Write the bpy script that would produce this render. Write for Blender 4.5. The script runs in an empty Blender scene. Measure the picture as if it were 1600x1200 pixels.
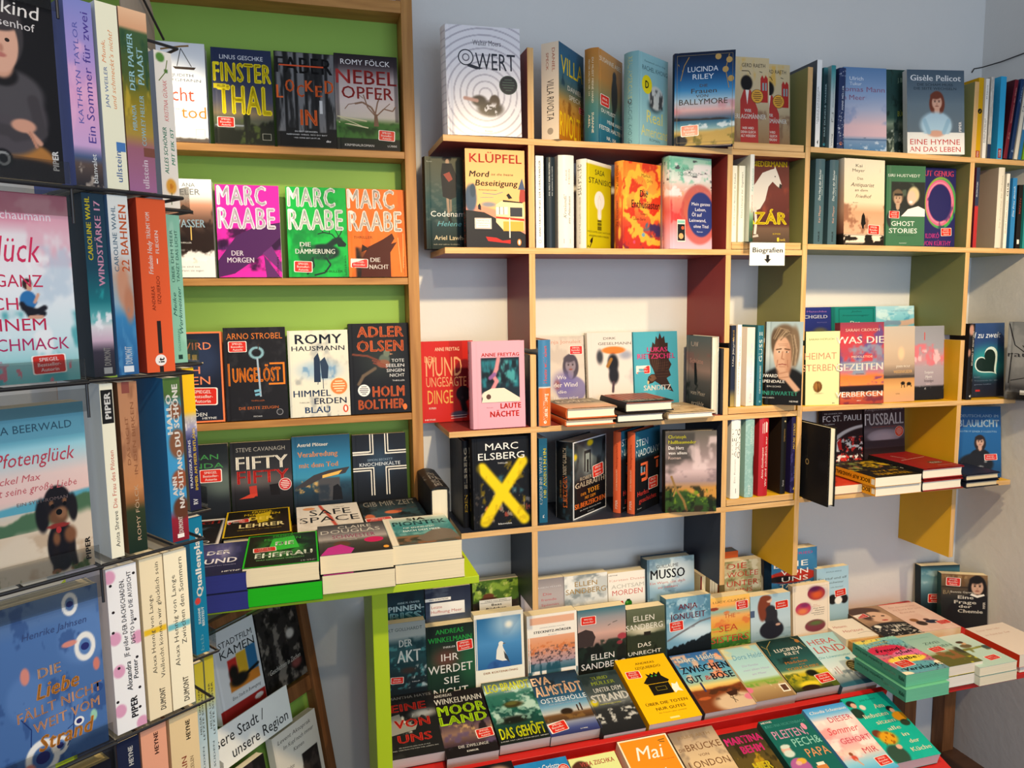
import bpy, math, random
import numpy as np
from mathutils import Matrix, Vector, Euler

# ------------------------------------------------------------------ camera, world, light, exposure
SC = bpy.context.scene
COL = SC.collection
cam = bpy.data.cameras.new('camera'); cam_o = bpy.data.objects.new('camera', cam); COL.objects.link(cam_o)
cam.sensor_width = 36.0; cam.lens = 36.0*1150.0/1600.0; cam.clip_start = .02
def look(yaw, pitch, roll):
    cy, sy, cp, sp = math.cos(yaw), math.sin(yaw), math.cos(pitch), math.sin(pitch)
    fwd = Vector((sy*cp, cy*cp, -sp)); right = Vector((cy, -sy, 0)); down = fwd.cross(right)
    r = right*math.cos(roll)+down*math.sin(roll); d = down*math.cos(roll)-right*math.sin(roll)
    return Matrix((( r.x, -d.x, -fwd.x), (r.y, -d.y, -fwd.y), (r.z, -d.z, -fwd.z)))
cam_o.matrix_world = Matrix.Translation((0, 0, 1.445)) @ look(math.radians(16), math.radians(6.44), math.radians(.73)).to_4x4()
SC.camera = cam_o

SC.view_settings.view_transform = 'Standard'; SC.view_settings.look = 'None'
SC.view_settings.gamma = 1.0; SC.view_settings.use_curve_mapping = False
SC.view_settings.exposure = -0.2

W = bpy.data.worlds.new('daylight'); SC.world = W; W.use_nodes = True
bg = W.node_tree.nodes['Background']; bg.inputs[0].default_value = (.86, .89, .96, 1); bg.inputs[1].default_value = .45

def lamp(name, loc, target, power, color, cone, blend=.35, size=.03):
    l = bpy.data.lights.new(name, 'SPOT'); l.energy = power; l.color = color
    l.spot_size = math.radians(cone); l.spot_blend = blend; l.shadow_soft_size = size
    o = bpy.data.objects.new(name, l); COL.objects.link(o); o.location = loc
    o.rotation_euler = (Vector(target)-Vector(loc)).to_track_quat('-Z', 'Y').to_euler()
    return o
WARM = (1.0, .75, .42)
lamp('ceiling_spot', (.50, .62, 2.09), (.58, 1.42, .94), 88, WARM, 102, .68)
lamp('ceiling_spot', (1.60, .66, 2.12), (1.62, 1.44, .90), 72, WARM, 100, .65)
lamp('ceiling_spot', (.25, -.25, 2.25), (-.15, .95, 1.2), 30, (1, .86, .66), 70, .6)
lamp('ceiling_spot', (-.36, 1.30, 2.12), (-.24, 1.74, 1.66), 22, (1, .84, .58), 52, .5, .02)
wl = bpy.data.lights.new('shop_window_daylight', 'AREA'); wl.shape = 'RECTANGLE'; wl.size = 2.4; wl.size_y = 1.6; wl.energy = 52; wl.color = (.64, .80, 1)
wo = bpy.data.objects.new('shop_window_daylight', wl); COL.objects.link(wo); wo.location = (1.1, -1.9, 1.35)
wo.rotation_euler = (Vector((.8, 1.7, 1.3))-Vector(wo.location)).to_track_quat('-Z', 'Y').to_euler()

# ------------------------------------------------------------------ materials
def lin(c):
    c = np.asarray(c, float)
    return np.where(c <= .04045, c/12.92, ((c+.055)/1.055)**2.4)
def hx(s):
    if len(s) == 3: s = ''.join(a+a for a in s)
    return np.array([int(s[i:i+2], 16)/255 for i in (0, 2, 4)])
def mat(name, color, rough=.5, spec=.5, noise=0, nscale=(8, 8, 8), color2=None, bump=0, bscale=60, metal=0, coat=0):
    m = bpy.data.materials.new(name); m.use_nodes = True; nt = m.node_tree; b = nt.nodes['Principled BSDF']
    b.inputs['Roughness'].default_value = rough; b.inputs['Specular IOR Level'].default_value = spec; b.inputs['Metallic'].default_value = metal
    b.inputs['Coat Weight'].default_value = coat
    c = lin(hx(color)); tc = nt.nodes.new('ShaderNodeTexCoord'); mp = nt.nodes.new('ShaderNodeMapping'); mp.inputs['Scale'].default_value = nscale
    nt.links.new(tc.outputs['Object'], mp.inputs['Vector'])
    nz = nt.nodes.new('ShaderNodeTexNoise'); nz.inputs['Scale'].default_value = 1; nz.inputs['Detail'].default_value = 5; nt.links.new(mp.outputs[0], nz.inputs['Vector'])
    rp = nt.nodes.new('ShaderNodeMix'); rp.data_type = 'RGBA'
    c2 = lin(hx(color2)) if color2 else c*(1-noise)
    rp.inputs[6].default_value = (*c, 1); rp.inputs[7].default_value = (*c2, 1)
    mr = nt.nodes.new('ShaderNodeMapRange'); mr.inputs[1].default_value = .35; mr.inputs[2].default_value = .65
    nt.links.new(nz.outputs[0], mr.inputs[0]); nt.links.new(mr.outputs[0], rp.inputs[0]); nt.links.new(rp.outputs[2], b.inputs['Base Color'])
    if bump:
        n2 = nt.nodes.new('ShaderNodeTexNoise'); n2.inputs['Scale'].default_value = bscale; n2.inputs['Detail'].default_value = 4
        nt.links.new(tc.outputs['Object'], n2.inputs['Vector']); bp = nt.nodes.new('ShaderNodeBump'); bp.inputs['Strength'].default_value = bump; bp.inputs['Distance'].default_value = .004
        nt.links.new(n2.outputs[0], bp.inputs['Height']); nt.links.new(bp.outputs[0], b.inputs['Normal'])
    return m
M = {}
M['plaster'] = mat('wall_plaster', 'd9d9d7', .9, .2, .05, (2, 2, 2), bump=.25, bscale=45)
M['floor'] = mat('floor_wood', '5d4030', .5, .4, .3, (3, 30, 3))
M['ply'] = mat('birch_plywood_edge', 'dcb57e', .55, .3, color2='c99c62', nscale=(9, 9, 160))
M['plyv'] = mat('birch_plywood_edge_upright', 'dcb57e', .55, .3, color2='c99c62', nscale=(160, 60, 8))
M['burgundy'] = mat('burgundy_laminate', '87322f', .42, .3, .12, (5, 5, 5))
M['navy'] = mat('navy_laminate', '232a3c', .42, .4, .15, (5, 5, 5))
M['olive'] = mat('olive_laminate', '8d8e56', .45, .4, .1, (5, 5, 5))
M['mustard'] = mat('mustard_laminate', 'dfae1e', .45, .4, .1, (5, 5, 5))
M['green'] = mat('green_painted_panel', '8cb24c', .55, .3, .06, (3, 3, 3))
M['lime'] = mat('lime_lacquer', 'a9c41c', .4, .4, .05, (4, 4, 4))
M['pine'] = mat('pine_wood', 'b98546', .5, .35, color2='9c6a32', nscale=(7, 40, 90))
M['pinev'] = mat('pine_wood_upright', 'b98546', .5, .35, color2='9c6a32', nscale=(90, 60, 5))
M['darkpine'] = mat('brown_wood', '8a5a34', .55, .3, color2='6f4526', nscale=(60, 60, 6))
M['red'] = mat('red_lacquer', 'c01d1a', .4, .4, .08, (4, 4, 4))
M['wire'] = mat('black_wire', '17171a', .4, .5, .2, (40, 40, 40))
M['card'] = mat('white_card', 'eeeeea', .6, .3, .03, (20, 20, 20))
M['ink'] = mat('black_ink', '1b1b1d', .7, .2, .1, (50, 50, 50))
M['cream'] = mat('cream_plastic', 'e6dcc2', .5, .3, .05, (6, 6, 6))
M['taupe'] = mat('taupe_plastic', '8d8070', .5, .3, .1, (6, 6, 6))
def clear(name, tint, alpha):
    m = bpy.data.materials.new(name); m.use_nodes = True; nt = m.node_tree; nt.nodes.remove(nt.nodes['Principled BSDF'])
    t = nt.nodes.new('ShaderNodeBsdfTransparent'); t.inputs[0].default_value = (*tint, 1)
    g = nt.nodes.new('ShaderNodeBsdfGlossy'); g.inputs['Roughness'].default_value = .08
    lw = nt.nodes.new('ShaderNodeLayerWeight'); lw.inputs[0].default_value = .35
    mt = nt.nodes.new('ShaderNodeMath'); mt.operation = 'MULTIPLY'; mt.inputs[1].default_value = alpha
    mx = nt.nodes.new('ShaderNodeMixShader'); nt.links.new(lw.outputs[0], mt.inputs[0]); nt.links.new(mt.outputs[0], mx.inputs[0])
    nt.links.new(t.outputs[0], mx.inputs[1]); nt.links.new(g.outputs[0], mx.inputs[2])
    nt.links.new(mx.outputs[0], nt.nodes['Material Output'].inputs[0]); return m
M['clear'] = clear('clear_plastic', (.80, .80, .79), .5)
def printed(name, rough, coat):
    m = bpy.data.materials.new(name); m.use_nodes = True; nt = m.node_tree; b = nt.nodes['Principled BSDF']
    a = nt.nodes.new('ShaderNodeAttribute'); a.attribute_name = 'Col'; nt.links.new(a.outputs['Color'], b.inputs['Base Color'])
    tc = nt.nodes.new('ShaderNodeTexCoord'); nz = nt.nodes.new('ShaderNodeTexNoise'); nz.inputs['Scale'].default_value = 30
    nt.links.new(tc.outputs['Object'], nz.inputs['Vector'])
    mr = nt.nodes.new('ShaderNodeMapRange'); mr.inputs[3].default_value = rough-.05; mr.inputs[4].default_value = rough+.05
    nt.links.new(nz.outputs[0], mr.inputs[0]); nt.links.new(mr.outputs[0], b.inputs['Roughness'])
    b.inputs['Coat Weight'].default_value = coat; b.inputs['Coat Roughness'].default_value = .22; b.inputs['Specular IOR Level'].default_value = .13
    return m
M['print'] = printed('printed_cover', .45, 0)
M['gloss'] = printed('glossy_printed_cover', .32, .25)
PG = {}
def paper(color):
    if color not in PG: PG[color] = mat('page_edges', color, .8, .15, .12, (6, 1400, 6))
    return PG[color]

# ------------------------------------------------------------------ helpers for plain things
def prop(o, label=None, cat=None, group=None, kind=None):
    if label: o['label'] = label
    if cat: o['category'] = cat
    if group: o['group'] = group
    if kind: o['kind'] = kind
    return o
def empty(name, loc=(0, 0, 0), rot=(0, 0, 0), **k):
    o = bpy.data.objects.new(name, None); o.empty_display_size = .03; COL.objects.link(o); o.location = loc; o.rotation_euler = rot
    return prop(o, **k)
class MB:
    def __init__(s): s.v = []; s.f = []; s.m = []
    def box(s, a, b, mi=0, faces=None):
        (x0, y0, z0), (x1, y1, z1) = a, b; n = len(s.v)
        s.v += [(x0, y0, z0), (x1, y0, z0), (x1, y1, z0), (x0, y1, z0), (x0, y0, z1), (x1, y0, z1), (x1, y1, z1), (x0, y1, z1)]
        F = [(0, 3, 2, 1), (4, 5, 6, 7), (0, 1, 5, 4), (1, 2, 6, 5), (2, 3, 7, 6), (3, 0, 4, 7)]  # bottom top front right back left
        for i, f in enumerate(F):
            s.f.append(tuple(n+j for j in f)); s.m.append(faces[i] if faces else mi)
        return s
    def hexa(s, P, mi=0, faces=None):
        n = len(s.v); s.v += [tuple(p) for p in P]
        F = [(0, 3, 2, 1), (4, 5, 6, 7), (0, 1, 5, 4), (1, 2, 6, 5), (2, 3, 7, 6), (3, 0, 4, 7)]
        for i, f in enumerate(F):
            s.f.append(tuple(n+j for j in f)); s.m.append(faces[i] if faces else mi)
        return s
    def tube(s, pts, r, mi=0, k=8, caps=True):
        pts = [Vector(p) for p in pts]; n0 = len(s.v)
        for i, p in enumerate(pts):
            d = (pts[min(i+1, len(pts)-1)]-pts[max(i-1, 0)]).normalized()
            a = d.orthogonal().normalized() if i == 0 else (a-d*a.dot(d)).normalized()
            b = d.cross(a)
            for j in range(k):
                t = 2*math.pi*j/k; s.v.append(tuple(p+a*r*math.cos(t)+b*r*math.sin(t)))
        for i in range(len(pts)-1):
            for j in range(k):
                s.f.append((n0+i*k+j, n0+i*k+(j+1) % k, n0+(i+1)*k+(j+1) % k, n0+(i+1)*k+j)); s.m.append(mi)
        if caps:
            s.f.append(tuple(n0+j for j in reversed(range(k)))); s.m.append(mi)
            s.f.append(tuple(n0+(len(pts)-1)*k+j for j in range(k))); s.m.append(mi)
        return s
    def build(s, name, mats, parent=None, bevel=0, **k):
        me = bpy.data.meshes.new(name); me.from_pydata(s.v, [], s.f)
        for m in (mats if isinstance(mats, list) else [mats]): me.materials.append(m)
        me.polygons.foreach_set('material_index', s.m); me.update()
        o = bpy.data.objects.new(name, me); COL.objects.link(o)
        if parent: o.parent = parent
        if bevel:
            b = o.modifiers.new('bevel', 'BEVEL'); b.width = bevel; b.segments = 2; b.limit_method = 'ANGLE'
        return prop(o, **k)
def box(name, a, b, m, parent=None, bevel=.0008, **k): return MB().box(a, b).build(name, m, parent, bevel, **k)

# ------------------------------------------------------------------ printing: small canvases of vertex colours + crisp flat shapes
def fbm(U, V, sx, sy, seed, octv=4):
    r = np.zeros_like(U); amp = 1; tot = 0
    for o in range(octv):
        rs = np.random.RandomState(seed*7+o*131+1); nx = int(2.9*sx*2**o)+3; ny = int(2.6*sy*2**o)+3; g = rs.rand(ny, nx)
        x = np.clip(U, -.6, 2.2)*sx*2**o+.6*sx*2**o; y = np.clip(V, 0, 2.5)*sy*2**o; xi = np.clip(x.astype(int), 0, nx-2); yi = np.clip(y.astype(int), 0, ny-2)
        fx = np.clip(x-xi, 0, 1); fy = np.clip(y-yi, 0, 1); fx = fx*fx*(3-2*fx); fy = fy*fy*(3-2*fy)
        r += amp*((g[yi, xi]*(1-fx)+g[yi, xi+1]*fx)*(1-fy)+(g[yi+1, xi]*(1-fx)+g[yi+1, xi+1]*fx)*fy); tot += amp; amp *= .55
    return r/tot
def sm(a, b, x): t = np.clip((x-a)/(b-a+1e-9), 0, 1); return t*t*(3-2*t)
class Canvas:
    def __init__(s, nu, nv, w, h, seed, a=0, b=1, vs=1):   # a, b, vs: the drawing's own frame inside the cover
        s.G, s.H = np.meshgrid(np.linspace(0, 1, nu+1), np.linspace(0, 1, nv+1)); s.U, s.V = (s.G-a)/b, s.H/vs; s.w, s.h = w*b, h*vs
        s.A = np.ones((nv+1, nu+1, 3)); s.seed = seed; s.k = 0; s.over = []; s.stick = []; s.px = max(w/nu, h/nv); s.fr = (a, b, vs)
    def mix(s, c, m): s.A += (hx(c)-s.A)*np.clip(m, 0, 1)[..., None]
    def run(s, ops):
        for op in ops: getattr(s, op[0])(*op[1:])
    def b(s, c): s.A[:] = hx(c)
    def g(s, *st):   # vertical gradient, (v, colour) stops
        vs = [a[0] for a in st]; cs = np.array([hx(a[1]) for a in st])
        for i in range(3): s.A[..., i] = np.interp(s.V, vs, cs[:, i])
    def gx(s, *st):
        vs = [a[0] for a in st]; cs = np.array([hx(a[1]) for a in st])
        for i in range(3): s.A[..., i] = np.interp(s.U, vs, cs[:, i])
    def gr(s, v0, v1, *cs):   # gradient inside a band
        c = np.array([hx(a) for a in cs]); t = np.clip((s.V-v0)/(v1-v0), 0, 1)*(len(cs)-1); m = (s.V >= v0) & (s.V <= v1)
        for i in range(3): s.A[..., i] = np.where(m, np.interp(t, range(len(cs)), c[:, i]), s.A[..., i])
    def n(s, c, sx, sy, lo, hi, al=1, v0=-1, v1=2, u0=-1, u1=2):
        s.k += 1; m = sm(lo, hi, fbm(s.U, s.V, sx, sy, s.seed+s.k*17))*al
        m = m*sm(v0, v0+.04, s.V)*(1-sm(v1-.04, v1, s.V))*sm(u0, u0+.05, s.U)*(1-sm(u1-.05, u1, s.U)); s.mix(c, m)
    def e(s, c, cx, cy, rx, ry, soft=.15, al=1):
        d = np.sqrt(((s.U-cx)/rx)**2+((s.V-cy)/ry)**2); s.mix(c, (1-sm(1-soft, 1+soft, d))*al)
    def ring(s, c, cx, cy, rx, ry, wd, al=1):
        d = np.sqrt(((s.U-cx)/rx)**2+((s.V-cy)/ry)**2); s.mix(c, (1-sm(wd*.5, wd, np.abs(d-1)))*al)
    def r(s, c, x0, y0, x1, y1, al=1):
        ex, ey = s.px/s.w, s.px/s.h
        s.mix(c, sm(x0-ex*.5, x0+ex*.5, s.U)*(1-sm(x1-ex*.5, x1+ex*.5, s.U))*sm(y0-ey*.5, y0+ey*.5, s.V)*(1-sm(y1-ey*.5, y1+ey*.5, s.V))*al)
    def hill(s, c, v, amp, fr, soft=.012, slope=0, v1=2):
        s.k += 1; y = v+slope*(s.U-.5)+amp*(fbm(s.U, s.V*0, fr, 1, s.seed+s.k*29)-.5)*2; s.mix(c, sm(y-soft, y+soft, s.V)*(s.V < v1))
    def wood(s, c, v, amp, fr): s.hill(c, v, amp, fr, .006); s.hill(c, v+.01, amp*1.6, fr*4, .006)
    def l(s, c, pts, wd, al=1):   # soft line
        for (x0, y0), (x1, y1) in zip(pts[:-1], pts[1:]):
            ax, ay, bx, by = x0*s.w, y0*s.h, x1*s.w, y1*s.h; px, py = s.U*s.w, s.V*s.h
            L = (bx-ax)**2+(by-ay)**2+1e-12; t = np.clip(((px-ax)*(bx-ax)+(py-ay)*(by-ay))/L, 0, 1)
            d = np.hypot(px-ax-t*(bx-ax), py-ay-t*(by-ay)); w2 = wd*s.w/2
            s.mix(c, (1-sm(w2*.6, w2*1.2+s.px*.5, d))*al)
    def rays(s, c, cx, cy, nr, al): 
        s.mix(c, (np.sin(np.arctan2(s.V-cy, (s.U-cx)*.7)*nr) > 0)*al)
    def swirl(s, c, cx, cy, fr, tw, lo, al=1):
        d = np.hypot(s.U-cx, (s.V-cy)*s.h/s.w); a = np.arctan2((s.V-cy)*s.h/s.w, s.U-cx)
        s.mix(c, sm(lo, lo+.25, np.sin(a*3+d*tw+fbm(s.U, s.V, 5, 7, s.seed)*fr)*.5+.5)*al)
    def face(s, cx, cy, k, hair, skin, shirt, long=0, dark=0):   # head and shoulders, k = half head width
        ky = k*s.w/s.h*1.3
        s.e(shirt, cx, cy+ky*3.1, k*2.5, ky*1.7, .08)
        if long: s.e(hair, cx, cy+ky*.35, k*1.35, ky*1.5, .1)
        s.e(skin, cx, cy+ky*1.1, k*.45, ky*.7, .15)
        s.e(hair, cx, cy-ky*.15, k*1.2, ky*1.12, .1); s.e(skin, cx, cy+ky*.16, k*.86, ky*.9, .12)
        s.e(hair, cx-k*.2, cy-ky*.66, k*.95, ky*.42, .25)
        for q in (-1, 1): s.e('2a211d', cx+q*k*.36, cy+ky*.06, k*.17, ky*.08, .3); s.e(hair, cx+q*k*.36, cy-ky*.12, k*.24, ky*.05, .4, .7)
        s.e('8a4a3c', cx, cy+ky*.62, k*.32, ky*.08, .4); s.e('a06a52', cx, cy+ky*.34, k*.13, ky*.1, .6, .5)
    # crisp shapes
    def P(s, c, *pts): s.over.append(('poly', c, list(pts)))
    def R(s, c, x0, y0, x1, y1): s.P(c, (x0, y0), (x1, y0), (x1, y1), (x0, y1))
    def O(s, c, cx, cy, rx, ry=None, n=20):
        ry = ry or rx*s.w/s.h
        s.P(c, *[(cx+rx*math.cos(2*math.pi*i/n), cy+ry*math.sin(2*math.pi*i/n)) for i in range(n)])
    def HT(s, c, cx, cy, r, rot):   # heart outline
        o = []
        for i in range(36):
            t = 2*math.pi*i/36; x = 16*math.sin(t)**3; y = -(13*math.cos(t)-5*math.cos(2*t)-2*math.cos(3*t)-math.cos(4*t)); a = math.radians(rot)
            o.append((cx+r*(x*math.cos(a)-y*math.sin(a))/17, cy+r*(x*math.sin(a)+y*math.cos(a))/17*s.w/s.h))
        s.P(c, *o)
    def L(s, c, pts, wd):
        for (x0, y0), (x1, y1) in zip(pts[:-1], pts[1:]):
            dx, dy = (x1-x0)*s.w, (y1-y0)*s.h; q = math.hypot(dx, dy) or 1; ox, oy = -dy/q*wd/2, dx/q*wd/2*s.w/s.h
            s.P(c, (x0-ox, y0-oy), (x1-ox, y1-oy), (x1+ox, y1+oy), (x0+ox, y0+oy))
    def FR(s, c, x0, y0, x1, y1, wd):
        wy = wd*s.w/s.h
        s.R(c, x0, y0, x1, y0+wy); s.R(c, x0, y1-wy, x1, y1); s.R(c, x0, y0, x0+wd, y1); s.R(c, x1-wd, y0, x1, y1)
    def T(s, t, x0, x1, y0, y1, c, b=0, i=0): s.over.append(('text', c, t, (x0, y1), (x1-x0, 0), (0, y0-y1), b, i))
    def TR(s, t, x0, x1, y0, y1, dy, c, b=0, i=0): s.over.append(('text', c, t, (x0, y1), (x1-x0, dy), (0, y0-y1), b, i))   # rising or falling line
    def W(s, t, v0, v1, u0, u1, c, b=0, i=0): s.over.append(('text', c, t, (u1, v0), (0, v1-v0), (u0-u1, 0), b, i))
    def K(s, cx, cy, w, rot=0, lines=3): s.stick.append(('k', cx, cy, w, rot, lines))
    def KO(s, cx, cy, r, c, c2='fff'): s.stick.append(('o', cx, cy, r, c, c2))

TXT = {}
def text_geo(t, b, i):
    key = (t, b, i)
    if key not in TXT:
        c = bpy.data.curves.new('glyphs', 'FONT'); c.body = t; c.shear = i; c.resolution_u = 2 if len(t) < 22 else 1
        c.space_character = 1+max(b, -.01)*1.6; c.fill_mode = 'FRONT'
        o = bpy.data.objects.new('glyphs', c); me = o.to_mesh()
        n = len(me.vertices); co = np.zeros(n*3); me.vertices.foreach_get('co', co); co = co.reshape(-1, 3)[:, :2]
        fs = [tuple(p.vertices) for p in me.polygons]
        if n and b > .012:   # heavier weight: the glyphs struck several times
            k = min(b*.75, .045); sh = [(-k, 0), (k, 0), (0, k*.5), (0, -k*.5)] if b > .03 else [(-k, 0), (k, 0)]
            fs = [tuple(j+n*q for j in f) for q in range(len(sh)) for f in fs]; co = np.concatenate([co+np.array(d) for d in sh])
        if n:
            x0, x1 = co[:, 0].min(), co[:, 0].max(); co = (co-[x0, 0])/[max(x1-x0, 1e-4), .7]
        o.to_mesh_clear(); bpy.data.objects.remove(o); bpy.data.curves.remove(c); TXT[key] = (co, fs)
    return TXT[key]
class CM:   # coloured mesh
    def __init__(s): s.v = []; s.c = []; s.q = []; s.f = []; s.n = 0
    def verts(s, v, c):
        v = np.asarray(v, float).reshape(-1, 3); c = np.asarray(c, float)
        if c.ndim == 1: c = np.tile(c, (len(v), 1))
        s.v.append(v); s.c.append(c); k = s.n; s.n += len(v); return k
    def grid(s, V, C, flip=False):   # V (nv,nu,3)
        nv, nu = V.shape[:2]; k = s.verts(V, C.reshape(-1, 3)); idx = np.arange(nv*nu).reshape(nv, nu)+k
        a, b, c, d = idx[1:, :-1].ravel(), idx[1:, 1:].ravel(), idx[:-1, 1:].ravel(), idx[:-1, :-1].ravel()
        q = np.stack([a, b, c, d], 1); s.q.append(q[:, ::-1] if flip else q)
    def quad(s, P, c): k = s.verts(P, c); s.q.append(np.array([[k, k+1, k+2, k+3]]))
    def boxq(s, a, b, c, skip=''):
        (x0, y0, z0), (x1, y1, z1) = a, b
        p = lambda x, y, z: (x, y, z)
        if 'f' not in skip: s.quad([p(x0, y0, z0), p(x1, y0, z0), p(x1, y0, z1), p(x0, y0, z1)], c)
        if 'b' not in skip: s.quad([p(x1, y1, z0), p(x0, y1, z0), p(x0, y1, z1), p(x1, y1, z1)], c)
        if 'l' not in skip: s.quad([p(x0, y1, z0), p(x0, y0, z0), p(x0, y0, z1), p(x0, y1, z1)], c)
        if 'r' not in skip: s.quad([p(x1, y0, z0), p(x1, y1, z0), p(x1, y1, z1), p(x1, y0, z1)], c)
        s.quad([p(x0, y0, z1), p(x1, y0, z1), p(x1, y1, z1), p(x0, y1, z1)], c)
        s.quad([p(x0, y1, z0), p(x1, y1, z0), p(x1, y0, z0), p(x0, y0, z0)], c)
    def over(s, cv, fmap, lift=.00012):
        z = lift
        for o in cv.over:
            c = lin(hx(o[1]))
            if o[0] == 'poly':
                P = np.array(o[2], float); k = s.verts(fmap(P[:, 0], P[:, 1], z), c); m = list(range(k, k+len(P)))
                ar = np.sum(P[:, 0]*np.roll(P[:, 1], -1)-np.roll(P[:, 0], -1)*P[:, 1]); s.f.append(m if ar < 0 else m[::-1])
            else:
                _, _, t, og, ax, ay, b, i = o; co, fs = text_geo(t, b, i)
                if not len(co): continue
                u = og[0]+co[:, 0]*ax[0]+co[:, 1]*ay[0]; v = og[1]+co[:, 0]*ax[1]+co[:, 1]*ay[1]
                k = s.verts(fmap(u, v, z), c)
                for f in fs: s.f.append([k+j for j in f])
            z += .000012
    def build(s, name, m, parent):
        V = np.concatenate(s.v); Cc = np.concatenate(s.c); Q = np.concatenate(s.q) if s.q else np.zeros((0, 4), int)
        lv = np.concatenate([Q.ravel()]+[np.array(f) for f in s.f]).astype(np.int32)
        lt = np.concatenate([np.full(len(Q), 4), np.array([len(f) for f in s.f], int)]).astype(np.int32)
        ls = np.concatenate([[0], np.cumsum(lt)[:-1]]).astype(np.int32)
        me = bpy.data.meshes.new(name); me.vertices.add(len(V)); me.vertices.foreach_set('co', V.astype(np.float32).ravel())
        me.loops.add(len(lv)); me.loops.foreach_set('vertex_index', lv); me.polygons.add(len(lt)); me.polygons.foreach_set('loop_start', ls)
        at = me.attributes.new('Col', 'FLOAT_COLOR', 'POINT'); at.data.foreach_set('color', np.concatenate([Cc, np.ones((len(Cc), 1))], 1).astype(np.float32).ravel())
        me.update(calc_edges=True); me.validate(); me.materials.append(m)
        o = bpy.data.objects.new(name, me); COL.objects.link(o); o.parent = parent; return o

GROUP = [None]
BOOKS = {}
FRAME = {'K1': (.32, .68, 1), 'K6': (.32, .68, 1), 'K11': (.32, .68, 1), 'K16': (.32, .68, 1), 'K21': (.3, .7, 1), 's1': (0, .68, 1), 'q6': (.36, .64, 1), 'q7': (.36, .64, 1), 'x6': (.38, .62, 1), 'x7': (.4, .6, 1), 'x8': (.4, .6, 1),
 'r5': (.5, .5, 1), 't4': (.12, .88, 1), 't5': (.18, .82, 1), 'u4': (.26, .74, 1), 'u5': (0, 1, .85), 'u6': (0, 1, .83), 'A1': (.2, .8, .66), 'A2': (0, 1, .66), 'A3': (0, 1, .58), 'A4': (.45, .55, .5), 'A5': (0, 1, .54), 'A6': (0, 1, .56), 'A7': (0, 1, .5),
 'A10': (0, 1, .51), 'A11': (0, 1, .58), 'A12': (0, 1, .62), 'B1': (.2, .8, .85), 'B3': (0, 1, .82), 'B4': (0, 1, .82), 'B5': (0, 1, .93), 'B6': (0, 1, .78), 'B7': (0, 1, .8), 'B8': (0, 1, .82), 'B9': (0, 1, .8), 'B10': (0, 1, .78),
 'g13': (0, 1, .74), 'g14': (0, 1, .74), 'g15': (0, 1, .8), 'g16': (0, 1, .74), 'z8': (0, 1, .75), 'z9': (0, 1, .62), 'x2': (0, 1, .62), 'x3': (0, 1, .48), 'x4': (0, 1, .43), 'E9': (0, 1, .62), 'E10': (0, 1, .62)}
PXM = 520.0
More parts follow.
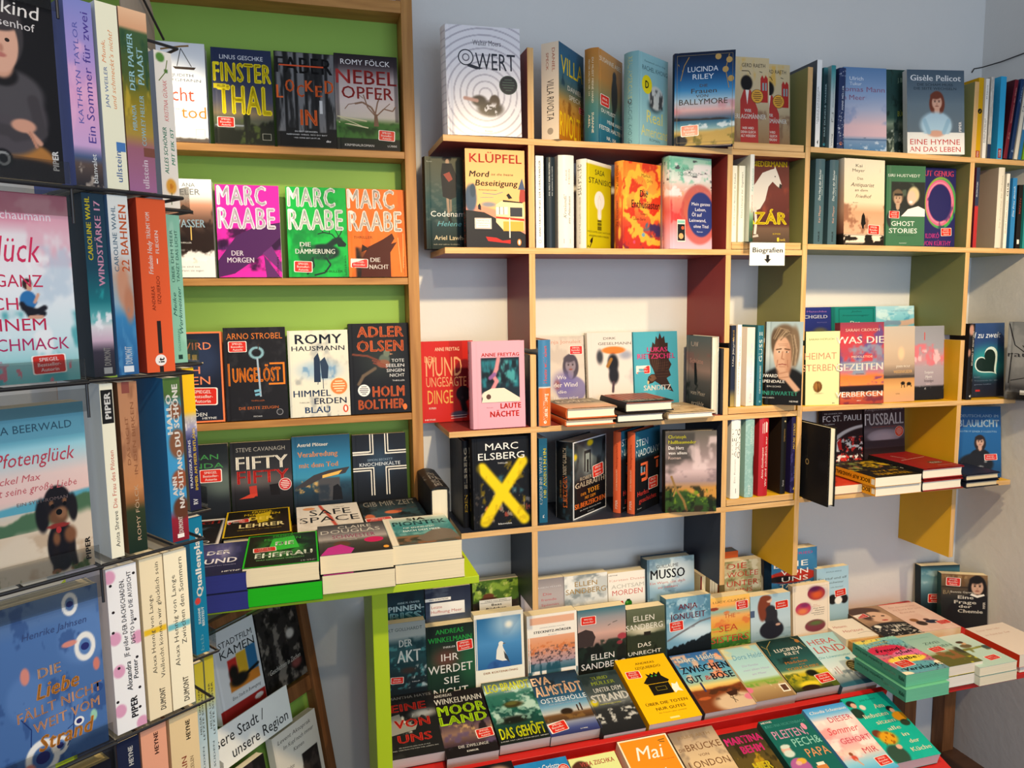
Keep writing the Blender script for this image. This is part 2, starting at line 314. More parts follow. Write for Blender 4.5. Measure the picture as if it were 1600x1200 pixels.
def book(key, kind, label, art, spine=None, edge='e9dfc6', back=None, gloss=0, res=1.0, pose=None, group=None):
    x, y, z, rx, ry, rz, w, h, t = pose or POSE[key]
    hc = kind == 'h'; c = .0026 if hc else .0006; seed = sum(map(ord, key))*13 % 997
    root = empty('hardcover_book' if hc else 'paperback_book', (x, y, z), (rx, ry, rz), label=label, cat='book', group=group or GROUP[0])
    m = M['gloss'] if gloss else M['print']
    nu = max(6, int(w*PXM*res)); nv = max(8, int(h*PXM*res))
    F = Canvas(nu, nv, w, h, seed, *FRAME.get(key, (0, 1, 1))); F.run(art)
    nt = max(4, int(t*PXM*res)); Sp = Canvas(nt, nv, t, h, seed+3)
    fc = F.A.mean((0, 1))
    if spine is None: Sp.A[:] = fc
    else: Sp.run([('b', spine)] if isinstance(spine, str) else spine)
    bc = lin(hx(back)) if back else lin(Sp.A.mean((0, 1)))
    bul = .14*t if hc else 0.0
    bulge = lambda a: -bul*np.sin(np.pi*np.clip(a, 0, 1))
    fa, fb, fv = F.fr
    def fmap(u, v, l=0): return gmap(np.asarray(u, float)*fb+fa, np.asarray(v, float)*fv, l)
    def gmap(u, v, l=0):
        X = u*w
        gv = (.0011*np.exp(-((X-.0085)/.0026)**2) if hc else .0005*np.exp(-((X-.006)/.0015)**2))
        return np.stack([X, gv-l, h*(1-v)], -1)
    def smap(u, v, l=0):
        u = np.asarray(u, float); v = np.asarray(v, float)
        return np.stack([bulge(u)-l, t*(1-u), h*(1-v)], -1)
    q = CM()
    q.grid(gmap(F.G, F.H), lin(F.A)); q.over(F, fmap)
    q.grid(smap(Sp.U, Sp.V), lin(Sp.A)); q.over(Sp, smap)
    in_c = np.array([.75, .72, .66])
    q.boxq((0, .0012 if hc else 0, 0), (w, c+.0012 if hc else c, h), lin(F.A[:, -1].mean(0)), 'fl')
    q.quad([(0, t, h), (0, t, 0), (w, t, 0), (w, t, h)][::-1] if 0 else [(w, t, 0), (0, t, 0), (0, t, h), (w, t, h)], bc)
    q.boxq((0, t-c, 0), (w, t, h), bc, 'bl')
    # spine board thickness
    a = np.linspace(0, 1, 9); yy = t*(1-a); ox = bulge(a); ix = ox+c
    sc = lin(Sp.A.mean((0, 1)))
    for zz, up in ((h, 1), (0, 0)):
        for i in range(8):
            P4 = [(ox[i], yy[i], zz), (ox[i+1], yy[i+1], zz), (ix[i+1], yy[i+1], zz), (ix[i], yy[i], zz)]
            q.quad(P4 if up else P4[::-1], sc)
    cov = q.build('cover', m, root)
    ins = .003 if hc else .0003; pb = MB(); y0, y1 = (c+.0012 if hc else c), t-c
    # page block with a slightly hollow fore-edge
    x0, x1 = (c, w-(.004 if hc else .0004)); nseg = 6; prof = []
    for i in range(nseg+1):
        f = i/nseg; prof.append((x1-(.0022 if hc else .0006)*math.sin(math.pi*f), y0+(y1-y0)*f))
    ring = [(x0, y0)]+prof+[(x0, y1)]
    nrg = len(ring); pb.v = [(a_, b_, ins) for a_, b_ in ring]+[(a_, b_, h-ins) for a_, b_ in ring]
    pb.f = [tuple(reversed(range(nrg))), tuple(range(nrg, 2*nrg))]+[(i, (i+1) % nrg, nrg+(i+1) % nrg, nrg+i) for i in range(nrg)]; pb.m = [0]*len(pb.f)
    pb.build('page_block', paper(edge), root)
    for cv, mp in ((F, fmap), (Sp, smap)):
        for st in cv.stick: sticker(st, cv, mp, cov)
    BOOKS[key] = root
    return root
def sticker(st, cv, mp, root):
    q = CM(); S = Canvas(2, 2, cv.w, cv.h, 1)
    asp = cv.w/cv.h
    if st[0] == 'k':
        _, cx, cy, w, rot, ln = st; hh = w*(.62 if ln == 3 else .52)*asp
        ca, sa = math.cos(math.radians(rot)), math.sin(math.radians(rot))
        def pt(a, b): X, Y = a*w, b*hh/asp; return (cx+(X*ca-Y*sa), cy+(X*sa+Y*ca)*asp)
        def rr(k):
            o = []
            for qx, qy, a0 in ((1, -1, -90), (1, 1, 0), (-1, 1, 90), (-1, -1, 180)):
                for j in range(4):
                    an = math.radians(a0+30*j); o.append(pt(qx*(.5*k-.07)+.07*math.cos(an), qy*(.5*k-.1)+.1*math.sin(an)))
            return o
        S.P('f3e6dc', *rr(1.06)); S.P('cf2a1c', *rr(.97))
        rows = [('SPIEGEL', .3), ('Bestseller-', .36), ('Autorin', .28)] if ln == 3 else [('SPIEGEL', .3), ('Bestseller', .36)]
        y = -.28 if ln == 3 else -.17
        for s_, hw in rows:
            o = pt(-hw, y+.1); a = pt(hw, y+.1); b_ = pt(-hw, y-.1)
            S.over.append(('text', 'fbeee6', s_, o, (a[0]-o[0], a[1]-o[1]), (b_[0]-o[0], b_[1]-o[1]), .02, 0)); y += .28 if ln == 3 else .34
    else:
        _, cx, cy, r, c, c2 = st
        S.O(c2, cx, cy, r*1.08, n=24); S.O(c, cx, cy, r, n=24)
        for i, hw in enumerate((.45, .7, .75, .6, .35)):
            yy = cy+(i-2)*.3*r*asp; S.R(c2, cx-hw*r, yy-.06*r*asp, cx+hw*r, yy+.06*r*asp)
    q.over(S, mp, .0004)
    q.build('sticker', M['gloss'], root)
def dup(key, dz, label, dx=0, dy=0):
    r0 = BOOKS[key]; r = r0.copy(); COL.objects.link(r); r.location = (r0.location.x+dx, r0.location.y+dy, r0.location.z+dz); r['label'] = label
    for ch in list(r0.children):
        c = ch.copy(); COL.objects.link(c); c.parent = r
        for g in list(ch.children):
            d = g.copy(); COL.objects.link(d); d.parent = c
    return r

# measured resting places: x, y, z, rotation, width, height, thickness (metres, radians)
POSE={'g1':(-0.2883,1.712,1.7849,-0.0698,-0,0,0.1214,0.2033,0.036),
'g2':(-0.1551,1.712,1.7847,-0.0698,-0,0,0.1206,0.1994,0.033),
'g3':(-0.0288,1.712,1.7847,-0.0698,-0,0,0.1255,0.2016,0.033),
'g4':(0.0973,1.712,1.7845,-0.0698,-0,0,0.1382,0.2071,0.03),
'g5':(-0.2859,1.712,1.5035,-0.0698,-0,0,0.1175,0.208,0.03),
'g6':(-0.1618,1.712,1.5035,-0.0698,-0,0,0.1302,0.1985,0.03),
'g7':(-0.0173,1.712,1.5035,-0.0698,-0,0,0.1292,0.1978,0.03),
'g8':(0.1127,1.712,1.5035,-0.0698,-0,0,0.1306,0.1975,0.03),
'g9':(-0.2878,1.712,1.1896,-0.0698,-0,0,0.122,0.1977,0.032),
'g10':(-0.1622,1.712,1.1896,-0.0698,-0,0,0.13,0.2051,0.032),
'g11':(-0.0279,1.712,1.1895,-0.0698,-0,0,0.1323,0.1956,0.03),
'g12':(0.1063,1.712,1.1898,-0.0698,-0,0,0.1372,0.2083,0.034),
'g13':(-0.2903,1.715,0.9435,-0.1047,-0,0,0.123,0.1941,0.03),
'g14':(-0.1626,1.715,0.9437,-0.1047,-0,0,0.1312,0.1936,0.032),
'g15':(-0.0292,1.715,0.9435,-0.1047,-0,0,0.1299,0.199,0.03),
'g16':(0.1061,1.715,0.9435,-0.1047,-0,0,0.1248,0.1948,0.03),
'f1':(-0.292,1.516,0.975,-1.5708,-0,0,0.119,0.186,0.0267),
'f2':(-0.1657,1.5178,0.985,-1.5708,-0,0.0349,0.1324,0.1911,0.0317),
'f3':(-0.0219,1.5159,0.985,-1.5708,-0,0.0175,0.1346,0.187,0.0317),
'f4':(0.1163,1.5143,0.985,-1.5708,-0,0.0175,0.1336,0.187,0.0317),
'f5':(-0.234,1.3039,0.986,-1.5708,-0,0.0175,0.1272,0.1788,0.0322),
'f6':(-0.1139,1.3115,0.99,-1.5708,-0,0,0.1292,0.1824,0.0342),
'f7':(0.0169,1.328,0.993,-1.5708,-0,0,0.1316,0.1842,0.0352),
'f8':(0.148,1.3349,0.995,-1.5708,-0,0,0.1318,0.1789,0.0362),
'q1':(0.3256,1.612,1.804,-0.0524,-0,-0.0524,0.1643,0.2326,0.05),
'q2':(0.5713,1.588,1.8014,0,-0,0.7767,0.1342,0.208,0.043),
'q3':(0.6702,1.6,1.8014,0,-0,0.7374,0.1342,0.206,0.034),
'q4':(0.7689,1.6,1.8014,0,-0,0.5236,0.1232,0.207,0.04),
'q5':(0.8672,1.612,1.8024,-0.0349,-0,-0.4538,0.1372,0.2124,0.03),
'q6':(1.0061,1.6205,1.8203,-0.0524,-0,-0.0698,0.1212,0.2043,0.018),
'q7':(1.0858,1.6443,1.8203,-0.0524,-0,-0.0349,0.1212,0.2024,0.018),
'm1':(1.0352,1.606,1.5814,0,-0,1.5708,0.12,0.182,0.0124),
'm2':(1.0572,1.606,1.5814,0,-0,1.5708,0.12,0.1823,0.0164),
'm3':(1.0731,1.592,1.5814,0,-0,1.5708,0.13,0.2072,0.0114),
'm4':(1.0872,1.6342,1.5826,-0.0524,-0,-0.0524,0.1172,0.2113,0.022),
'r1':(1.2676,1.606,1.8144,0,-0,1.5708,0.14,0.2116,0.0139),
'r2a':(1.2857,1.606,1.8144,0,-0,1.5708,0.13,0.1944,0.0124),
'r2b':(1.3086,1.606,1.8144,0,-0,1.5708,0.135,0.2011,0.0129),
'r3':(1.3384,1.606,1.8144,0,-0,1.5708,0.13,0.1971,0.0194),
'r4':(1.3525,1.62,1.8158,-0.0698,-0,-0.1047,0.1212,0.2095,0.02),
'r5':(1.4877,1.676,1.8158,-0.0698,-0,-0.1047,0.1212,0.2313,0.02),
'r6':(1.5565,1.625,1.816,-0.0873,-0,-0.1745,0.1616,0.2204,0.018),
'r7':(1.784,1.612,1.8104,0,-0,1.5708,0.14,0.2098,0.0174),
'r8':(1.7963,1.606,1.8104,0,-0,1.5708,0.13,0.2065,0.0119),
'r9':(1.8127,1.606,1.8104,0,-0,1.5708,0.13,0.2124,0.0114),
'r10':(1.854,1.606,1.8104,0,-0,1.5708,0.135,0.2161,0.0194),
'r11':(1.8705,1.606,1.812,0.1222,-0,1.5708,0.13,0.2096,0.0124),
'r12':(1.8909,1.606,1.812,0.1222,-0,1.5708,0.13,0.2127,0.0124),
'r13':(1.9068,1.606,1.8119,0.1222,-0,1.5708,0.13,0.2134,0.0114),
'r14':(1.9204,1.606,1.8117,0.1222,-0,1.5708,0.13,0.2143,0.0104),
'r15':(1.9363,1.606,1.8119,0.1222,-0,1.5708,0.13,0.2149,0.0114),
's1':(0.2836,1.672,1.5639,-0.0175,-0,-0.0524,0.1312,0.2045,0.03),
's2':(0.3616,1.607,1.5639,-0.0175,-0,0,0.1355,0.2124,0.03),
's3':(0.5401,1.606,1.5634,0,-0,1.5708,0.13,0.2029,0.0184),
's4':(0.5692,1.612,1.5634,0,-0,1.5708,0.13,0.2014,0.0204),
's5':(0.6122,1.606,1.5634,0,-0,1.5708,0.135,0.2061,0.0374),
's6':(0.6403,1.6,1.5634,0,-0,0.6632,0.1192,0.2,0.026),
's7':(0.7319,1.601,1.5634,0,-0,0.3578,0.1272,0.2,0.028),
's8':(0.8591,1.61,1.5644,-0.0349,-0,0.1396,0.1242,0.2177,0.03),
's8b':(0.8665,1.64,1.5634,0,-0,1.5708,0.125,0.2071,0.0124),
't1':(1.2861,1.606,1.5764,0,-0,1.5708,0.13,0.2119,0.0274),
't2':(1.3268,1.606,1.5764,0,-0,1.5708,0.13,0.2109,0.0264),
't3':(1.3453,1.6,1.5774,-0.0349,-0,0.0698,0.1336,0.2173,0.03),
't4':(1.493,1.6183,1.577,-0.0349,-0,-0.0524,0.1192,0.2084,0.016),
't5':(1.6111,1.6364,1.577,-0.0349,-0,-0.0349,0.1242,0.2104,0.018),
't6':(1.7881,1.612,1.5724,0,-0,1.5708,0.13,0.2152,0.0119),
't7':(1.8604,1.6,1.5724,0,-0,1.5708,0.13,0.215,0.0214),
't8':(1.8867,1.606,1.5724,0,-0,1.5708,0.12,0.2011,0.0114),
't9':(1.9131,1.606,1.5724,0,-0,1.5708,0.12,0.1904,0.0154),
't10':(1.9361,1.606,1.5724,0,-0,1.5708,0.12,0.1726,0.0154),
't11':(1.9594,1.606,1.5724,0,-0,1.5708,0.12,0.1749,0.0144),
'u1':(0.2721,1.735,1.1563,-0.0349,-0,0,0.1292,0.195,0.025),
'u2':(0.3686,1.606,1.1565,-0.0349,-0,0,0.1236,0.1989,0.032),
'u3':(0.5513,1.6,1.1554,0,-0,1.5708,0.13,0.2002,0.0294),
'u4':(0.5687,1.742,1.157,-0.0873,-0,0,0.1272,0.1976,0.018),
'u5':(0.7053,1.742,1.157,-0.0873,-0,0,0.1252,0.2047,0.018),
'u6':(0.8347,1.742,1.157,-0.0873,-0,0,0.1272,0.2041,0.018),
'u7':(0.974,1.7299,1.1554,-0,-0,-1.5359,0.1142,0.195,0.022),
'v1':(0.5814,1.572,1.198,-1.5708,-0,0,0.1243,0.155,0.0252),
'v1b':(0.5781,1.572,1.1708,-1.5708,-0,0,0.1243,0.155,0.0152),
'v2':(0.7321,1.58,1.2036,-1.5708,-0,0,0.1258,0.15,0.0247),
'v2b':(0.7087,1.575,1.1775,-1.5708,-0,0,0.123,0.155,0.0212),
'v3':(0.8403,1.575,1.1734,-1.5708,-0,0,0.1265,0.155,0.0172),
'w1':(1.045,1.612,1.1734,0,-0,1.5708,0.125,0.2038,0.0129),
'w2':(1.0578,1.606,1.1734,0,-0,1.5708,0.12,0.2059,0.0119),
'w3':(1.0957,1.606,1.1734,0,-0,1.5708,0.125,0.1982,0.0224),
'w4':(1.1211,1.606,1.1734,0,-0,1.5708,0.125,0.2025,0.0174),
'w5':(1.1337,1.6142,1.1744,-0.0349,-0,-0.6632,0.0872,0.2102,0.03),
'x1':(1.2567,1.6151,1.161,-0.0349,-0,-0.0698,0.1012,0.1961,0.018),
'x5':(1.3564,1.6042,1.1616,-0.0524,-0,-0.0698,0.1312,0.2162,0.022),
'x6':(1.4863,1.6183,1.1593,-0.0524,-0,-0.0524,0.1192,0.2049,0.018),
'x7':(1.6017,1.6322,1.1581,-0.0524,-0,-0.0349,0.1192,0.2039,0.014),
'x8':(1.64,1.6492,1.1571,-0.0524,-0,-0.0349,0.1192,0.2037,0.014),
'x2':(1.3222,1.745,1.2319,-0.0698,-0,0,0.1211,0.185,0.022),
'x3':(1.4455,1.745,1.2321,-0.0698,-0,0,0.1496,0.185,0.024),
'x4':(1.5975,1.745,1.2317,-0.0698,-0,0,0.1352,0.185,0.018),
'x9':(1.7957,1.606,1.1554,0,-0,1.5708,0.125,0.2103,0.0194),
'x10':(1.8314,1.6379,1.1551,-0.0524,-0,-0.0524,0.1112,0.2104,0.014),
'x11':(1.9052,1.598,1.1544,-0,-0,-1.2217,0.1242,0.215,0.012),
'y1':(0.3666,1.61,0.9204,-0.0349,-0,0,0.1353,0.2124,0.03),
'y1b':(0.3628,1.64,0.9194,0,-0,1.5708,0.14,0.206,0.0154),
'y2':(0.5478,1.618,0.9194,0,-0,1.5708,0.12,0.2036,0.0204),
'y3':(0.6113,1.612,0.9194,0,-0,0.6196,0.1492,0.19,0.05),
'y4':(0.7435,1.632,0.9194,0,-0,0.6632,0.1292,0.204,0.021),
'y5':(0.772,1.612,0.9194,0,-0,0.6152,0.1292,0.204,0.021),
'y6':(0.8487,1.6,0.9204,-0.0349,-0,-0.2443,0.1272,0.2024,0.03),
'z1':(1.0604,1.606,0.9374,0,-0,1.5708,0.13,0.2037,0.0264),
'z2':(1.1005,1.606,0.9374,0,-0,1.5708,0.13,0.2033,0.0254),
'z3':(1.1424,1.606,0.9374,0,-0,1.5708,0.135,0.2045,0.0274),
'z4':(1.1964,1.606,0.9374,0,-0,1.5708,0.13,0.2033,0.0154),
'z5':(1.2287,1.606,0.9374,0,-0,1.5708,0.12,0.2008,0.0174),
'z7':(1.3012,1.56,0.9224,0,-0,1.5708,0.12,0.1843,0.0074),
'z8':(1.4261,1.745,0.9234,-0.0698,-0,0,0.1392,0.205,0.014),
'z9':(1.5709,1.745,0.9234,-0.0698,-0,0,0.1452,0.205,0.014),
'z10':(1.829,1.665,0.9195,-0.1396,-0,-0.4189,0.1172,0.2046,0.022),
'p1':(1.3333,1.5974,0.946,-1.5708,-0,0,0.1238,0.13,0.0232),
'p2':(1.4239,1.5435,0.975,-1.5708,-0,0,0.1496,0.19,0.0252),
'p2b':(1.4312,1.5494,0.948,-1.5708,-0,0,0.1489,0.19,0.0252),
'p3':(1.5863,1.5522,0.984,-1.5708,-0,0,0.1384,0.2072,0.0292),
'p3b':(1.5838,1.5486,0.952,-1.5708,-0,0,0.1367,0.2017,0.0292),
'p4':(1.7219,1.5407,0.96,-1.5708,-0,0,0.1178,0.1614,0.0182),
'p4b':(1.7281,1.5451,0.939,-1.5708,-0,0,0.1139,0.143,0.0182),
'A1':(0.1461,1.71,0.542,-0.0524,-0,0,0.1172,0.2084,0.03),
'A2':(0.2655,1.71,0.542,-0.0524,-0,0,0.1136,0.2059,0.03),
'A3':(0.3841,1.71,0.542,-0.0524,-0,0,0.1195,0.2103,0.03),
'A4':(0.5088,1.71,0.542,-0.0524,-0,0,0.1172,0.1964,0.03),
'A5':(0.6251,1.707,0.5421,-0.0524,-0,0,0.1195,0.1968,0.033),
'A6':(0.7465,1.707,0.5421,-0.0524,-0,0,0.1143,0.1909,0.033),
'A7':(0.8556,1.7,0.5425,-0.0524,-0,0,0.1392,0.2167,0.04),
'A10':(1.0942,1.71,0.542,-0.0524,-0,0,0.1153,0.1817,0.03),
'A11':(1.2398,1.705,0.5422,-0.0524,-0,0,0.1504,0.1972,0.035),
'A12':(1.3792,1.69,0.5016,-0.0524,-0,0,0.1077,0.1763,0.022),
'A8':(1.0244,1.7,0.5404,0,-0,1.5708,0.12,0.16,0.0154),
'A8b':(1.0681,1.71,0.5404,0,-0,1.5708,0.12,0.15,0.0234),
'B1':(0.135,1.642,0.5024,-0.0698,-0,0,0.1192,0.199,0.028),
'B2':(0.2547,1.642,0.5025,-0.0698,-0,0,0.1158,0.1793,0.03),
'B3':(0.3713,1.642,0.5025,-0.0698,-0,0,0.1237,0.1929,0.03),
'B4':(0.5038,1.642,0.5029,-0.0698,-0,0,0.1308,0.1729,0.036),
'B5':(0.6366,1.642,0.5028,-0.0698,-0,0,0.1307,0.1698,0.034),
'B6':(0.7697,1.642,0.5028,-0.0698,-0,0,0.108,0.1549,0.034),
'B7':(0.882,1.642,0.5028,-0.0698,-0,0,0.1297,0.1684,0.034),
'B8':(1.0116,1.642,0.5028,-0.0698,-0,0,0.1186,0.1543,0.034),
'B9':(1.1321,1.642,0.5028,-0.0698,-0,0,0.1249,0.1435,0.034),
'B10':(1.2651,1.642,0.5018,-0.0698,-0,0,0.119,0.1571,0.02),
'C1':(0.1427,1.4766,0.4806,-1.2741,-0,0,0.1212,0.1737,0.0292),
'C2':(0.2623,1.4555,0.4742,-1.2741,-0,0,0.1164,0.182,0.0292),
'C3':(0.3826,1.4645,0.4769,-1.2741,-0,0,0.1175,0.182,0.0292),
'C4':(0.4999,1.4626,0.4763,-1.2741,-0,0,0.1233,0.1826,0.0292),
'C5':(0.6184,1.4427,0.4703,-1.2741,-0,0,0.1048,0.182,0.0252),
'C6':(0.7304,1.4413,0.4761,-1.2741,-0,0,0.1364,0.2039,0.0332),
'C7':(0.8797,1.4501,0.4725,-1.2741,-0,0,0.1398,0.1884,0.0292),
'C8':(1.0202,1.4556,0.4742,-1.2741,-0,0,0.1168,0.182,0.0292),
'C9':(1.1399,1.4608,0.4758,-1.2741,-0,0,0.1293,0.1783,0.0292),
'C10':(1.2675,1.4518,0.473,-1.2741,-0,0,0.1095,0.182,0.0272),
'D0':(0.2794,1.2465,0.4103,-1.2741,-0,0,0.1172,0.187,0.0292),
'D1':(0.3977,1.2329,0.4061,-1.2741,-0,0,0.1172,0.187,0.0292),
'D2':(0.5169,1.2229,0.4031,-1.2741,-0,0,0.1082,0.187,0.0292),
'D3':(0.6401,1.2418,0.4088,-1.2741,-0,0,0.1194,0.187,0.0292),
'D4':(0.7634,1.2386,0.4079,-1.2741,-0,0,0.1131,0.187,0.0292),
'D5':(0.878,1.2116,0.3996,-1.2741,-0,0,0.0992,0.187,0.0252),
'D6':(0.9912,1.2247,0.4036,-1.2741,-0,0,0.1202,0.187,0.0292),
'D7':(1.1197,1.234,0.4064,-1.2741,-0,0,0.1177,0.187,0.0292),
'D8':(1.235,1.2419,0.4089,-1.2741,-0,0,0.1257,0.187,0.0292),
'E1':(1.3305,1.3206,0.562,-1.5708,-0,0,0.1278,0.1737,0.0302),
'E1b':(1.3225,1.3106,0.531,-1.5708,-0,0,0.1273,0.1665,0.0302),
'E2':(1.4543,1.3301,0.556,-1.5708,-0,0,0.1172,0.1609,0.0252),
'E2b':(1.4564,1.3303,0.529,-1.5708,-0,0,0.1172,0.164,0.0272),
'E3':(1.5467,1.3165,0.548,-1.5708,-0,0,0.1172,0.1589,0.0222),
'E3b':(1.5484,1.3163,0.524,-1.5708,-0,0,0.1172,0.1603,0.0232),
'E5':(1.3744,1.5687,0.53,-1.5708,-0,-0.0524,0.1072,0.11,0.0292),
'E4':(1.3819,1.5324,0.526,-1.5708,-0,0,0.0992,0.05,0.0252),
'E6':(1.4747,1.5406,0.535,-1.5708,-0,-0.0698,0.1245,0.1829,0.0332),
'E7':(1.5948,1.5343,0.536,-1.5708,-0,-0.0698,0.1229,0.1759,0.0332),
'E8':(1.6923,1.3337,0.55,-1.5708,-0,0,0.1292,0.1577,0.0332),
'E8b':(1.7008,1.3381,0.516,-1.5708,-0,0,0.1292,0.1547,0.0152),
'E9':(1.8149,1.68,0.4187,-0.1047,-0,-0.4538,0.1272,0.1959,0.032),
'E10':(1.795,1.735,0.4175,-0.0698,-0,-0.2094,0.1242,0.2047,0.03),
'z6':(1.247,1.742,0.9225,-0,-0,-1.5708,0.235,0.2,0.022),
'K2':(-0.1985,0.9126,1.5734,0,0,2.1817,0.12,0.1914,0.0274),
'K3':(-0.1769,0.9277,1.5734,0,0,2.1817,0.12,0.196,0.0224),
'K4':(-0.1509,0.946,1.5734,0,0,2.1817,0.12,0.197,0.0304),
'K7':(-0.1999,0.9117,1.3674,0,0,2.1817,0.12,0.1988,0.0222),
'K8':(-0.1791,0.9262,1.3674,0,0,2.1817,0.12,0.1992,0.0215),
'K9':(-0.1443,0.9506,1.3674,0,0,2.1817,0.12,0.1992,0.033),
'K12':(-0.204,0.9088,1.1604,0,0,2.1817,0.12,0.1992,0.0138),
'K13':(-0.1824,0.9239,1.1604,0,0,2.1817,0.12,0.1992,0.021),
'K14':(-0.1411,0.9528,1.1604,0,0,2.1817,0.12,0.1992,0.0203),
'K17':(-0.1947,0.9153,0.9514,0,0,2.1817,0.12,0.198,0.0334),
'K18':(-0.1697,0.9328,0.9514,0,0,2.1817,0.12,0.1992,0.027),
'K19':(-0.1456,0.9497,0.9514,0,0,2.1817,0.12,0.1992,0.028),
'K5':(-0.1466,1.0893,1.5734,0,0,2.1817,0.12,0.199,0.0229),
'K10':(-0.1488,1.0878,1.3674,0,0,2.1817,0.12,0.1968,0.0193),
'K15':(-0.1432,1.0918,1.1604,0,0,2.1817,0.12,0.1992,0.0165),
'K20':(-0.1442,1.091,0.9514,0,0,2.1817,0.12,0.1992,0.0196),
'K22':(-0.2036,0.909,0.7444,0,0,2.1817,0.12,0.1979,0.0258),
'K23':(-0.1771,0.9276,0.7444,0,0,2.1817,0.12,0.1992,0.0303),
'K24':(-0.1444,0.9505,0.7444,0,0,2.1817,0.12,0.1982,0.0359),
'K25':(-0.1538,1.0844,0.7444,0,0,2.1817,0.12,0.1951,0.0126),
'K26':(-0.1406,1.0936,0.7444,0,0,2.1817,0.12,0.1992,0.0138),
'K1':(-0.3325,0.8188,1.573,0,-0,0.6109,0.125,0.19,0.03),
'K6':(-0.3325,0.8188,1.367,0,-0,0.6109,0.125,0.193,0.03),
'K11':(-0.3325,0.8188,1.16,0,-0,0.6109,0.125,0.183,0.03),
'K16':(-0.3325,0.8188,0.951,0,-0,0.6109,0.125,0.187,0.03),
'K21':(-0.3325,0.8188,0.744,0,-0,0.6109,0.125,0.185,0.03),
'H1':(-0.1871,1.5423,0.5805,-0.1745,-0,0.8378,0.1239,0.1878,0.02),
'H2':(-0.1011,1.6384,0.5767,-0.1745,-0,0.8378,0.1256,0.1871,0.018),
'sign':(-0.1888,1.4783,0.5176,-0.1745,-0,0.8378,0.2039,0.0835,0.003),
'H3':(-0.0687,1.5655,0.2848,-0.1745,-0,0.8378,0.1374,0.2237,0.02),
'H4':(-0.1506,1.4392,0.3231,-0.1745,-0,0.8378,0.0955,0.1934,0.02)}

# ------------------------------------------------------------------ the room
def wall(name, a, b, m): return box(name, a, b, m, bevel=0, kind='structure')
wall('wall_back', (-1.6, 1.785, 0), (1.965, 1.885, 2.9), M['plaster'])
wall('wall_right', (1.965, -1.2, 0), (2.065, 1.885, 2.9), M['plaster'])
wall('floor', (-1.6, -1.2, -.06), (2.065, 1.885, 0), M['floor'])

# ------------------------------------------------------------------ plywood wall shelving
TH = .0135
def sboard(name, x0, x1, z0, z1, paint, parent, yf=1.6, th=TH, yb=1.785):
    p = [(x0, yf, z0-th), (x1, yf, z1-th), (x1, yb, z1-th), (x0, yb, z0-th), (x0, yf, z0), (x1, yf, z1), (x1, yb, z1), (x0, yb, z0)]
    b = MB().hexa(p, faces=[1, 1, 0, 0, 0, 0]); o = b.build(name, [M['ply'], M[paint]], parent, .0006); return o
def upright(x, za, zb, paint, parent, yf=1.6, th=.0145):
    return MB().box((x, yf, za), (x+th, 1.785, zb), faces=[0, 0, 0, 1, 1, 1]).build('upright', [M['plyv'], M[paint]], parent, .0006)
A = empty('wall_shelf', (.31, 1.785, .92), label='burgundy and navy plywood shelf unit on the wall in the middle', cat='shelf')
def rel(root):   # children keep world coordinates
    root.matrix_world
    inv = Matrix.Translation(root.location).inverted()
    for ch in root.children: ch.matrix_parent_inverse = inv
sboard('shelf_board', .312, 1.222, 1.801, 1.801, 'burgundy', A); sboard('shelf_board', .311, 1.222, 1.563, 1.563, 'burgundy', A)
sboard('shelf_board', .311, 1.222, 1.155, 1.155, 'burgundy', A); sboard('shelf_board', .334, 1.222, .919, .919, 'navy', A)
for x in (.5025, 1.0045):
    upright(x, 1.801, 1.994 if x < 1 else 1.815, 'burgundy', A); upright(x, 1.563, 1.801-TH, 'burgundy', A); upright(x, 1.335, 1.563-TH, 'burgundy', A)
    upright(x, 1.155, 1.322, 'navy', A); upright(x, .919, 1.155-TH, 'navy', A); upright(x, .714, .919-TH, 'navy', A)
for z, p in ((1.801, 'olive'), (1.563, 'olive'), (1.155, 'mustard'), (.919, 'mustard')):
    sboard('insert_board', 1.0215, 1.219, z+.0175, z+.0175, p, A, yf=1.602, th=.0165, yb=1.78)
rel(A)
Bq = empty('wall_shelf', (1.222, 1.785, .92), label='olive and mustard plywood shelf unit reaching the right wall', cat='shelf')
RS = ((1.816, 1.808, 'olive'), (1.578, 1.571, 'olive'), (1.165, 1.151, 'mustard'), (.924, .914, 'mustard'))
for a, b_, p in RS: sboard('shelf_board', 1.2375, 1.9645 if a > 1.5 else 1.95, a, b_, p, Bq)
for x, f in ((1.2225, 0), (1.741, .72)):
    zz = [a+(b_-a)*f for a, b_, p in RS]
    if f == 0:
        upright(x, zz[0], 2.005, 'olive', Bq); upright(x, zz[1]-.002, zz[0], 'olive', Bq); upright(x, 1.335, zz[1]-.002, 'olive', Bq)
        upright(x, zz[2]-.01, 1.322, 'mustard', Bq); upright(x, zz[3]-.006, zz[2]-.01, 'mustard', Bq); upright(x, .714, zz[3]-.006, 'mustard', Bq)
    else:
        upright(x, zz[0], 2.005, 'olive', Bq); upright(x, zz[1], zz[0]-TH, 'olive', Bq); upright(x, 1.335, zz[1]-TH, 'olive', Bq)
        upright(x, zz[2], 1.322, 'mustard', Bq); upright(x, zz[3], zz[2]-TH, 'mustard', Bq); upright(x, .706, zz[3]-TH, 'mustard', Bq)
rel(Bq)
r_ = box('riser_strip', (1.245, 1.738, 1.167), (1.736, 1.783, 1.2275), M['cream'], None, label='pale riser strip at the back of the mustard shelf under the three rear books', cat='riser')

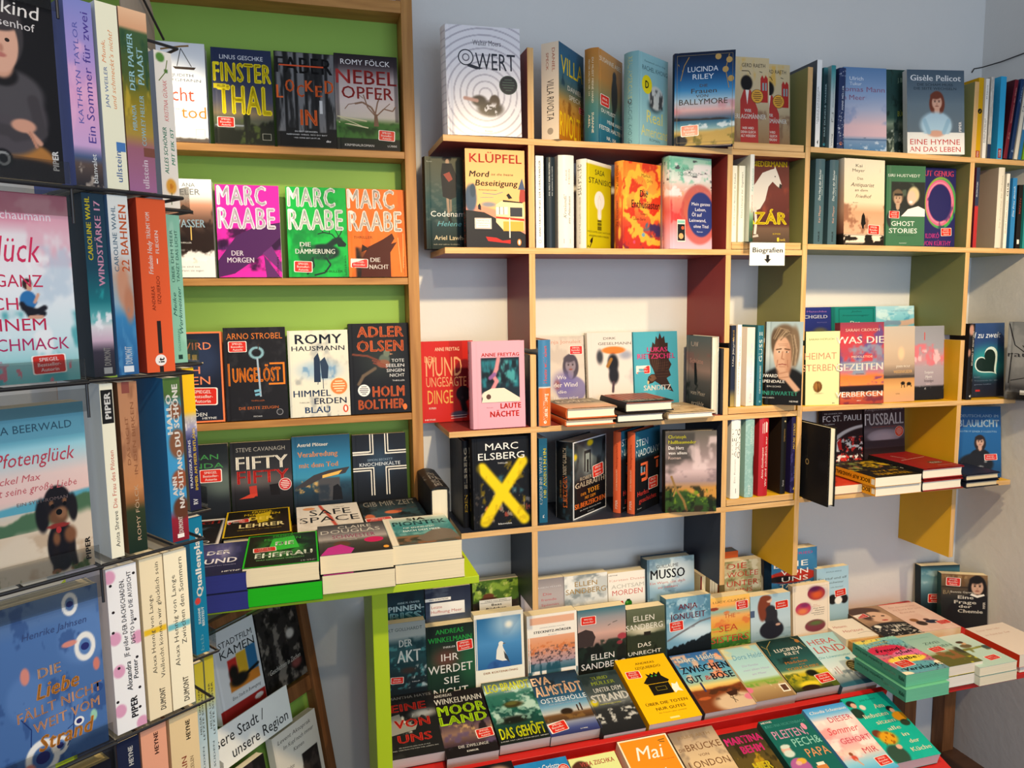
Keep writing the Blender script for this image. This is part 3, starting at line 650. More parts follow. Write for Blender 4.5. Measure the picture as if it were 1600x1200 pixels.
# ------------------------------------------------------------------ green bookcase, lime table under it
G = empty('green_bookcase', (0, 1.785, .92), label='pine framed bookcase with green back panel on the left', cat='bookcase')
box('back_panel', (-.46, 1.772, .925), (.2443, 1.784, 2.11), M['green'], G)
MB().box((.2445, 1.705, .928), (.2695, 1.784, 2.15)).build('post', M['pinev'], G, .001)
MB().box((-.486, 1.705, .928), (-.46, 1.784, 2.15)).build('post', M['pinev'], G, .001)
MB().box((-.46, 1.705, 2.079), (.2445, 1.772, 2.105)).build('top_rail', M['pine'], G, .001)
for z in (1.782, 1.501, 1.187): MB().box((-.46, 1.707, z-.0155), (.2445, 1.772, z)).build('shelf_board', M['pine'], G, .001)
MB().box((-.46, 1.710, .922), (.2445, 1.772, .94)).build('shelf_board', M['pine'], G, .001)
rel(G)
GT = empty('display_table', (0, 1.5, .92), label='lime green table in front of the green bookcase with flat book stacks', cat='table')
MB().box((-.46, 1.335, .905), (.312, 1.702, .9195)).build('table_top', M['lime'], GT, .001)
MB().box((.112, 1.40, 0), (.142, 1.62, .905)).build('leg', M['lime'], GT, .001)
MB().box((-.45, 1.40, 0), (-.42, 1.62, .905)).build('leg', M['lime'], GT, .001)
rel(GT)

# ------------------------------------------------------------------ leaning local-interest board below the table
a = math.radians(48); LB = empty('leaning_display_board', (-.158, 1.599, .673), (math.radians(-10), 0, a), label='leaning pine framed board with green panel below the lime table', cat='display board')
MB().box((-.30, .024, -.50), (.2, .032, .115)).build('back_panel', M['green'], LB)
MB().box((.2, -.004, -.50), (.224, .032, .118)).build('post', M['darkpine'], LB, .001)
MB().box((-.30, .004, -.142), (.2, .024, -.108)).build('ledge', M['darkpine'], LB, .001)
MB().box((-.30, -.016, -.42), (.2, .024, -.40)).build('ledge', M['darkpine'], LB, .001)
MB().box((-.30, .004, .10), (.2, .024, .118)).build('top_rail', M['darkpine'], LB, .001)

# ------------------------------------------------------------------ red tiered table
RT = empty('tiered_display_table', (.8, 1.5, 0), label='red stepped display table full of paperbacks under the wall shelves', cat='table')
tl = math.radians(17); s_, c_ = math.sin(tl), math.cos(tl)
def slab(x0, x1, ya, yb, off, th):   # slab parallel to the slanted display surface, off = below cover plane
    def p(x, y, o): 
        z = .50+(y-1.54)*math.tan(tl); return (x, y+s_*o, z-c_*o)
    return MB().hexa([p(x0, ya, off+th), p(x1, ya, off+th), p(x1, yb, off+th), p(x0, yb, off+th), p(x0, ya, off), p(x1, ya, off), p(x1, yb, off), p(x0, yb, off)])
slab(.146, 1.386, 1.12, 1.60, .032, .014).build('slanted_top', M['red'], RT, .001)
slab(.146, 1.386, 1.4275, 1.4395, .006, .026).build('ledge', M['red'], RT, .001)
box('rear_step', (.146, 1.640, .40), (1.372, 1.700, .4995), M['red'], RT); box('rear_step', (.146, 1.7015, .40), (1.372, 1.783, .5395), M['red'], RT)
box('side_top', (1.386, 1.335, .486), (1.79, 1.783, .4995), M['red'], RT)
box('side_ledge', (1.79, 1.60, .40), (1.964, 1.783, .4145), M['red'], RT)
for x, y in ((1.77, 1.755), (1.93, 1.76)): box('leg', (x-.022, y-.022, 0), (x+.022, y+.022, .40 if x > 1.8 else .486), M['darkpine'], RT)
for x in (.2, 1.3): box('leg', (x-.02, 1.66, 0), (x+.02, 1.70, .40), M['darkpine'], RT)
rel(RT)

# ------------------------------------------------------------------ wire paperback rack at the left
K0 = (-.158, .941, 1.367); ra = math.radians(35)
RK = empty('wire_book_rack', (K0[0], K0[1], 0), (0, 0, ra), label='black wire rack of pocket books standing close at the left', cat='rack')
TZ = (1.573, 1.367, 1.160, .951, .744)   # local x along the rack, y away from the viewer
for z in TZ:
    MB().tube([(-.225, -.006, z-.004), (-.083, -.006, z-.004), (-.083, .06, z-.004)], .0022).tube([(-.225, .0, z-.004), (-.225, .06, z-.004)], .0016).tube([(-.16, -.006, z-.004), (-.16, .06, z-.004)], .0016).build('tray', M['wire'], RK)
    MB().tube([(-.082, -.004, z-.003), (.036, -.004, z-.003), (.036, .10, z-.003)], .0021).tube([(-.06, .0, z-.003), (-.06, .10, z-.003)], .0015).tube([(-.0, .0, z-.003), (-.0, .10, z-.003)], .0015).build('tray', M['wire'], RK)
    MB().tube([(.03, .111, z-.003), (.108, .111, z-.003), (.108, .22, z-.003)], .0021).tube([(.06, .113, z-.003), (.06, .21, z-.003)], .0015).build('tray', M['wire'], RK)
    MB().box((-.222, -.0052, z), (-.0845, -.0040, z+.022)).build('clear_lip', M['clear'], RK)
    MB().box((-.222, -.0052, z+.172), (-.0845, -.0040, z+.197)).build('clear_lip', M['clear'], RK)
    MB().box((.1055, .113, z), (.1067, .20, z+.03)).build('clear_lip', M['clear'], RK)
for z in TZ:
    for hxx in (-.0848, -.205): MB().tube([(hxx, -.006, z+.165), (hxx, -.006, z+.203)], .0016).build('hook', M['wire'], RK)
MB().tube([(.135, .285, 0), (.135, .285, 2.1)], .015, k=16).build('column', M['cream'], RK)
MB().tube([(.0, .2, 0), (.0, .2, .03)], .2, k=24).build('base', M['wire'], RK)
cv = MB(); n = 10
for i in range(n+1):
    t = i/n; x = .035+.066*t; yy = .118+.05*t*t
    cv.v += [(x, yy, 1.781), (x, yy, 1.866-.03*t*t), (x, yy+.002, 1.781), (x, yy+.002, 1.866-.03*t*t)]
for i in range(n):
    k = 4*i; cv.f += [(k, k+4, k+5, k+1), (k+2, k+3, k+7, k+6), (k+1, k+5, k+7, k+3), (k, k+2, k+6, k+4)]; cv.m += [0]*4
cv.build('top_pocket', M['taupe'], RK)
MB().tube([(.032, .112, 1.782), (.103, .114, 1.780), (.103, .17, 1.78)], .002).tube([(.03, .112, 1.842), (.06, .116, 1.838), (.104, .15, 1.80)], .0016).build('top_wire', M['wire'], RK)

# ------------------------------------------------------------------ signs and small fittings
def flat_text(parent, s, x0, x1, zb, zt, y, m, b=.01, name='lettering'):
    co, fs = text_geo(s, b, 0); me = MB()
    me.v = [(x0+c[0]*(x1-x0), y, zb+c[1]*(zt-zb)) for c in co]; me.f = list(fs); me.m = [0]*len(fs); return me.build(name, m, parent)
BG = empty('shelf_sign', (1.068, 1.596, 1.524), (0, 0, 0), label='white sign with one word and a down arrow clipped to the olive shelf edge', cat='sign')
cd_ = MB().box((0, -.0004, 0), (.1, .0004, .056)).build('card', M['card'], BG)
flat_text(cd_, 'Biografien', .008, .094, .032, .044, -.0008, M['ink'], .02)
ar = MB(); ar.v = [(.047, -.0008, .026), (.047, -.0008, .016), (.041, -.0008, .016), (.051, -.0008, .006), (.061, -.0008, .016), (.055, -.0008, .016), (.055, -.0008, .026)]
ar.f = [(0, 1, 5, 6), (2, 3, 4)]; ar.m = [0, 0]; ar.build('arrow', M['ink'], cd_)
MB().box((-.018, -.0016, .03), (-.002, -.0004, .058)).box((-.018, -.0016, .0565), (.1, .003, .058)).build('clip', M['clear'], BG)
x, y, z, rx, ry, rz, w, h, t = POSE['sign']
SG = empty('region_sign', (x, y, z), (rx, ry, rz), label='long white sign with dark lettering propped on the leaning board', cat='sign')
sc_ = MB().box((-.05, 0, 0), (w, t, h)).build('card', M['card'], SG, .0008)
flat_text(sc_, 'Unsere Stadt /', -.032, .128, .047, .07, -.0006, M['ink'], .0)
flat_text(sc_, 'unsere Region', .035, .192, .012, .035, -.0006, M['ink'], .0)
cb = MB().tube([(1.925, 1.782, 2.093), (1.933, 1.782, 2.104), (1.950, 1.772, 2.106), (1.961, 1.72, 2.107), (1.9625, 1.55, 2.112), (1.9625, 1.2, 2.118)], .0016)
cb.build('cable', M['wire'], None, label='thin black cable running along the upper right wall', cat='cable')
h_ = MB().box((1.9, 1.785-.006, 1.29), (1.925, 1.784, 1.36)).build('wall_clip', M['clear'], None, .001, label='small clear plastic holder on the wall above the heart island book', cat='holder')
hd = empty('book_holder', (1.9, 1.6, 1.15), label='clear plastic ledge carrying the grey book at the right wall', cat='holder')
q_ = Vector((math.cos(math.radians(-70)), math.sin(math.radians(-70)), 0)); n_ = Vector((-q_.y, q_.x, 0)); o_ = Vector(POSE['x11'][:3]) if 'x11' in POSE else Vector((1.9, 1.6, 1.15))
def hx4(a0, a1, b0, b1, z0, z1): return [tuple(o_+q_*a+n_*b+Vector((0, 0, z))) for z in (z0, z1) for a, b in ((a0, b0), (a1, b0), (a1, b1), (a0, b1))]
MB().hexa(hx4(.008, .122, -.006, .018, -.003, -.0005)).build('ledge', M['clear'], hd); MB().hexa(hx4(.008, .122, -.006, -.0045, -.0005, .02)).build('lip', M['clear'], hd)
rel(hd)

# ------------------------------------------------------------------ books
C1 = 'e9dfc6'; C2 = 'f0ead8'; C3 = 'f2efe6'
GROUP[0] = 'thrillers on the green bookcase'
book('g1', 'p', 'white paperback with hanging scale pans and orange lettering, top green shelf beside the rack',
 [('g', (0, 'd9dde3'), (.4, 'fff'), (1, 'fbfaf5')), ('hill', '5a5048', .965, .012, 14), ('n', 'cfc8c0', 4, 6, .55, .8, .5), ('L', '8a6a40', [(.3, .08), (.62, .04), (.75, .03)], .03), ('L', '2a2220', [(.62, .06), (.55, .24)], .012), ('L', '2a2220', [(.62, .06), (.78, .24)], .012), ('P', '3a2a20', (.48, .245), (.85, .245), (.82, .27), (.52, .27)),
  ('T', 'JUDITH', .46, .8, .315, .345, '444'), ('T', 'BERGMANN', .32, .92, .365, .395, '444'), ('T', 'recht', .2, .8, .45, .59, 'b5482c', -.01), ('T', 'und', .5, .62, .66, .68, 'c08a50'), ('T', 'tod', .58, .98, .64, .76, 'd98028', -.01), ('FR', 'c9bfae', .8, .87, .95, .95, .008)], 'e8e6e0', C3)
book('g2', 'p', 'dark blue paperback with two lines of huge yellow capitals, top green shelf',
 [('g', (0, '26304e'), (.3, '2b3450'), (.55, '4a4a5a'), (.68, '7a6a50'), (.75, '4a4c40'), (1, '23281c')), ('n', '5a6240', 5, 7, .45, .75, .8, .7), ('r', '8a9098', .02, .8, .5, .815), ('hill', '14180f', .8, .07, 6, .02, -.12), ('n', '4d5c28', 9, 12, .5, .7, .7, .72, 2, .4), ('e', '1a2014', .55, .75, .06, .12), ('l', '11140e', [(.53, .72), (.53, 1)], .03),
  ('T', 'LINUS GESCHKE', .14, .86, .07, .115, 'd5d8e0'), ('T', 'FINSTER', .02, .99, .15, .345, 'f2dc1e', .06), ('T', 'THAL', .07, .98, .385, .68, 'f0d81c', .06), ('R', 'd8c41c', .02, .375, .23, .425), ('T', 'THRILLER', .04, .21, .385, .412, '2a2a20', .02), ('K', .2, .775, .27, 0, 3), ('FR', '8a8a80', .8, .88, .95, .95, .008)], '1d2437', C1)
book('g3', 'p', 'black and white plank-patterned paperback with tilted orange letters, top shelf of green bookcase',
 [('b', '1a1a1b')]+[('r', '8d8d8f', .03+i*.17, 0, .15+i*.17, .84-.04*(i % 2), .75) for i in range(6)]+[('n', '1a1a1b', 14, 3, .42, .62, .9), ('gr', .84, 1, '1a1a1a', '0e0e0f'), ('T', 'FABER', .02, .97, .05, .22, '19191a', .03), ('R', 'd2502a', .08, .135, .82, .15),
  ('T', 'L', .02, .13, .35, .49, 'e0622a', .03), ('T', 'O', .17, .32, .29, .42, 'e0622a', .03), ('T', 'C', .36, .48, .34, .47, 'd85c28', .03), ('T', 'K', .5, .64, .29, .41, 'e0622a', .03), ('T', 'E', .67, .78, .34, .46, 'e0622a', .03), ('T', 'D', .83, .98, .28, .42, 'e0622a', .03), ('T', 'IN', .4, .68, .6, .77, 'd8602a', .03), ('R', 'c8c8c8', .73, .5, .78, .64), ('T', 'DU BIST GEFANGEN.', .3, .68, .83, .845, 'ddd'), ('T', 'NIEMAND WEISS, WO DU BIST', .16, .84, .865, .878, 'ddd'), ('T', 'UND DEINE ZEIT LÄUFT AB.', .28, .72, .9, .912, 'ddd'), ('T', 'dtv', .82, .9, .92, .945, 'eee', .03)], '202021', C1)
book('g4', 'p', 'dark paperback with bare misty tree and red capitals, top green shelf by the post',
 [('g', (0, '242023'), (.1, '3a3034'), (.25, 'b9a8a4'), (.5, 'd8c6be'), (.66, 'c8bcae'), (.72, '5f7a45'), (.85, '31502a'), (1, '1b1d1a')), ('n', '2a3a22', 6, 9, .5, .75, .8, .68), ('hill', '3f6a30', .72, .03, 5, .02), ('n', '1f2f1a', 7, 8, .45, .7, .7, .74), ('r', '2a2428', 0, 0, .06, .7, .5), ('r', '2a2428', .94, 0, 1, .7, .5), ('gr', .88, 1, '20281d', '17181a')]+
 [('L', '8a6a56', p, wd) for p, wd in (([(.63, .75), (.62, .62), (.56, .55), (.42, .5), (.3, .52)], .03), ([(.62, .64), (.5, .55), (.44, .42)], .02), ([(.62, .62), (.66, .5), (.72, .4)], .022), ([(.64, .64), (.76, .56), (.9, .58), (.95, .53)], .02), ([(.42, .5), (.2, .53), (.14, .58)], .012), ([(.44, .46), (.36, .42)], .01), ([(.76, .56), (.86, .5)], .012))]+[('P', '7a5c48', (.59, .75), (.605, .62), (.65, .62), (.67, .75)), ('L', 'c9c09a', [(.02, .66), (.48, .7)], .02), ('L', 'c9c09a', [(.04, .72), (.5, .77)], .02), ('L', 'c9c09a', [(.06, .67), (.46, .77)], .012),
  ('T', 'ROMY FÖLCK', .1, .88, .055, .11, 'e8e2e0'), ('T', 'NEBEL', .02, .98, .16, .31, 'a3322f', .02), ('T', 'OPFER', .1, .92, .335, .465, 'a83834', .015), ('K', .79, .845, .25, 3, 3), ('T', 'KRIMINALROMAN', .12, .58, .945, .97, 'c8c4be'), ('T', 'LÜBBE', .8, .95, .945, .965, 'c8c4be')], '1c1a1c', C1)
book('g5', 'p', 'white paperback with dark ink stain and small house, second green shelf beside the rack',
 [('g', (0, 'fff'), (.18, 'fbf3e6'), (.26, 'd99a7a'), (.4, '7a5a4a'), (.6, '1f1614'), (.74, '2a1d18'), (.82, 'e9d8c6'), (1, 'f6efe2')), ('n', '2a1c18', 5, 6, .5, .66, .9, .2, .8), ('n', 'fbf6ee', 6, 9, .52, .62, .9, .7, 1), ('hill', 'f5eee2', .8, .1, 6, .01), ('P', '2a1a16', (.4, .34), (.5, .26), (.62, .3), (.68, .36)), ('L', 'd8b060', [(.62, .48), (.62, .62)], .02), ('T', 'ANA', .5, .72, .04, .08, '777'), ('T', 'SEELER', .3, .8, .1, .16, '777'), ('T', 'WASSER', .3, .86, .41, .49, 'a9c4cf', .02), ('T', 'THRILLER', .42, .62, .64, .655, 'e0d8cc'), ('T', 'Sie sind tot.', .42, .75, .88, .9, '888'), ('T', 'Wenn sie sagen', .4, .8, .92, .94, '888')], 'f0e8dc', C3)
book('g6', 'p', 'magenta paperback with large white capitals and purple rock art, second green shelf',
 [('b', 'e42aa8'), ('n', 'b52a92', 4, 6, .4, .7, .6, .5), ('P', '4d2357', (0, .82), (.3, .55), (.6, .45), (1, .4), (1, .56), (.7, .75), (.25, .96), (0, 1)), ('hill', '5b2a66', .6, .08, 5, .05, -.15, .7), ('n', '2c1234', 6, 8, .45, .7, .9, .45, .95), ('P', '5a2a62', (.72, .76), (.97, 1), (.75, 1)), ('P', '6a3070', (.85, .66), (1, .86), (1, .95), (.7, .74)), ('n', 'e42aa8', 3, 3, .6, .7, .8, .8),
  ('T', 'MARC', .02, .8, .01, .215, 'f3e9ee', .06), ('T', 'RAABE', .02, .93, .245, .47, 'f3e9ee', .06), ('T', 'DER', .21, .4, .71, .765, 'f0e6ee', .02), ('T', 'MORGEN', .14, .56, .785, .84, 'f0e6ee', .02), ('W', 'ullstein', .98, .78, .91, .955, '2a1230')], 'cfc8c8', C3, back='ddd')
book('g7', 'p', 'bright green paperback with dark leaping stag, second shelf of green bookcase',
 [('b', '18b848'), ('n', '0c6a34', 4, 6, .42, .72, .7, .35), ('e', '17302c', .58, .72, .28, .09), ('e', '17302c', .3, .74, .14, .12), ('l', '17302c', [(.66, .66), (.78, .6), (.86, .58)], .1), ('P', '17302c', (.78, .56), (.88, .56), (.98, .63), (.96, .66), (.84, .66)), ('L', '17302c', [(.8, .57), (.74, .52), (.6, .5), (.5, .52)], .018), ('L', '17302c', [(.82, .57), (.88, .52), (.92, .46)], .018), ('L', '17302c', [(.7, .52), (.7, .46)], .014), ('L', '17302c', [(.6, .51), (.56, .46)], .014), ('L', '17302c', [(.85, .54), (.8, .47)], .014), ('L', '17302c', [(.62, .78), (.7, .86), (.6, .95), (.42, .98)], .028), ('L', '17302c', [(.4, .78), (.42, .88), (.3, .97)], .028), ('n', '148c3c', 6, 6, .5, .7, .5),
  ('T', 'MARC', .02, .82, .005, .215, 'eef0e8', .06), ('T', 'RAABE', .02, .94, .245, .47, 'eef0e8', .06), ('T', 'DIE', .2, .38, .61, .66, 'eef4ea', .02), ('T', 'DÄMMERUNG', .12, .78, .685, .74, 'eef4ea', .02), ('K', .24, .885, .29, 2, 3), ('T', 'THRILLER', .58, .9, .925, .95, '123a20'), ('W', 'ullstein', .98, .76, .93, .965, '0b5a28')], 'd5d8cf', C3, back='ddd')
book('g8', 'p', 'orange paperback with howling wolf head, right end of second green shelf',
 [('b', 'e8742a'), ('n', 'c95a1c', 8, 2, .5, .7, .6), ('P', '4a1a12', (.2, 1), (.24, .78), (.34, .66), (.6, .57), (.76, .5), (.8, .56), (.74, .62), (.84, .6), (.72, .72), (.72, 1)), ('n', '1d1414', 3, 4, .35, .6, 1, .64, 2, .1, .72), ('P', '2a1512', (.22, .72), (.24, .63), (.36, .68)), ('n', 'b8421c', 5, 5, .55, .7, .8, .62, .8, .4, .75), ('L', 'f2b070', [(.86, .55), (.9, .95)], .01), ('L', 'f2b070', [(.95, .5), (.94, .9)], .01),
  ('T', 'MARC', .01, .82, .005, .22, 'f4e9dc', .06), ('T', 'RAABE', .02, .94, .25, .475, 'f4e9dc', .06), ('T', 'THRILLER', .1, .42, .535, .565, '7a3a18'), ('T', 'DIE', .37, .54, .78, .83, 'f6ece4', .02), ('T', 'NACHT', .35, .68, .86, .91, 'f6ece4', .02), ('K', .18, .845, .28, 2, 2), ('W', 'ullstein', .98, .77, .94, .97, '8a3a12')], 'd9662a', C3, back='ddd')
book('g9', 'h', 'black book with orange frame, third green shelf beside the rack',
 [('b', '1b2030'), ('e', '2a3550', .65, .3, .3, .2, .6), ('FR', 'ee7a48', -.1, 0, 1, 1, .03), ('T', 'NIE WIRD', -.1, .82, .115, .195, 'e9855a', .0), ('R', 'c8a860', .4, .24, .47, .3), ('R', 'c8a860', .5, .25, .58, .31), ('L', 'c8b080', [(.3, .36), (.68, .34)], .02), ('T', 'NACH', -.1, .62, .38, .46, 'e9855a'), ('T', 'FINDEN', -.1, .78, .49, .58, 'e9855a'), ('K', .64, .71, .48, 2, 3), ('T', 'LINDA', .2, .55, .83, .87, 'ddd'), ('T', 'CASTEN DEN', .1, .7, .89, .93, 'ddd'), ('T', 'HEYNE', .62, .86, .94, .965, 'eee', .02)], 'e8764a', C1, back='e8764a')
book('g10', 'p', 'black paperback with orange stamped box and old key, third green shelf',
 [('b', '1c1b1f'), ('n', '2a292d', 7, 9, .5, .7, .8), ('FR', 'e07a26', .05, .385, .97, .625, .03), ('T', 'ARNO STROBEL', .05, .95, .06, .125, 'd2722e', .01), ('T', 'UNGELÖST', .12, .9, .435, .585, 'e07a26', .06), ('ring', '7fa8b4', .52, .275, .1, .055, .3), ('L', '9ab', [(.53, .33), (.56, .75)], .03), ('L', '6fa8c0', [(.46, .69), (.56, .68)], .04), ('L', '6fa8c0', [(.47, .73), (.56, .72)], .04), ('L', '3a2a24', [(.55, .24), (.56, .18)], .015), ('K', .22, .205, .28, 0, 3), ('T', 'THRILLER', .4, .62, .785, .8, 'a8582c'), ('T', 'DIE ERSTE ZEUGIN', .2, .84, .855, .885, 'b8602c'), ('T', 'FISCHER', .43, .57, .955, .97, 'ddd', .02), ('O', '8a8a90', .86, .925, .055), ('O', '26262a', .86, .925, .045)], '1a1a1d', C1)
book('g11', 'p', 'pale grey paperback with blue ink figures and orange round badge, third green shelf',
 [('b', 'ded9c8'), ('n', '8f9496', 4, 5, .6, .8, .7), ('r', '9aa0a0', 0, 0, .03, 1, .6), ('n', '6a7074', 9, 9, .66, .8, .8, .85), ('e', '8fb0cc', .5, .46, .32, .1, .7, .8), ('n', '6f95b8', 7, 9, .52, .66, .9, .3, .58, .2, .8), ('P', '23324a', (.42, .32), (.49, .26), (.52, .34), (.52, .6), (.41, .6)), ('P', '2b3c54', (.52, .36), (.6, .31), (.66, .42), (.64, .56), (.54, .56)), ('L', '2a3a50', [(.56, .55), (.56, .68)], .012), ('L', '2a3a50', [(.48, .58), (.47, .63)], .012),
  ('T', 'ROMY', .12, .9, .045, .155, '23293a', .025), ('T', 'HAUSMANN', .06, .94, .18, .235, '2b3140', .015), ('T', 'HIMMEL', .06, .68, .69, .765, '2b3f60', .025), ('T', 'ERDEN', .4, .94, .785, .855, '2b3450', .025), ('T', 'BLAU', .24, .66, .885, .955, '2b4a74', .03), ('T', 'THRILLER', .15, .32, .825, .84, '555'), ('KO', .82, .655, .14, 'e0792a', 'f2d8a8'), ('O', 'd84a20', .92, .92, .045, .045), ('O', 'f4f0e8', .92, .92, .02, .03)], 'bdb8aa', C1)
book('g12', 'p', 'black paperback with orange-brown capitals and a small bird, third green shelf by the post',
 [('b', '1a1b20'), ('e', '2a3030', .5, .4, .3, .2, .8), ('e', '5f6a5e', .58, .4, .09, .055), ('e', '6d7766', .62, .335, .055, .04), ('P', 'b08060', (.675, .335), (.73, .345), (.675, .355)), ('e', '8a5a44', .56, .45, .11, .045), ('l', '6a5a4a', [(.14, .67), (.22, .58), (.42, .5)], .05), ('l', '7a4030', [(.06, .34), (.3, .36), (.5, .42)], .025), ('l', '8a4434', [(.4, .44), (.62, .5)], .015), ('l', '8a4434', [(.38, .41), (.6, .47)], .015),
  ('T', 'ADLER', .14, .92, .035, .15, 'd8683e', .05), ('T', 'OLSEN', .13, .91, .19, .31, 'd8683e', .05), ('T', 'TOTE', .7, .91, .4, .435, 'ddd'), ('T', 'SEELEN', .6, .91, .455, .49, 'ddd'), ('T', 'SINGEN', .61, .91, .51, .545, 'ddd'), ('T', 'NICHT', .66, .91, .565, .6, 'ddd'), ('T', 'THRILLER', .7, .91, .635, .65, 'ddd'), ('T', 'HOLM', .36, .9, .7, .815, 'd8683e', .05), ('T', 'BOLTHER', .12, .9, .845, .95, 'd8683e', .05), ('KO', .22, .74, .1, 'eee8e0', '2a2a30'), ('O', 'e8783a', .9, .94, .035, .035)], '191a1e', C1)
book('g13', 'p', 'dark paperback with green capitals and red sticker behind the stacks beside the rack',
 [('g', (0, '1c2024'), (.5, '2d3438'), (1, '20242a')), ('e', '5a6660', .9, .6, .3, .2, .7), ('T', 'MEGAN', .1, .84, .155, .235, '3f8a4a', .0), ('T', 'RANDA', .1, .92, .29, .37, '3f8a4a', .0), ('K', .7, .49, .36, 0, 3)], '17191c', C1)
book('g14', 'p', 'black paperback with white and red repeated words, standing behind the flat stacks',
 [('g', (0, '1d1d20'), (.5, '303034'), (.62, '4a4648'), (.8, '262428'), (1, '18181b')), ('e', '6a625e', .35, .6, .3, .12, .8, .6), ('e', '5a5452', .72, .6, .25, .1, .8, .6), ('T', 'STEVE CAVANAGH', .1, .9, .085, .15, '9a968f', .0), ('T', 'FIFTY', .09, .94, .225, .43, 'efe8da', .02), ('T', 'FIFTY', .1, .95, .45, .655, 'c4302c', .02), ('P', 'b8382c', (.29, .7), (.41, .69), (.42, .86), (.3, .86)), ('P', 'c8402e', (.3, .82), (.42, .82), (.36, .88), (.12, .89)), ('P', '1a1617', (.62, .69), (.78, .68), (.79, .86), (.64, .86)), ('KO', .88, .7, .1, 'c0302e', 'e8d8d0')], '1a1a1c', 'e6d6b4')
book('g15', 'p', 'blue paperback with salmon two-line title over a lit swooping roof, behind the flat stacks',
 [('g', (0, '1f4a68'), (.4, '2f7ea6'), (.6, '3a88a8'), (.7, '27485c'), (1, '1c2530')), ('r', '4a4a4e', .42, .62, .8, .95), ('n', 'd8a860', 8, 10, .6, .75, .9, .62, .85, 0, .45), ('n', '1a2a3a', 6, 8, .5, .7, .6, .7), ('P', '3d3a3e', (0, .75), (.35, .57), (.62, .51), (.98, .48), (.9, .57), (.5, .62), (.2, .73)), ('P', 'e8b45a', (.5, .58), (.85, .52), (.78, .58), (.5, .62)), ('P', '17181c', (.68, .75), (.76, .72), (.82, .78), (.84, .95), (.66, .95)), ('T', 'Astrid Plötner', .09, .62, .1, .15, 'ece4d6', .03), ('T', 'Verabredung', .09, .78, .225, .3, 'e5a070', .04), ('T', 'mit dem Tod', .11, .78, .385, .455, 'e5a070', .04)], '1d4a68', 'e6d6b4')
book('g16', 'p', 'black and white cross-patterned paperback behind the flat stacks, by the bookcase post',
 [('b', '1a1d24'), ('g', (0, '1b1e26'), (.5, '252c38'), (1, '171a20')), ('n', '30506a', 4, 6, .55, .75, .8, .35, .8, .3, .7), ('e', '3a5a74', .5, .45, .2, .25, .9, .5)]+
 [('R', 'ece7dc', *q) for q in ((.32, 0, .39, .335), (.0, .275, .39, .335), (.6, 0, .67, .335), (.6, .275, 1, .335), (.32, .54, .39, 1), (0, .54, .39, .6), (.6, .54, .67, 1), (.6, .54, 1, .6))]+[('R', '1b1e25', *q) for q in ((.34, 0, .37, .305), (0, .295, .37, .315), (.62, 0, .65, .305), (.63, .295, 1, .315), (.34, .57, .37, 1), (0, .56, .37, .58), (.62, .57, .65, 1), (.63, .56, 1, .58))]+
 [('R', 'ece7dc', 0, .305, .3, .3), ('T', 'SIMON BECKETT', .27, .74, .405, .44, '8aa0b4'), ('T', 'KNOCHENKÄLTE', .12, .88, .465, .52, 'dde4ea', .01)], '14161a', 'e6d6b4')
GROUP[0] = 'flat stacks on the lime table'
LM = 'e6d8b6'
book('f1', 'h', 'small white and black flat book with red line on lime table, beside the rack',
 [('b', 'e8e2dc'), ('r', '1d1d20', .08, .06, .95, .96), ('T', 'MÄDCH', .1, .9, .08, .2, 'b03028', .03), ('n', '5a6a7a', 5, 5, .5, .7, .7, .3), ('K', .5, .72, .4, 0, 2), ('T', 'UND', .4, .85, .84, .93, 'ddd')], '1b1b1e', LM)
book('f2', 'h', 'black flat book with yellow border, rear row of the lime table stacks',
 [('b', '1c1a14'), ('FR', 'e0bc1e', 0, 0, 1, 1, .025), ('e', '6a5c10', .55, .3, .2, .25, .8), ('P', 'c8b01c', (.45, .2), (.7, .12), (.65, .5), (.5, .55)), ('n', '1c1a14', 6, 6, .5, .65, .9, .1, .6), ('T', 'FREIDA', .4, .72, .06, .13, 'd8b820'), ('T', 'McFADDEN', .28, .84, .16, .24, 'd8b820'), ('T', 'DER', .36, .74, .3, .43, 'e9cf4a', .04), ('T', 'LEHRER', .22, .9, .56, .7, 'efe0a0', .03), ('T', 'WEM KANNST DU VERTRAUEN', .2, .85, .77, .8, 'a99030'), ('K', .2, .42, .32, -4, 3)], '1c1a14', LM)
book('f3', 'p', 'white flat book with black title and red chain, rear row of lime table stacks',
 [('b', 'e6dfd6'), ('n', 'cfc6ba', 4, 4, .5, .7, .7), ('T', 'SAFE', .2, .86, .2, .44, '1f1f22', .0), ('T', 'SPACE', .04, .96, .5, .72, '1f1f22', .0), ('l', 'c04a38', [(.38, .02), (.42, .2), (.47, .35), (.52, .55), (.55, .75), (.6, 1)], .05), ('O', 'e09a6a', .2, .13, .1, .06), ('T', 'THRILLER', .6, .78, .12, .15, '555')], 'd8cfc4', LM)
book('f4', 'p', 'dark flat book with teal and orange house art, beside the upended book on lime table',
 [('g', (0, '2a2a2c'), (.3, '2a3a40'), (.6, '30505a'), (1, '1c1e20')), ('n', '14171a', 5, 6, .5, .7, .9), ('e', 'd07048', .5, .55, .14, .07), ('e', 'c86a48', .1, .7, .08, .12), ('T', 'GIB MIR ZEIT', .06, .94, .05, .26, '8a867e', -.01), ('n', '7a3a30', 5, 5, .6, .75, .7, .4), ('K', .22, .82, .4, -4, 2)], '222426', LM)
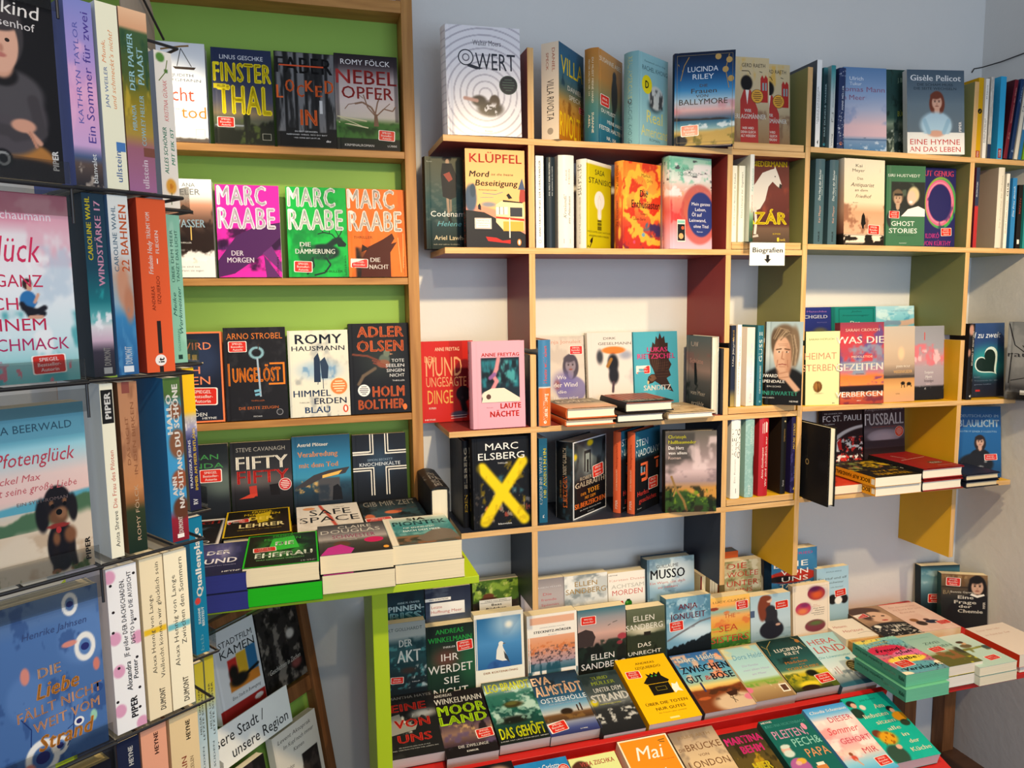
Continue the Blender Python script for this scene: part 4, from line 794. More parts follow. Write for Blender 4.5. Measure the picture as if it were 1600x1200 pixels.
book('f5', 'p', 'dark blue flat thriller with pale lettering on the lime table right beside the rack',
 [('g', (0, '2c3258'), (1, '1e2242')), ('e', '8a86b0', .62, .3, .14, .25, .9), ('n', '4a4a80', 7, 3, .5, .7, .8, 0, .6), ('T', 'DER', .42, .74, .25, .37, 'e6e4ee', .04), ('T', 'FREUND', .1, .85, .5, .65, 'e6e4ee', .02), ('T', 'WEM KANNST DU TRAUEN', .3, .84, .71, .735, '9a9ac0'), ('T', 'HEYNE', .68, .92, .89, .93, 'ddd', .02)], '20244a', '2c3278')
GREEN = [('b', '151c14'), ('e', '2f9a34', .52, .42, .3, .3, .8), ('P', '35b83a', (.36, .15), (.66, .1), (.74, .5), (.3, .55)), ('n', '122012', 6, 6, .48, .66, .9, .1, .7), ('e', '141a14', .55, .38, .14, .1), ('FR', '22b422', 0, 0, 1, 1, .022), ('T', 'FREIDA', .36, .66, .03, .1, '35a038'), ('T', 'McFADDEN', .24, .76, .13, .21, '35a038'), ('T', 'DIE', .4, .66, .26, .38, 'e6f2e0', .04), ('T', 'EHEFRAU', .14, .92, .6, .74, 'e8f4e4', .04), ('T', 'WAS GESCHAH WIRKLICH', .16, .8, .79, .82, '7ab87a'), ('T', 'HEYNE', .76, .96, .91, .945, 'ddd', .02), ('K', .26, .49, .3, -4, 3)]
book('f6', 'p', 'black flat thriller with bright green border, topmost at the front edge of lime table', GREEN, '151c14', LM)
p_ = list(POSE['f6']); p_[2] -= .0353; p_[0] += .004; p_[1] -= .003
book('f6b', 'p', 'book with green sprayed page edges directly under the green bordered thriller', [('b', '1a2018')], '151c14', '1fae1c', pose=p_)
book('f7', 'p', 'grey flat book with crouching woman in pink coat, front row of lime table',
 [('g', (0, '3a3a3c'), (.3, '6f6a6c'), (.5, 'a8a2a0'), (.62, '4a4640'), (1, '23211c')), ('n', '2a2822', 6, 8, .5, .7, .8, .55), ('P', 'b82c88', (.02, .98), (.12, .78), (.3, .7), (.48, .86), (.42, 1), (.02, 1)), ('e', '8a2a6a', .3, .9, .12, .1, .5), ('e', '5a3a26', .32, .7, .12, .1), ('T', 'CLAIRE', .3, .8, .07, .17, 'c8c4bc'), ('T', 'DOUGLAS', .04, .92, .2, .32, 'c8c4bc'), ('T', 'SCHWESTER', .2, .82, .38, .5, '8a2a5a', .0), ('O', 'c01c5a', .78, .63, .14, .09), ('T', 'THRILLER', .4, .55, .56, .58, 'ddd'), ('O', 'e09a3a', .92, .9, .04, .04)], '30302e', LM)
book('f8', 'p', 'white and teal flat book with boulder coast at the front corner of lime table',
 [('g', (0, 'ddd5c4'), (.3, '3f8a8c'), (.6, '2f6e74'), (.75, '4a7a74'), (1, '4a4038')), ('n', '7fb4b0', 5, 4, .5, .7, .7, .3, .7), ('P', '6a6258', (.6, .62), (.75, .5), (.95, .6), (1, .9), (.5, .95), (.38, .82)), ('n', '8a5a3c', 6, 6, .5, .7, .8, .68), ('n', '1f2a22', 6, 6, .5, .7, .7, .75, 2, 0, .5), ('r', 'ddd5c4', 0, 0, .1, 1), ('T', 'SIA', .36, .66, .05, .15, '1f1d1c', .04), ('T', 'PIONTEK', .12, .95, .18, .33, '2a5a60', .04), ('T', 'DIE SEHNSUCHT', .26, .74, .4, .46, 'dff0ee', .02), ('T', 'NACH DEM MEER', .24, .8, .5, .56, 'dff0ee', .02)], 'd2c8b4', LM)
for k, z, lab in (('f1', .0275, 'lower book under the small white and black one on lime table'), ('f2', .0325, 'book hidden under the yellow bordered one on lime table'), ('f3', .0325, 'book under the white chain cover on lime table'), ('f4', .0325, 'book under the dark teal house cover on lime table'), ('f5', .033, 'second dark blue book with blue page edges, below its twin on lime table'), ('f7', .0362, 'lower cream-edged book under the pink coat cover on lime table'), ('f8', .0372, 'lower cream-edged book at the right front corner of lime table')):
    dup(k, -z, lab, random.Random(k).uniform(.0, .005), random.Random(k+'y').uniform(-.004, .0))
book('spineup', 'h', 'thick dark book lying on its fore edge, spine up, at the end of lime table', [('b', '1d1c1e'), ('n', '3a3a40', 5, 7, .5, .7, .8)], [('b', '1c1b1d'), ('n', '8a8680', 3, 12, .6, .7, .6), ('W', 'DER SCHNEESTURM', .95, .25, .3, .7, '9a968e')], 'e6dcc4', pose=(.2925, 1.517, 1.0485, -math.pi/2, math.pi/2, 0, .128, .185, .040))

GROUP[0] = 'hardcovers on the top board of the middle shelf unit'
book('q1', 'h', 'thick white jacketed hardcover with grey concentric rings and big capitals on top shelf board',
 [('b', 'e9e6ea')]+[('ring', 'b9b4bd', .52, .62, .085*i, .085*i*.165/.233, .16/i) for i in range(1, 14)]+[('n', '2e2a2a', 7, 8, .4, .5, 0), ('e', '35302f', .58, .75, .17, .07, .3), ('e', '35302f', .43, .68, .1, .05, .3), ('e', '4a3e38', .64, .68, .07, .06), ('n', 'e9e6ea', 16, 18, .64, .7, .9, .68, .86), ('l', 'b58a80', [(.24, .66), (.4, .68)], .045), ('T', 'Walter Moers', .36, .74, .125, .175, '55525a'), ('O', '2f3440', .265, .29, .105), ('O', 'e4e1e5', .265, .29, .09), ('ring', '6a6670', .265, .29, .05, .035, .2), ('O', '6a6670', .265, .29, .05), ('O', 'e4e1e5', .265, .29, .035), ('P', '2f3440', (.3, .345), (.38, .36), (.5, .385), (.4, .395), (.28, .37)), ('T', 'WERT', .39, .93, .24, .395, '2f3440', -.005), ('KO', .83, .525, .115, '2b2f36', '4a5a52'), ('T', 'Roman', .5, .6, .945, .965, '777')],
 [('b', 'e3e0e4')]+[('r', 'bcb7c0', 0, .05+.07*i, 1, .062+.07*i, .8) for i in range(13)]+[('R', '4a4650', .3, .26, .8, .34), ('P', '1d1c20', (.3, .4), (.7, .4), (.7, .47), (.3, .47))], C3, gloss=1)
VR = [('g', (0, '2a5a78'), (.25, '2f6888'), (.45, '5a6a60'), (.6, 'b98a40'), (.8, 'c8821c'), (1, 'a86414')), ('n', '1d3a4c', 4, 5, .5, .7, .9, 0, .45), ('n', '7a4a1c', 6, 9, .5, .7, .8, .55, .8), ('T', 'VILLA', .08, .95, .12, .3, 'e4c41c', -.01), ('T', 'DANIEL', .34, .9, .4, .45, 'd8d0c0'), ('T', 'SPECK', .4, .88, .49, .54, 'd8d0c0'), ('T', 'RIVOLTA', .04, 1.0, .7, .95, 'e6be1a', -.01), ('K', .9, .6, .2, 0, 2)]
book('q2', 'p', 'thick paperback with cream spine and blue and gold cover turned sideways on top board',
 VR, [('b', 'ecd9bf'), ('W', 'DANIEL', .06, .3, .78, .62, 'b0543a'), ('W', 'SPECK', .1, .28, .42, .28, 'b0543a'), ('W', 'VILLA RIVOLTA', .38, .8, .72, .32, '3a3434'), ('O', 'a99a86', .5, .91, .17)], C1)
book('q3', 'h', 'hardcover fading from orange to teal with dark standing figure on the top board',
 [('g', (0, 'c8883c'), (.3, 'b8803c'), (.55, '6a7a60'), (.75, '2f7284'), (1, '1c5c78')), ('e', '2a2a28', .66, .42, .13, .2, .2), ('e', '2a2624', .66, .22, .08, .06, .2), ('l', '23302c', [(.62, .55), (.6, .8)], .08), ('T', 'SUSANNE ABEL', .06, .95, .07, .12, 'efe0c4'), ('T', 'DU MUSST', .12, .7, .62, .66, 'f0ece0'), ('T', 'MEINE HAND', .36, 1, .72, .76, 'f0ece0'), ('T', 'FESTER HALTEN', .06, 1, .8, .845, 'f0ece0'), ('T', 'NR. 104', .34, .72, .9, .94, 'f0ece0'), ('K', .26, .53, .34, 0, 2)],
 [('g', (0, 'c08038'), (.3, 'a07c44'), (.6, '4a7a74'), (1, '1d5c74')), ('W', 'DU MUSST MEINE HAND', .1, .58, .7, .58, 'e8dcc0'), ('W', 'FESTER HALTEN, NR. 104', .12, .5, .45, .33, 'e8dcc0'), ('W', 'SUSANNE', .68, .9, .72, .58, 'e8dcc0'), ('W', 'ABEL', .7, .84, .46, .32, 'e8dcc0')], C3, gloss=1)
book('q4', 'h', 'pale aqua hardcover with grey striped shell and yellow lettering on top board',
 [('b', '8fbfc4'), ('e', '3a4a50', .55, .54, .2, .07, .6), ('e', 'c8ccc8', .6, .45, .26, .13, .12), ('n', '3a3c3e', 16, 6, .48, .58, .9, .34, .58, .36, .86), ('T', 'RACHEL KHONG', .12, .98, .13, .18, '3f6068', .0), ('T', 'Fantastisch und so klug', .2, .9, .07, .09, '4a6a70'), ('T', 'Real', .28, .82, .6, .735, 'dcd678', .01), ('T', 'Americans', .1, 1, .77, .89, 'd4d080', .0), ('T', 'ROMAN', .38, .74, .905, .935, '4a6a70'), ('O', 'e3d41c', .28, .33, .17), ('T', 'D', .22, .34, .29, .37, '2a2a20', .06)],
 [('b', '86b8bd'), ('W', 'RACHEL KHONG', .55, .98, .66, .4, '4a7078'), ('W', 'REAL AMERICANS', .05, .5, .66, .36, 'ccd08a'), ('O', '4a4a48', .5, .53, .14)], C3, gloss=1)
book('q5', 'h', 'navy hardcover with golden flowers over a beach sunset in the middle of top board',
 [('g', (0, '1a2338'), (.22, '1f4a78'), (.4, '3f8cc0'), (.52, 'b8d0dc'), (.62, 'e8b4b0'), (.7, '5a6a80'), (.74, '2f6a88'), (.82, '8ab0b4'), (.86, 'c8a860'), (1, '8a6a30')), ('n', 'd88a90', 4, 6, .5, .7, .7, .5, .68), ('hill', '2a2a30', .71, .015, 5, .01, .04, .73), ('hill', 'c0a058', .9, .06, 4, .02, -.18), ('n', '5a5a24', 8, 10, .5, .65, .7, .86), ('n', 'eef4f4', 8, 14, .58, .68, .8, .73, .84), ('e', '20242c', .1, .95, .12, .06), ('L', 'b08a4a', [(.1, .3), (.16, .14), (.24, .05)], .012), ('L', 'b08a4a', [(.14, .2), (.06, .12)], .012), ('L', 'b08a4a', [(.9, .04), (.84, .2), (.9, .4)], .012)]+[('O', 'c09a5a', x, y, .05) for x, y in ((.72, .06), (.9, .1), (.84, .2), (.93, .3))]+
 [('T', 'LUCINDA', .22, .72, .155, .21, 'e6eaf0', .0), ('T', 'RILEY', .3, .65, .235, .29, 'e6eaf0', .0), ('T', 'DIE', .42, .55, .345, .375, '55402a'), ('T', 'Frauen', .28, .7, .39, .44, '4a3a2a'), ('T', 'VON', .36, .56, .455, .485, '55402a'), ('T', 'BALLYMORE', .08, .88, .5, .56, '4a3a2a'), ('K', .26, .84, .28, -3, 3), ('FR', '8a7a5a', .04, .03, .96, .97, .006)], '1a2236', C3)
WV = [('g', (0, 'cdb98f'), (.5, 'c8b490'), (1, '8a6a4a')), ('n', 'd8a848', 4, 5, .5, .7, .8, 0, .3), ('P', 'b03a34', (0, .5), (.12, .38), (.36, .38), (.6, .6), (.62, 1), (0, 1)), ('n', '7a5a44', 5, 6, .5, .7, .7, .6), ('P', 'ece6da', (.18, .38), (.3, .38), (.24, .55)), ('e', '1d1a1a', .22, .3, .2, .09), ('L', '1d1a1a', [(.05, .16), (.3, .16), (.36, .2)], .02), ('R', 'b0302c', .7, .24, .95, .52), ('R', '8aa0a0', .76, .29, .82, .38), ('R', '8aa0a0', .86, .29, .91, .38), ('L', '3a3a38', [(.66, .16), (.76, .17)], .02), ('P', 'b0302c', (.7, .24), (.76, .2), (.82, .24), (.88, .2), (.95, .24)),
  ('T', 'GERD RAETH', .06, .86, .07, .115, '3a342e', .01), ('T', 'WIR', .14, .38, .6, .64, 'f0e8dc', .02), ('T', 'VERLAGSMÄNNER', -.3, .88, .66, .715, 'f0e8dc', .02), ('T', 'WER WIRD', .06, .46, .81, .84, 'f0e8dc'), ('T', 'DENN GLEICH', .02, .52, .855, .885, 'f0e8dc'), ('T', 'ALT WERDEN?', .02, .52, .9, .93, 'f0e8dc'), ('KO', .58, .45, .2, 'dfa23c', '6a4a2c')]
book('q6', 'p', 'paperback with man in red jacket and orange speech bubble, beside the navy beach cover', WV, '9a8a6a', C1)
book('q7', 'p', 'paperback with red jacket and orange speech bubble, rear copy against the olive upright', WV, '9a8a6a', C1)

GROUP[0] = 'books on the second board of the middle shelf unit'
book('s1', 'h', 'dark hardcover with headless woman in black coat over water, left end of second board',
 [('g', (0, '5a5a48'), (.25, '4a544c'), (.5, '2a4a4c'), (.8, '1d3234'), (1, '16221f')), ('n', '6a7068', 9, 30, .5, .7, .4, .25, .75), ('P', '23252a', (.44, .07), (.68, .07), (.8, .2), (.78, .43), (.64, .46), (.44, .43), (.4, .2)), ('e', '1a1718', .56, .02, .12, .03), ('e', 'b89880', .57, .055, .05, .03), ('P', '9a4a40', (.46, .19), (.62, .16), (.7, .24), (.6, .27)), ('l', 'a48a76', [(.56, .45), (.58, .62)], .06), ('l', '8a7a6a', [(.64, .45), (.64, .58)], .04), ('l', '1a1818', [(.58, .62), (.62, .7)], .06), ('T', 'Codename', .12, 1.1, .585, .645, 'e8e6e0', .01), ('T', 'Helene', .28, .9, .695, .75, '5fa0ac', -.01, .3), ('T', 'Ariel Lawhon', .2, 1.1, .85, .9, 'd8c8a4'), ('T', 'Roman', .05, .18, .045, .06, 'b8b8a8'), ('T', 'nach einer wahren Geschichte', .18, .84, .94, .955, 'a8a490')], [('b', '1c1a18'), ('W', 'Codename Helene', .8, .45, .3, .6, 'b8a480', 0, .2), ('W', 'Ariel Lawhon', .4, .12, .3, .6, 'a89878')], C1)
book('s2', 'p', 'peach paperback with camper van on a dark road, second board',
 [('b', 'f0b878'), ('hill', 'e89078', .62, .02, 4, .01, .12), ('P', '2a2a2e', (0, .62), (.3, .64), (.6, .73), (1, .86), (1, 1), (0, 1)), ('e', '4a5a70', .08, .5, .1, .14, .2), ('e', '3a4a5c', .12, .42, .05, .07), ('e', 'e58a86', -.02, .78, .14, .11), ('e', '2c3440', .02, .8, .06, .06, .4), ('e', '8a8a94', .38, .56, .12, .025, .4), ('L', '8a8a90', [(.28, .445), (.5, .455), (.62, .43)], .012), ('L', '8a8a90', [(.24, .49), (.46, .487)], .008), ('P', '23242a', (.2, .61), (.2, .57), (.23, .55), (.25, .58), (.25, .62)), ('P', 'a8443c', (.9, .48), (.94, .3), (1, .42), (1, .52), (.9, .55)), ('P', '4a5a78', (.88, .4), (.95, .28), (1, .4)),
  ('P', 'efd9a4', (.5, .56), (.6, .52), (.96, .54), (.98, .62), (.98, .82), (.62, .82), (.5, .74)), ('P', 'd8a84a', (.62, .73), (.97, .73), (.97, .83), (.62, .83)), ('P', 'c0392c', (.5, .68), (.98, .7), (.98, .725), (.5, .7)), ('R', '3a3d44', .74, .585, .95, .68), ('P', 'f4ecd8', (.5, .585), (.7, .58), (.7, .66), (.5, .66)), ('L', '6a5a4a', [(.56, .58), (.56, .66)], .012), ('L', '6a5a4a', [(.63, .58), (.63, .66)], .012), ('P', '2a2420', (.62, .51), (.95, .53), (.95, .54), (.62, .53)), ('P', '1c1c20', (.68, .46), (.72, .44), (.78, .49), (.72, .5)), ('P', 'c8302c', (.32, .89), (.5, .9), (.6, .93), (.74, .92), (.74, .96), (.36, .935)), ('L', 'f0e6d8', [(.73, .7), (.73, .9)], .018), ('R', 'f0e6e0', .14, .7, .42, .81), ('FR', 'c05a50', .15, .705, .41, .805, .006), ('T', 'Regelmäßig schräg,', .18, .38, .72, .732, '444'), ('T', 'durchgehend spannend', .17, .39, .745, .757, '444'), ('T', 'und komisch', .2, .36, .77, .782, '444'),
  ('T', 'KLÜPFEL', .07, .95, .045, .135, 'c4392c', .02), ('T', 'Mord', .06, .4, .22, .28, '2a211d', .03, .15), ('T', 'ist die beste', .43, .8, .24, .262, '3a2a22', .0, .15), ('T', 'Beseitigung', .16, .88, .31, .37, '2a211d', .03, .15), ('T', 'Kriminalroman', .22, .52, .405, .418, '5a4030'), ('O', 'e8863a', .89, .945, .035, .035), ('O', 'f2ece0', .89, .945, .018, .025)], [('b', '2a1714'), ('W', 'Beseitigung', .4, .1, .25, .7, 'd8803c', .02), ('W', 'KLÜPFEL', .95, .55, .25, .7, 'c8442c', .02)], C1)
book('s3', 'p', 'white slim spine with small black capitals just past the first upright on second board', [('b', 'efece6')], [('b', 'f1eee8'), ('W', 'HANS ULRICH JÖRGES  DER KOBALTKANZLER', .87, .05, .38, .62, '2a2830', .02), ('O', '8a8a88', .5, .93, .2), ('O', 'f1eee8', .5, .93, .15)], C3)
book('s4', 'h', 'dark slate spine with tiny pale dots between two white spines on second board', [('b', '20282e')], [('b', '222c33'), ('W', 'DIE WELT VON GESTERN', .42, .06, .24, .36, 'c8d0d4', .02), ('W', 'EIN ROMAN IN BILDERN', .42, .1, .6, .7, 'c8d0d4', .02)], C3, gloss=1)
book('s5', 'h', 'thick white spine with red publisher block and black script on second board', [('b', 'e6e1d8')], [('b', 'e8e3da'), ('W', 'KLAUS', .27, .16, .42, .52, 'd0706a'), ('W', 'KORDON', .31, .15, .6, .72, 'd0706a'), ('W', 'Krokodil', .68, .42, .3, .48, '3a3634', -.01, .4), ('W', 'im Nacken', .74, .44, .6, .74, '3a3634', -.01, .4), ('R', 'c03a24', .32, .9, .74, .95)], C3, gloss=1)
book('s6', 'h', 'yellow jacketed hardcover with white light bulb, angled on second board',
 [('b', 'ece8da'), ('r', 'c9bc14', .0, .04, 1.0, 1), ('e', 'efeae2', .52, .44, .2, .11, .06), ('l', 'efeae2', [(.52, .5), (.52, .62)], .16), ('R', '6a6214', .44, .66, .6, .78), ('L', 'd8d0c8', [(.48, .6), (.46, .44), (.52, .38), (.58, .44), (.56, .6)], .014), ('L', 'c9bc14', [(.44, .69), (.6, .69)], .012), ('L', 'c9bc14', [(.44, .73), (.6, .73)], .012), ('T', 'SASA', .34, .72, .09, .15, '23221c', .01), ('T', 'STANISIC', .1, 1.0, .19, .255, '23221c', .01), ('T', 'MÖCHTE DIE WITWE', .06, .96, .795, .815, '3a3a18'), ('T', 'ANGESPROCHEN WERDEN', .1, .9, .84, .86, '3a3a18'), ('P', '1a1a16', (.06, .98), (.18, .89), (.26, .86), (.24, .92), (.14, .99))], [('b', 'ece8de'), ('W', 'SAŠA STANIŠIĆ', .4, .06, .25, .6, '2a2a28', .02), ('W', 'MÖCHTE DIE WITWE ANGESPROCHEN WERDEN', .95, .42, .35, .55, '6a6a64')], C3, gloss=1)
book('s7', 'h', 'hardcover with swirling orange, red and blue paint, angled on second board',
 [('g', (0, 'e8742a'), (.4, 'f0a23c'), (.7, 'd8482c'), (1, '7a1f38')), ('swirl', 'c8301f', .4, .5, 7, 9, .5, .9), ('swirl', 'f4b83c', .6, .3, 6, 14, .6, .9), ('n', '2a2c5c', 3, 4, .52, .62, .9, .62, 2, .3), ('n', '2c6a8a', 4, 5, .6, .68, .9, .3, .8, .5), ('e', 'f0a040', .78, .66, .05, .04), ('e', '6a9ab0', .54, .83, .045, .025), ('e', 'd04a6a', .3, .92, .03, .02), ('T', 'Markus', .48, .72, .12, .16, '2a1a18', .01), ('T', 'Orths', .62, .78, .18, .22, '2a1a18', .01), ('T', 'Die', .44, .64, .31, .39, '231a1c', .03), ('T', 'Enthusiasten', .22, .98, .43, .52, '231a1c', .03), ('T', 'Roman', .46, .64, .57, .6, '3a1a18'), ('T', 'Galiani Berlin', .26, .6, .63, .665, '3a1a18')], [('g', (0, 'e0742c'), (.5, 'd8602a'), (1, '8a2030')), ('n', 'f0a844', 3, 6, .5, .65, .9), ('W', 'Die Enthusiasten', .75, .45, .3, .6, '3a1a18', .01), ('W', 'Markus Orths', .32, .05, .3, .6, '3a1a18', .01)], C3, gloss=1)
AS = [('g', (0, '8fc4b0'), (.25, 'd8dcd8'), (.45, 'd88a78'), (.6, 'd0605c'), (.85, 'e0a0ac'), (1, 'd8b8cc')), ('n', '6fb8a0', 4, 9, .5, .6, .9, 0, .3), ('n', 'e6e0e4', 4, 10, .54, .62, .9, .05, .45), ('n', '3a3a44', 5, 24, .68, .72, .8, 0, .4), ('n', 'c83a3c', 4, 6, .5, .64, .9, .45, .9, 0, .6), ('n', 'e8a86a', 5, 5, .55, .65, .9, .35, .8, .1, .6), ('ring', 'b8504a', .7, .62, .36, .27, .3, .8), ('e', '2a3878', .74, .62, .32, .245, .05)]
book('s8', 'h', 'pink, mint and red painted hardcover with navy disc on the second board',
 AS+[('T', 'ALENA', .3, .56, .11, .15, '5a7a74'), ('T', 'SCHRÖDER', .2, .66, .165, .205, '5a7a74'), ('T', 'Mein ganzes', .52, .96, .485, .52, 'eceaf0', .01), ('T', 'Leben,', .6, .86, .545, .58, 'eceaf0', .01), ('T', 'Öl auf', .52, .76, .6, .64, 'eceaf0', .01), ('T', 'Leinwand,', .46, .86, .665, .7, 'eceaf0', .01), ('T', 'ohne Titel', .56, .92, .73, .765, 'eceaf0', .01), ('T', 'Roman', .64, .78, .8, .815, 'd8d8e8'), ('R', 'e8e0d4', .17, .68, .36, .92), ('R', '1d1c20', .18, .73, .35, .91), ('R', '8ac0b4', .18, .69, .35, .72), ('O', 'e8a870', .26, .86, .055), ('O', 'c85a3c', .3, .77, .035)], AS[:4], C3, gloss=1)
book('s8b', 'h', 'mint and red painted spine tucked behind its open-facing twin on second board', AS[:4], AS[:4], C3, gloss=1)
GROUP[0] = 'books in the narrow middle cells'
book('m1', 'p', 'thin cream spine at the left end of the narrow cell with the horse cover', [('b', 'e8e8d6')], [('b', 'edecd8'), ('W', 'Die 13 ½ Leben: Abenteuer der Kindheit', .78, .1, .35, .7, '777')], C3)
book('m2', 'p', 'cream spine second from left in the narrow cell with the horse cover', [('b', 'e8e8d6')], [('b', 'eeedda'), ('W', 'Kleine Literatur der Gegenwart', .68, .08, .38, .68, '666')], C3)
book('m3', 'h', 'tall white book with green grass at its foot, directly left of the horse cover', [('b', 'dfe4dc')], [('g', (0, 'e4e6e0'), (.6, 'd4dcd0'), (.78, '4a7a4c'), (1, '1c3a2a')), ('W', 'Kaleidoskop', .42, .16, .3, .75, '7ab0a8'), ('W', 'ROMAN LUX', .66, .46, .35, .7, 'd87a6a'), ('R', 'b03a3a', .25, .87, .8, .96)], C3, back='d0d8d0', gloss=1)
book('m4', 'h', 'dark red hardcover with white horse and yellow capitals in the narrow middle cell',
 [('g', (0, '5a2a26'), (.4, '6a2c28'), (.78, '4a1f1e'), (.83, '6a5040'), (1, '4a3a30')), ('n', 'a04a34', 3, 4, .55, .75, .6, .3, .7), ('P', 'd8d2ca', (0, .42), (.2, .3), (.36, .18), (.56, .14), (.64, .13), (.66, .1), (.7, .15), (.74, .2), (.82, .32), (.78, .36), (.7, .33), (.6, .28), (.5, .34), (.42, .5), (.3, .6), (.12, .64), (0, .62)), ('e', 'b8b0a8', .22, .45, .16, .12, .8, .6), ('P', '2a2422', (.77, .3), (.83, .32), (.8, .365), (.75, .35)), ('L', 'd0c8c0', [(.18, .58), (.2, .76), (.17, .9)], .06), ('L', 'c0b8b0', [(.06, .58), (.02, .74), (.04, .88)], .06), ('P', 'b8b0a8', (.1, .92), (.24, .9), (.26, .93), (.12, .94)), ('O', '2a2422', .66, .22, .014), ('T', 'BIEDERMANN', .13, .95, .045, .105, 'e6c41c', .05), ('T', 'LÁZÁR', -.28, .94, .64, .78, 'e8cc1c', .06), ('T', 'ROMAN', .6, .78, .885, .905, 'd8b83a', .04), ('R', 'e0c03a', .7, .94, .75, .985), ('T', 'rowohlt', .76, .9, .945, .98, 'd8b84a')], '5a2824', C3)
GROUP[0] = 'books on the top board of the right shelf unit'
book('r1', 'p', 'tall white slim spine with grey lettering, first on the right unit top board', [('b', 'ecebea')], [('b', 'eeeeec'), ('W', 'ULRIKE DRAESNER', .72, .3, .2, .45, '8a8a88'), ('W', 'VERWANDLUNGEN', .7, .36, .5, .75, '777'), ('P', '2a2a2a', (.4, .93), (.7, .9), (.6, .96))], C3, back='5a6068')
book('r2a', 'h', 'dark petrol spine, second book on the right unit top board', [('b', '2c5a60')], [('g', (0, '3a7a80'), (.1, '17343a'), (1, '10262c')), ('W', 'DAS DUNKLE WASSER', .85, .2, .35, .65, '9ab8bc'), ('O', '3aa0b0', .5, .95, .25)], C3, back='2c5c62')
book('r2b', 'h', 'teal and pale grey spine, third book on the right unit top board', [('b', '2f7a80')], [('g', (0, '2f848a'), (.12, '5a9a9e'), (.35, 'b8c4c4'), (1, 'd0d2d0')), ('W', 'STILLE', .68, .56, .3, .7, '2a3a40', .04), ('W', 'ERZÄHLUNGEN VOM FLUSS', .5, .15, .4, .6, '5a7a7e'), ('W', 'Verlag', .97, .82, .3, .6, '3a4a4c')], C3)
book('r3', 'h', 'navy spine sprinkled with white dots on the right unit top board', [('b', '27365e')], [('b', '27365e'), ('n', 'c8d0e0', 14, 60, .66, .72, .9, .5), ('n', 'c8d0e0', 14, 40, .68, .74, .9, 0, .14), ('W', 'ANNE MÜLLER', .52, .22, .42, .68, 'e0e6f0', .03), ('O', 'd07a4a', .5, .93, .2)], C3)
book('r4', 'p', 'paperback with blue to pink evening sea sky and red script, topmost board',
 [('g', (0, '5f84b0'), (.3, '8fa8cc'), (.5, 'b0b8d0'), (.7, 'd8b8c0'), (.82, 'd0b0bc'), (.86, '7a94b4'), (1, '4a78a4')), ('n', '8a9ac0', 3, 5, .5, .7, .8, .3, .7), ('n', 'd8e0ec', 8, 30, .6, .7, .7, .86), ('hill', '4a6a90', .86, .004, 3, .004, 0, .875), ('T', 'Ulrich', .14, .46, .11, .155, 'dfe6f0'), ('T', 'Tukur', .14, .42, .175, .215, 'dfe6f0'), ('T', 'Thomas Mann', -.2, .96, .23, .29, '8a5a78'), ('T', 'am Meer', -.14, .5, .33, .39, '8a5a78'), ('P', '3a4a60', (.44, .845), (.52, .84), (.5, .85))], '6a88b0', C1)
book('r5', 'p', 'dark green sea cover with yellow capitals, half hidden behind the evening sea paperback',
 [('g', (0, '2a4a44'), (.3, '2f4a46'), (.55, '3a5a50'), (.62, '8a9a84'), (.7, '4a5a50'), (1, 'b0b8a4')), ('n', '23332e', 5, 8, .5, .7, .8), ('n', 'c8d0c0', 8, 20, .58, .68, .8, .6), ('T', 'J. BRIGGS', .3, .95, .09, .14, '9ab8a0'), ('T', 'AUF', .55, .9, .31, .36, 'c0c84a'), ('T', 'BÜCHER', .3, .94, .47, .53, 'c0c84a')], '2c4640', C3)
book('r6', 'p', 'blue-grey cover with red-haired woman in pale blue shirt leaning on a white table',
 [('g', (0, '4a5c6c'), (.4, '6a7c88'), (.8, '5a6a78'), (1, '56646e')), ('gr', .74, 1, 'e6e6e2', 'e2e2de'), ('face', .52, .37, .1, '6e3a2c', 'd2a590', 'a4c4d8', 1), ('e', 'a8c8dc', .5, .65, .27, .15, .2), ('r', 'e6e6e2', 0, .76, 1, 1), ('e', 'd0a08c', .5, .755, .14, .04, .3), ('l', '8fb4cc', [(.3, .6), (.38, .74)], .07), ('l', '8fb4cc', [(.72, .6), (.64, .74)], .07), ('T', 'Gisèle Pelicot', .06, .94, .06, .13, 'f0f2f4', .03), ('T', 'DIE SCHAM MUSS', .18, .8, .16, .19, '23303c'), ('T', 'DIE SEITE WECHSELN', .12, .86, .205, .235, '23303c'), ('T', 'EINE HYMNE', .05, .92, .82, .885, 'c03a38', .01), ('T', 'AN DAS LEBEN', .04, .93, .91, .97, 'c03a38', .01), ('W', 'PIPER', .73, .61, .9, .945, 'f4f4f4', .06)], 'e2e2de', C3)
book('r7', 'p', 'mustard yellow spine with black round emblem behind the rightmost upright on top board', [('b', 'c8980f')], [('b', 'cfa012'), ('O', '23221a', .5, .41, .4), ('P', 'cfa012', (.35, .43), (.65, .39), (.55, .42)), ('R', 'a02a24', .15, .9, .85, .985), ('W', 'ROMAN', .98, .91, .3, .7, 'ead8c0')], C3)
book('r8', 'p', 'white slim spine with black letters beside the mustard one on the top right board', [('b', 'e2e0da')], [('b', 'e6e4de'), ('W', 'Freiheit, Europa und', .8, .5, .15, .4, '2a2a2a', .02), ('W', 'kein Ende der Geschichte', .8, .52, .5, .72, '2a2a2a'), ('W', 'Klaus', .25, .08, .3, .6, '555')], C3)
book('r9', 'p', 'silver grey spine with navy foot label on the top right board', [('b', 'b0aca4')], [('b', 'b4b0a8'), ('n', 'e0dcd4', 6, 10, .5, .7, .8), ('R', '22304e', 0, .82, 1, 1)], C3)
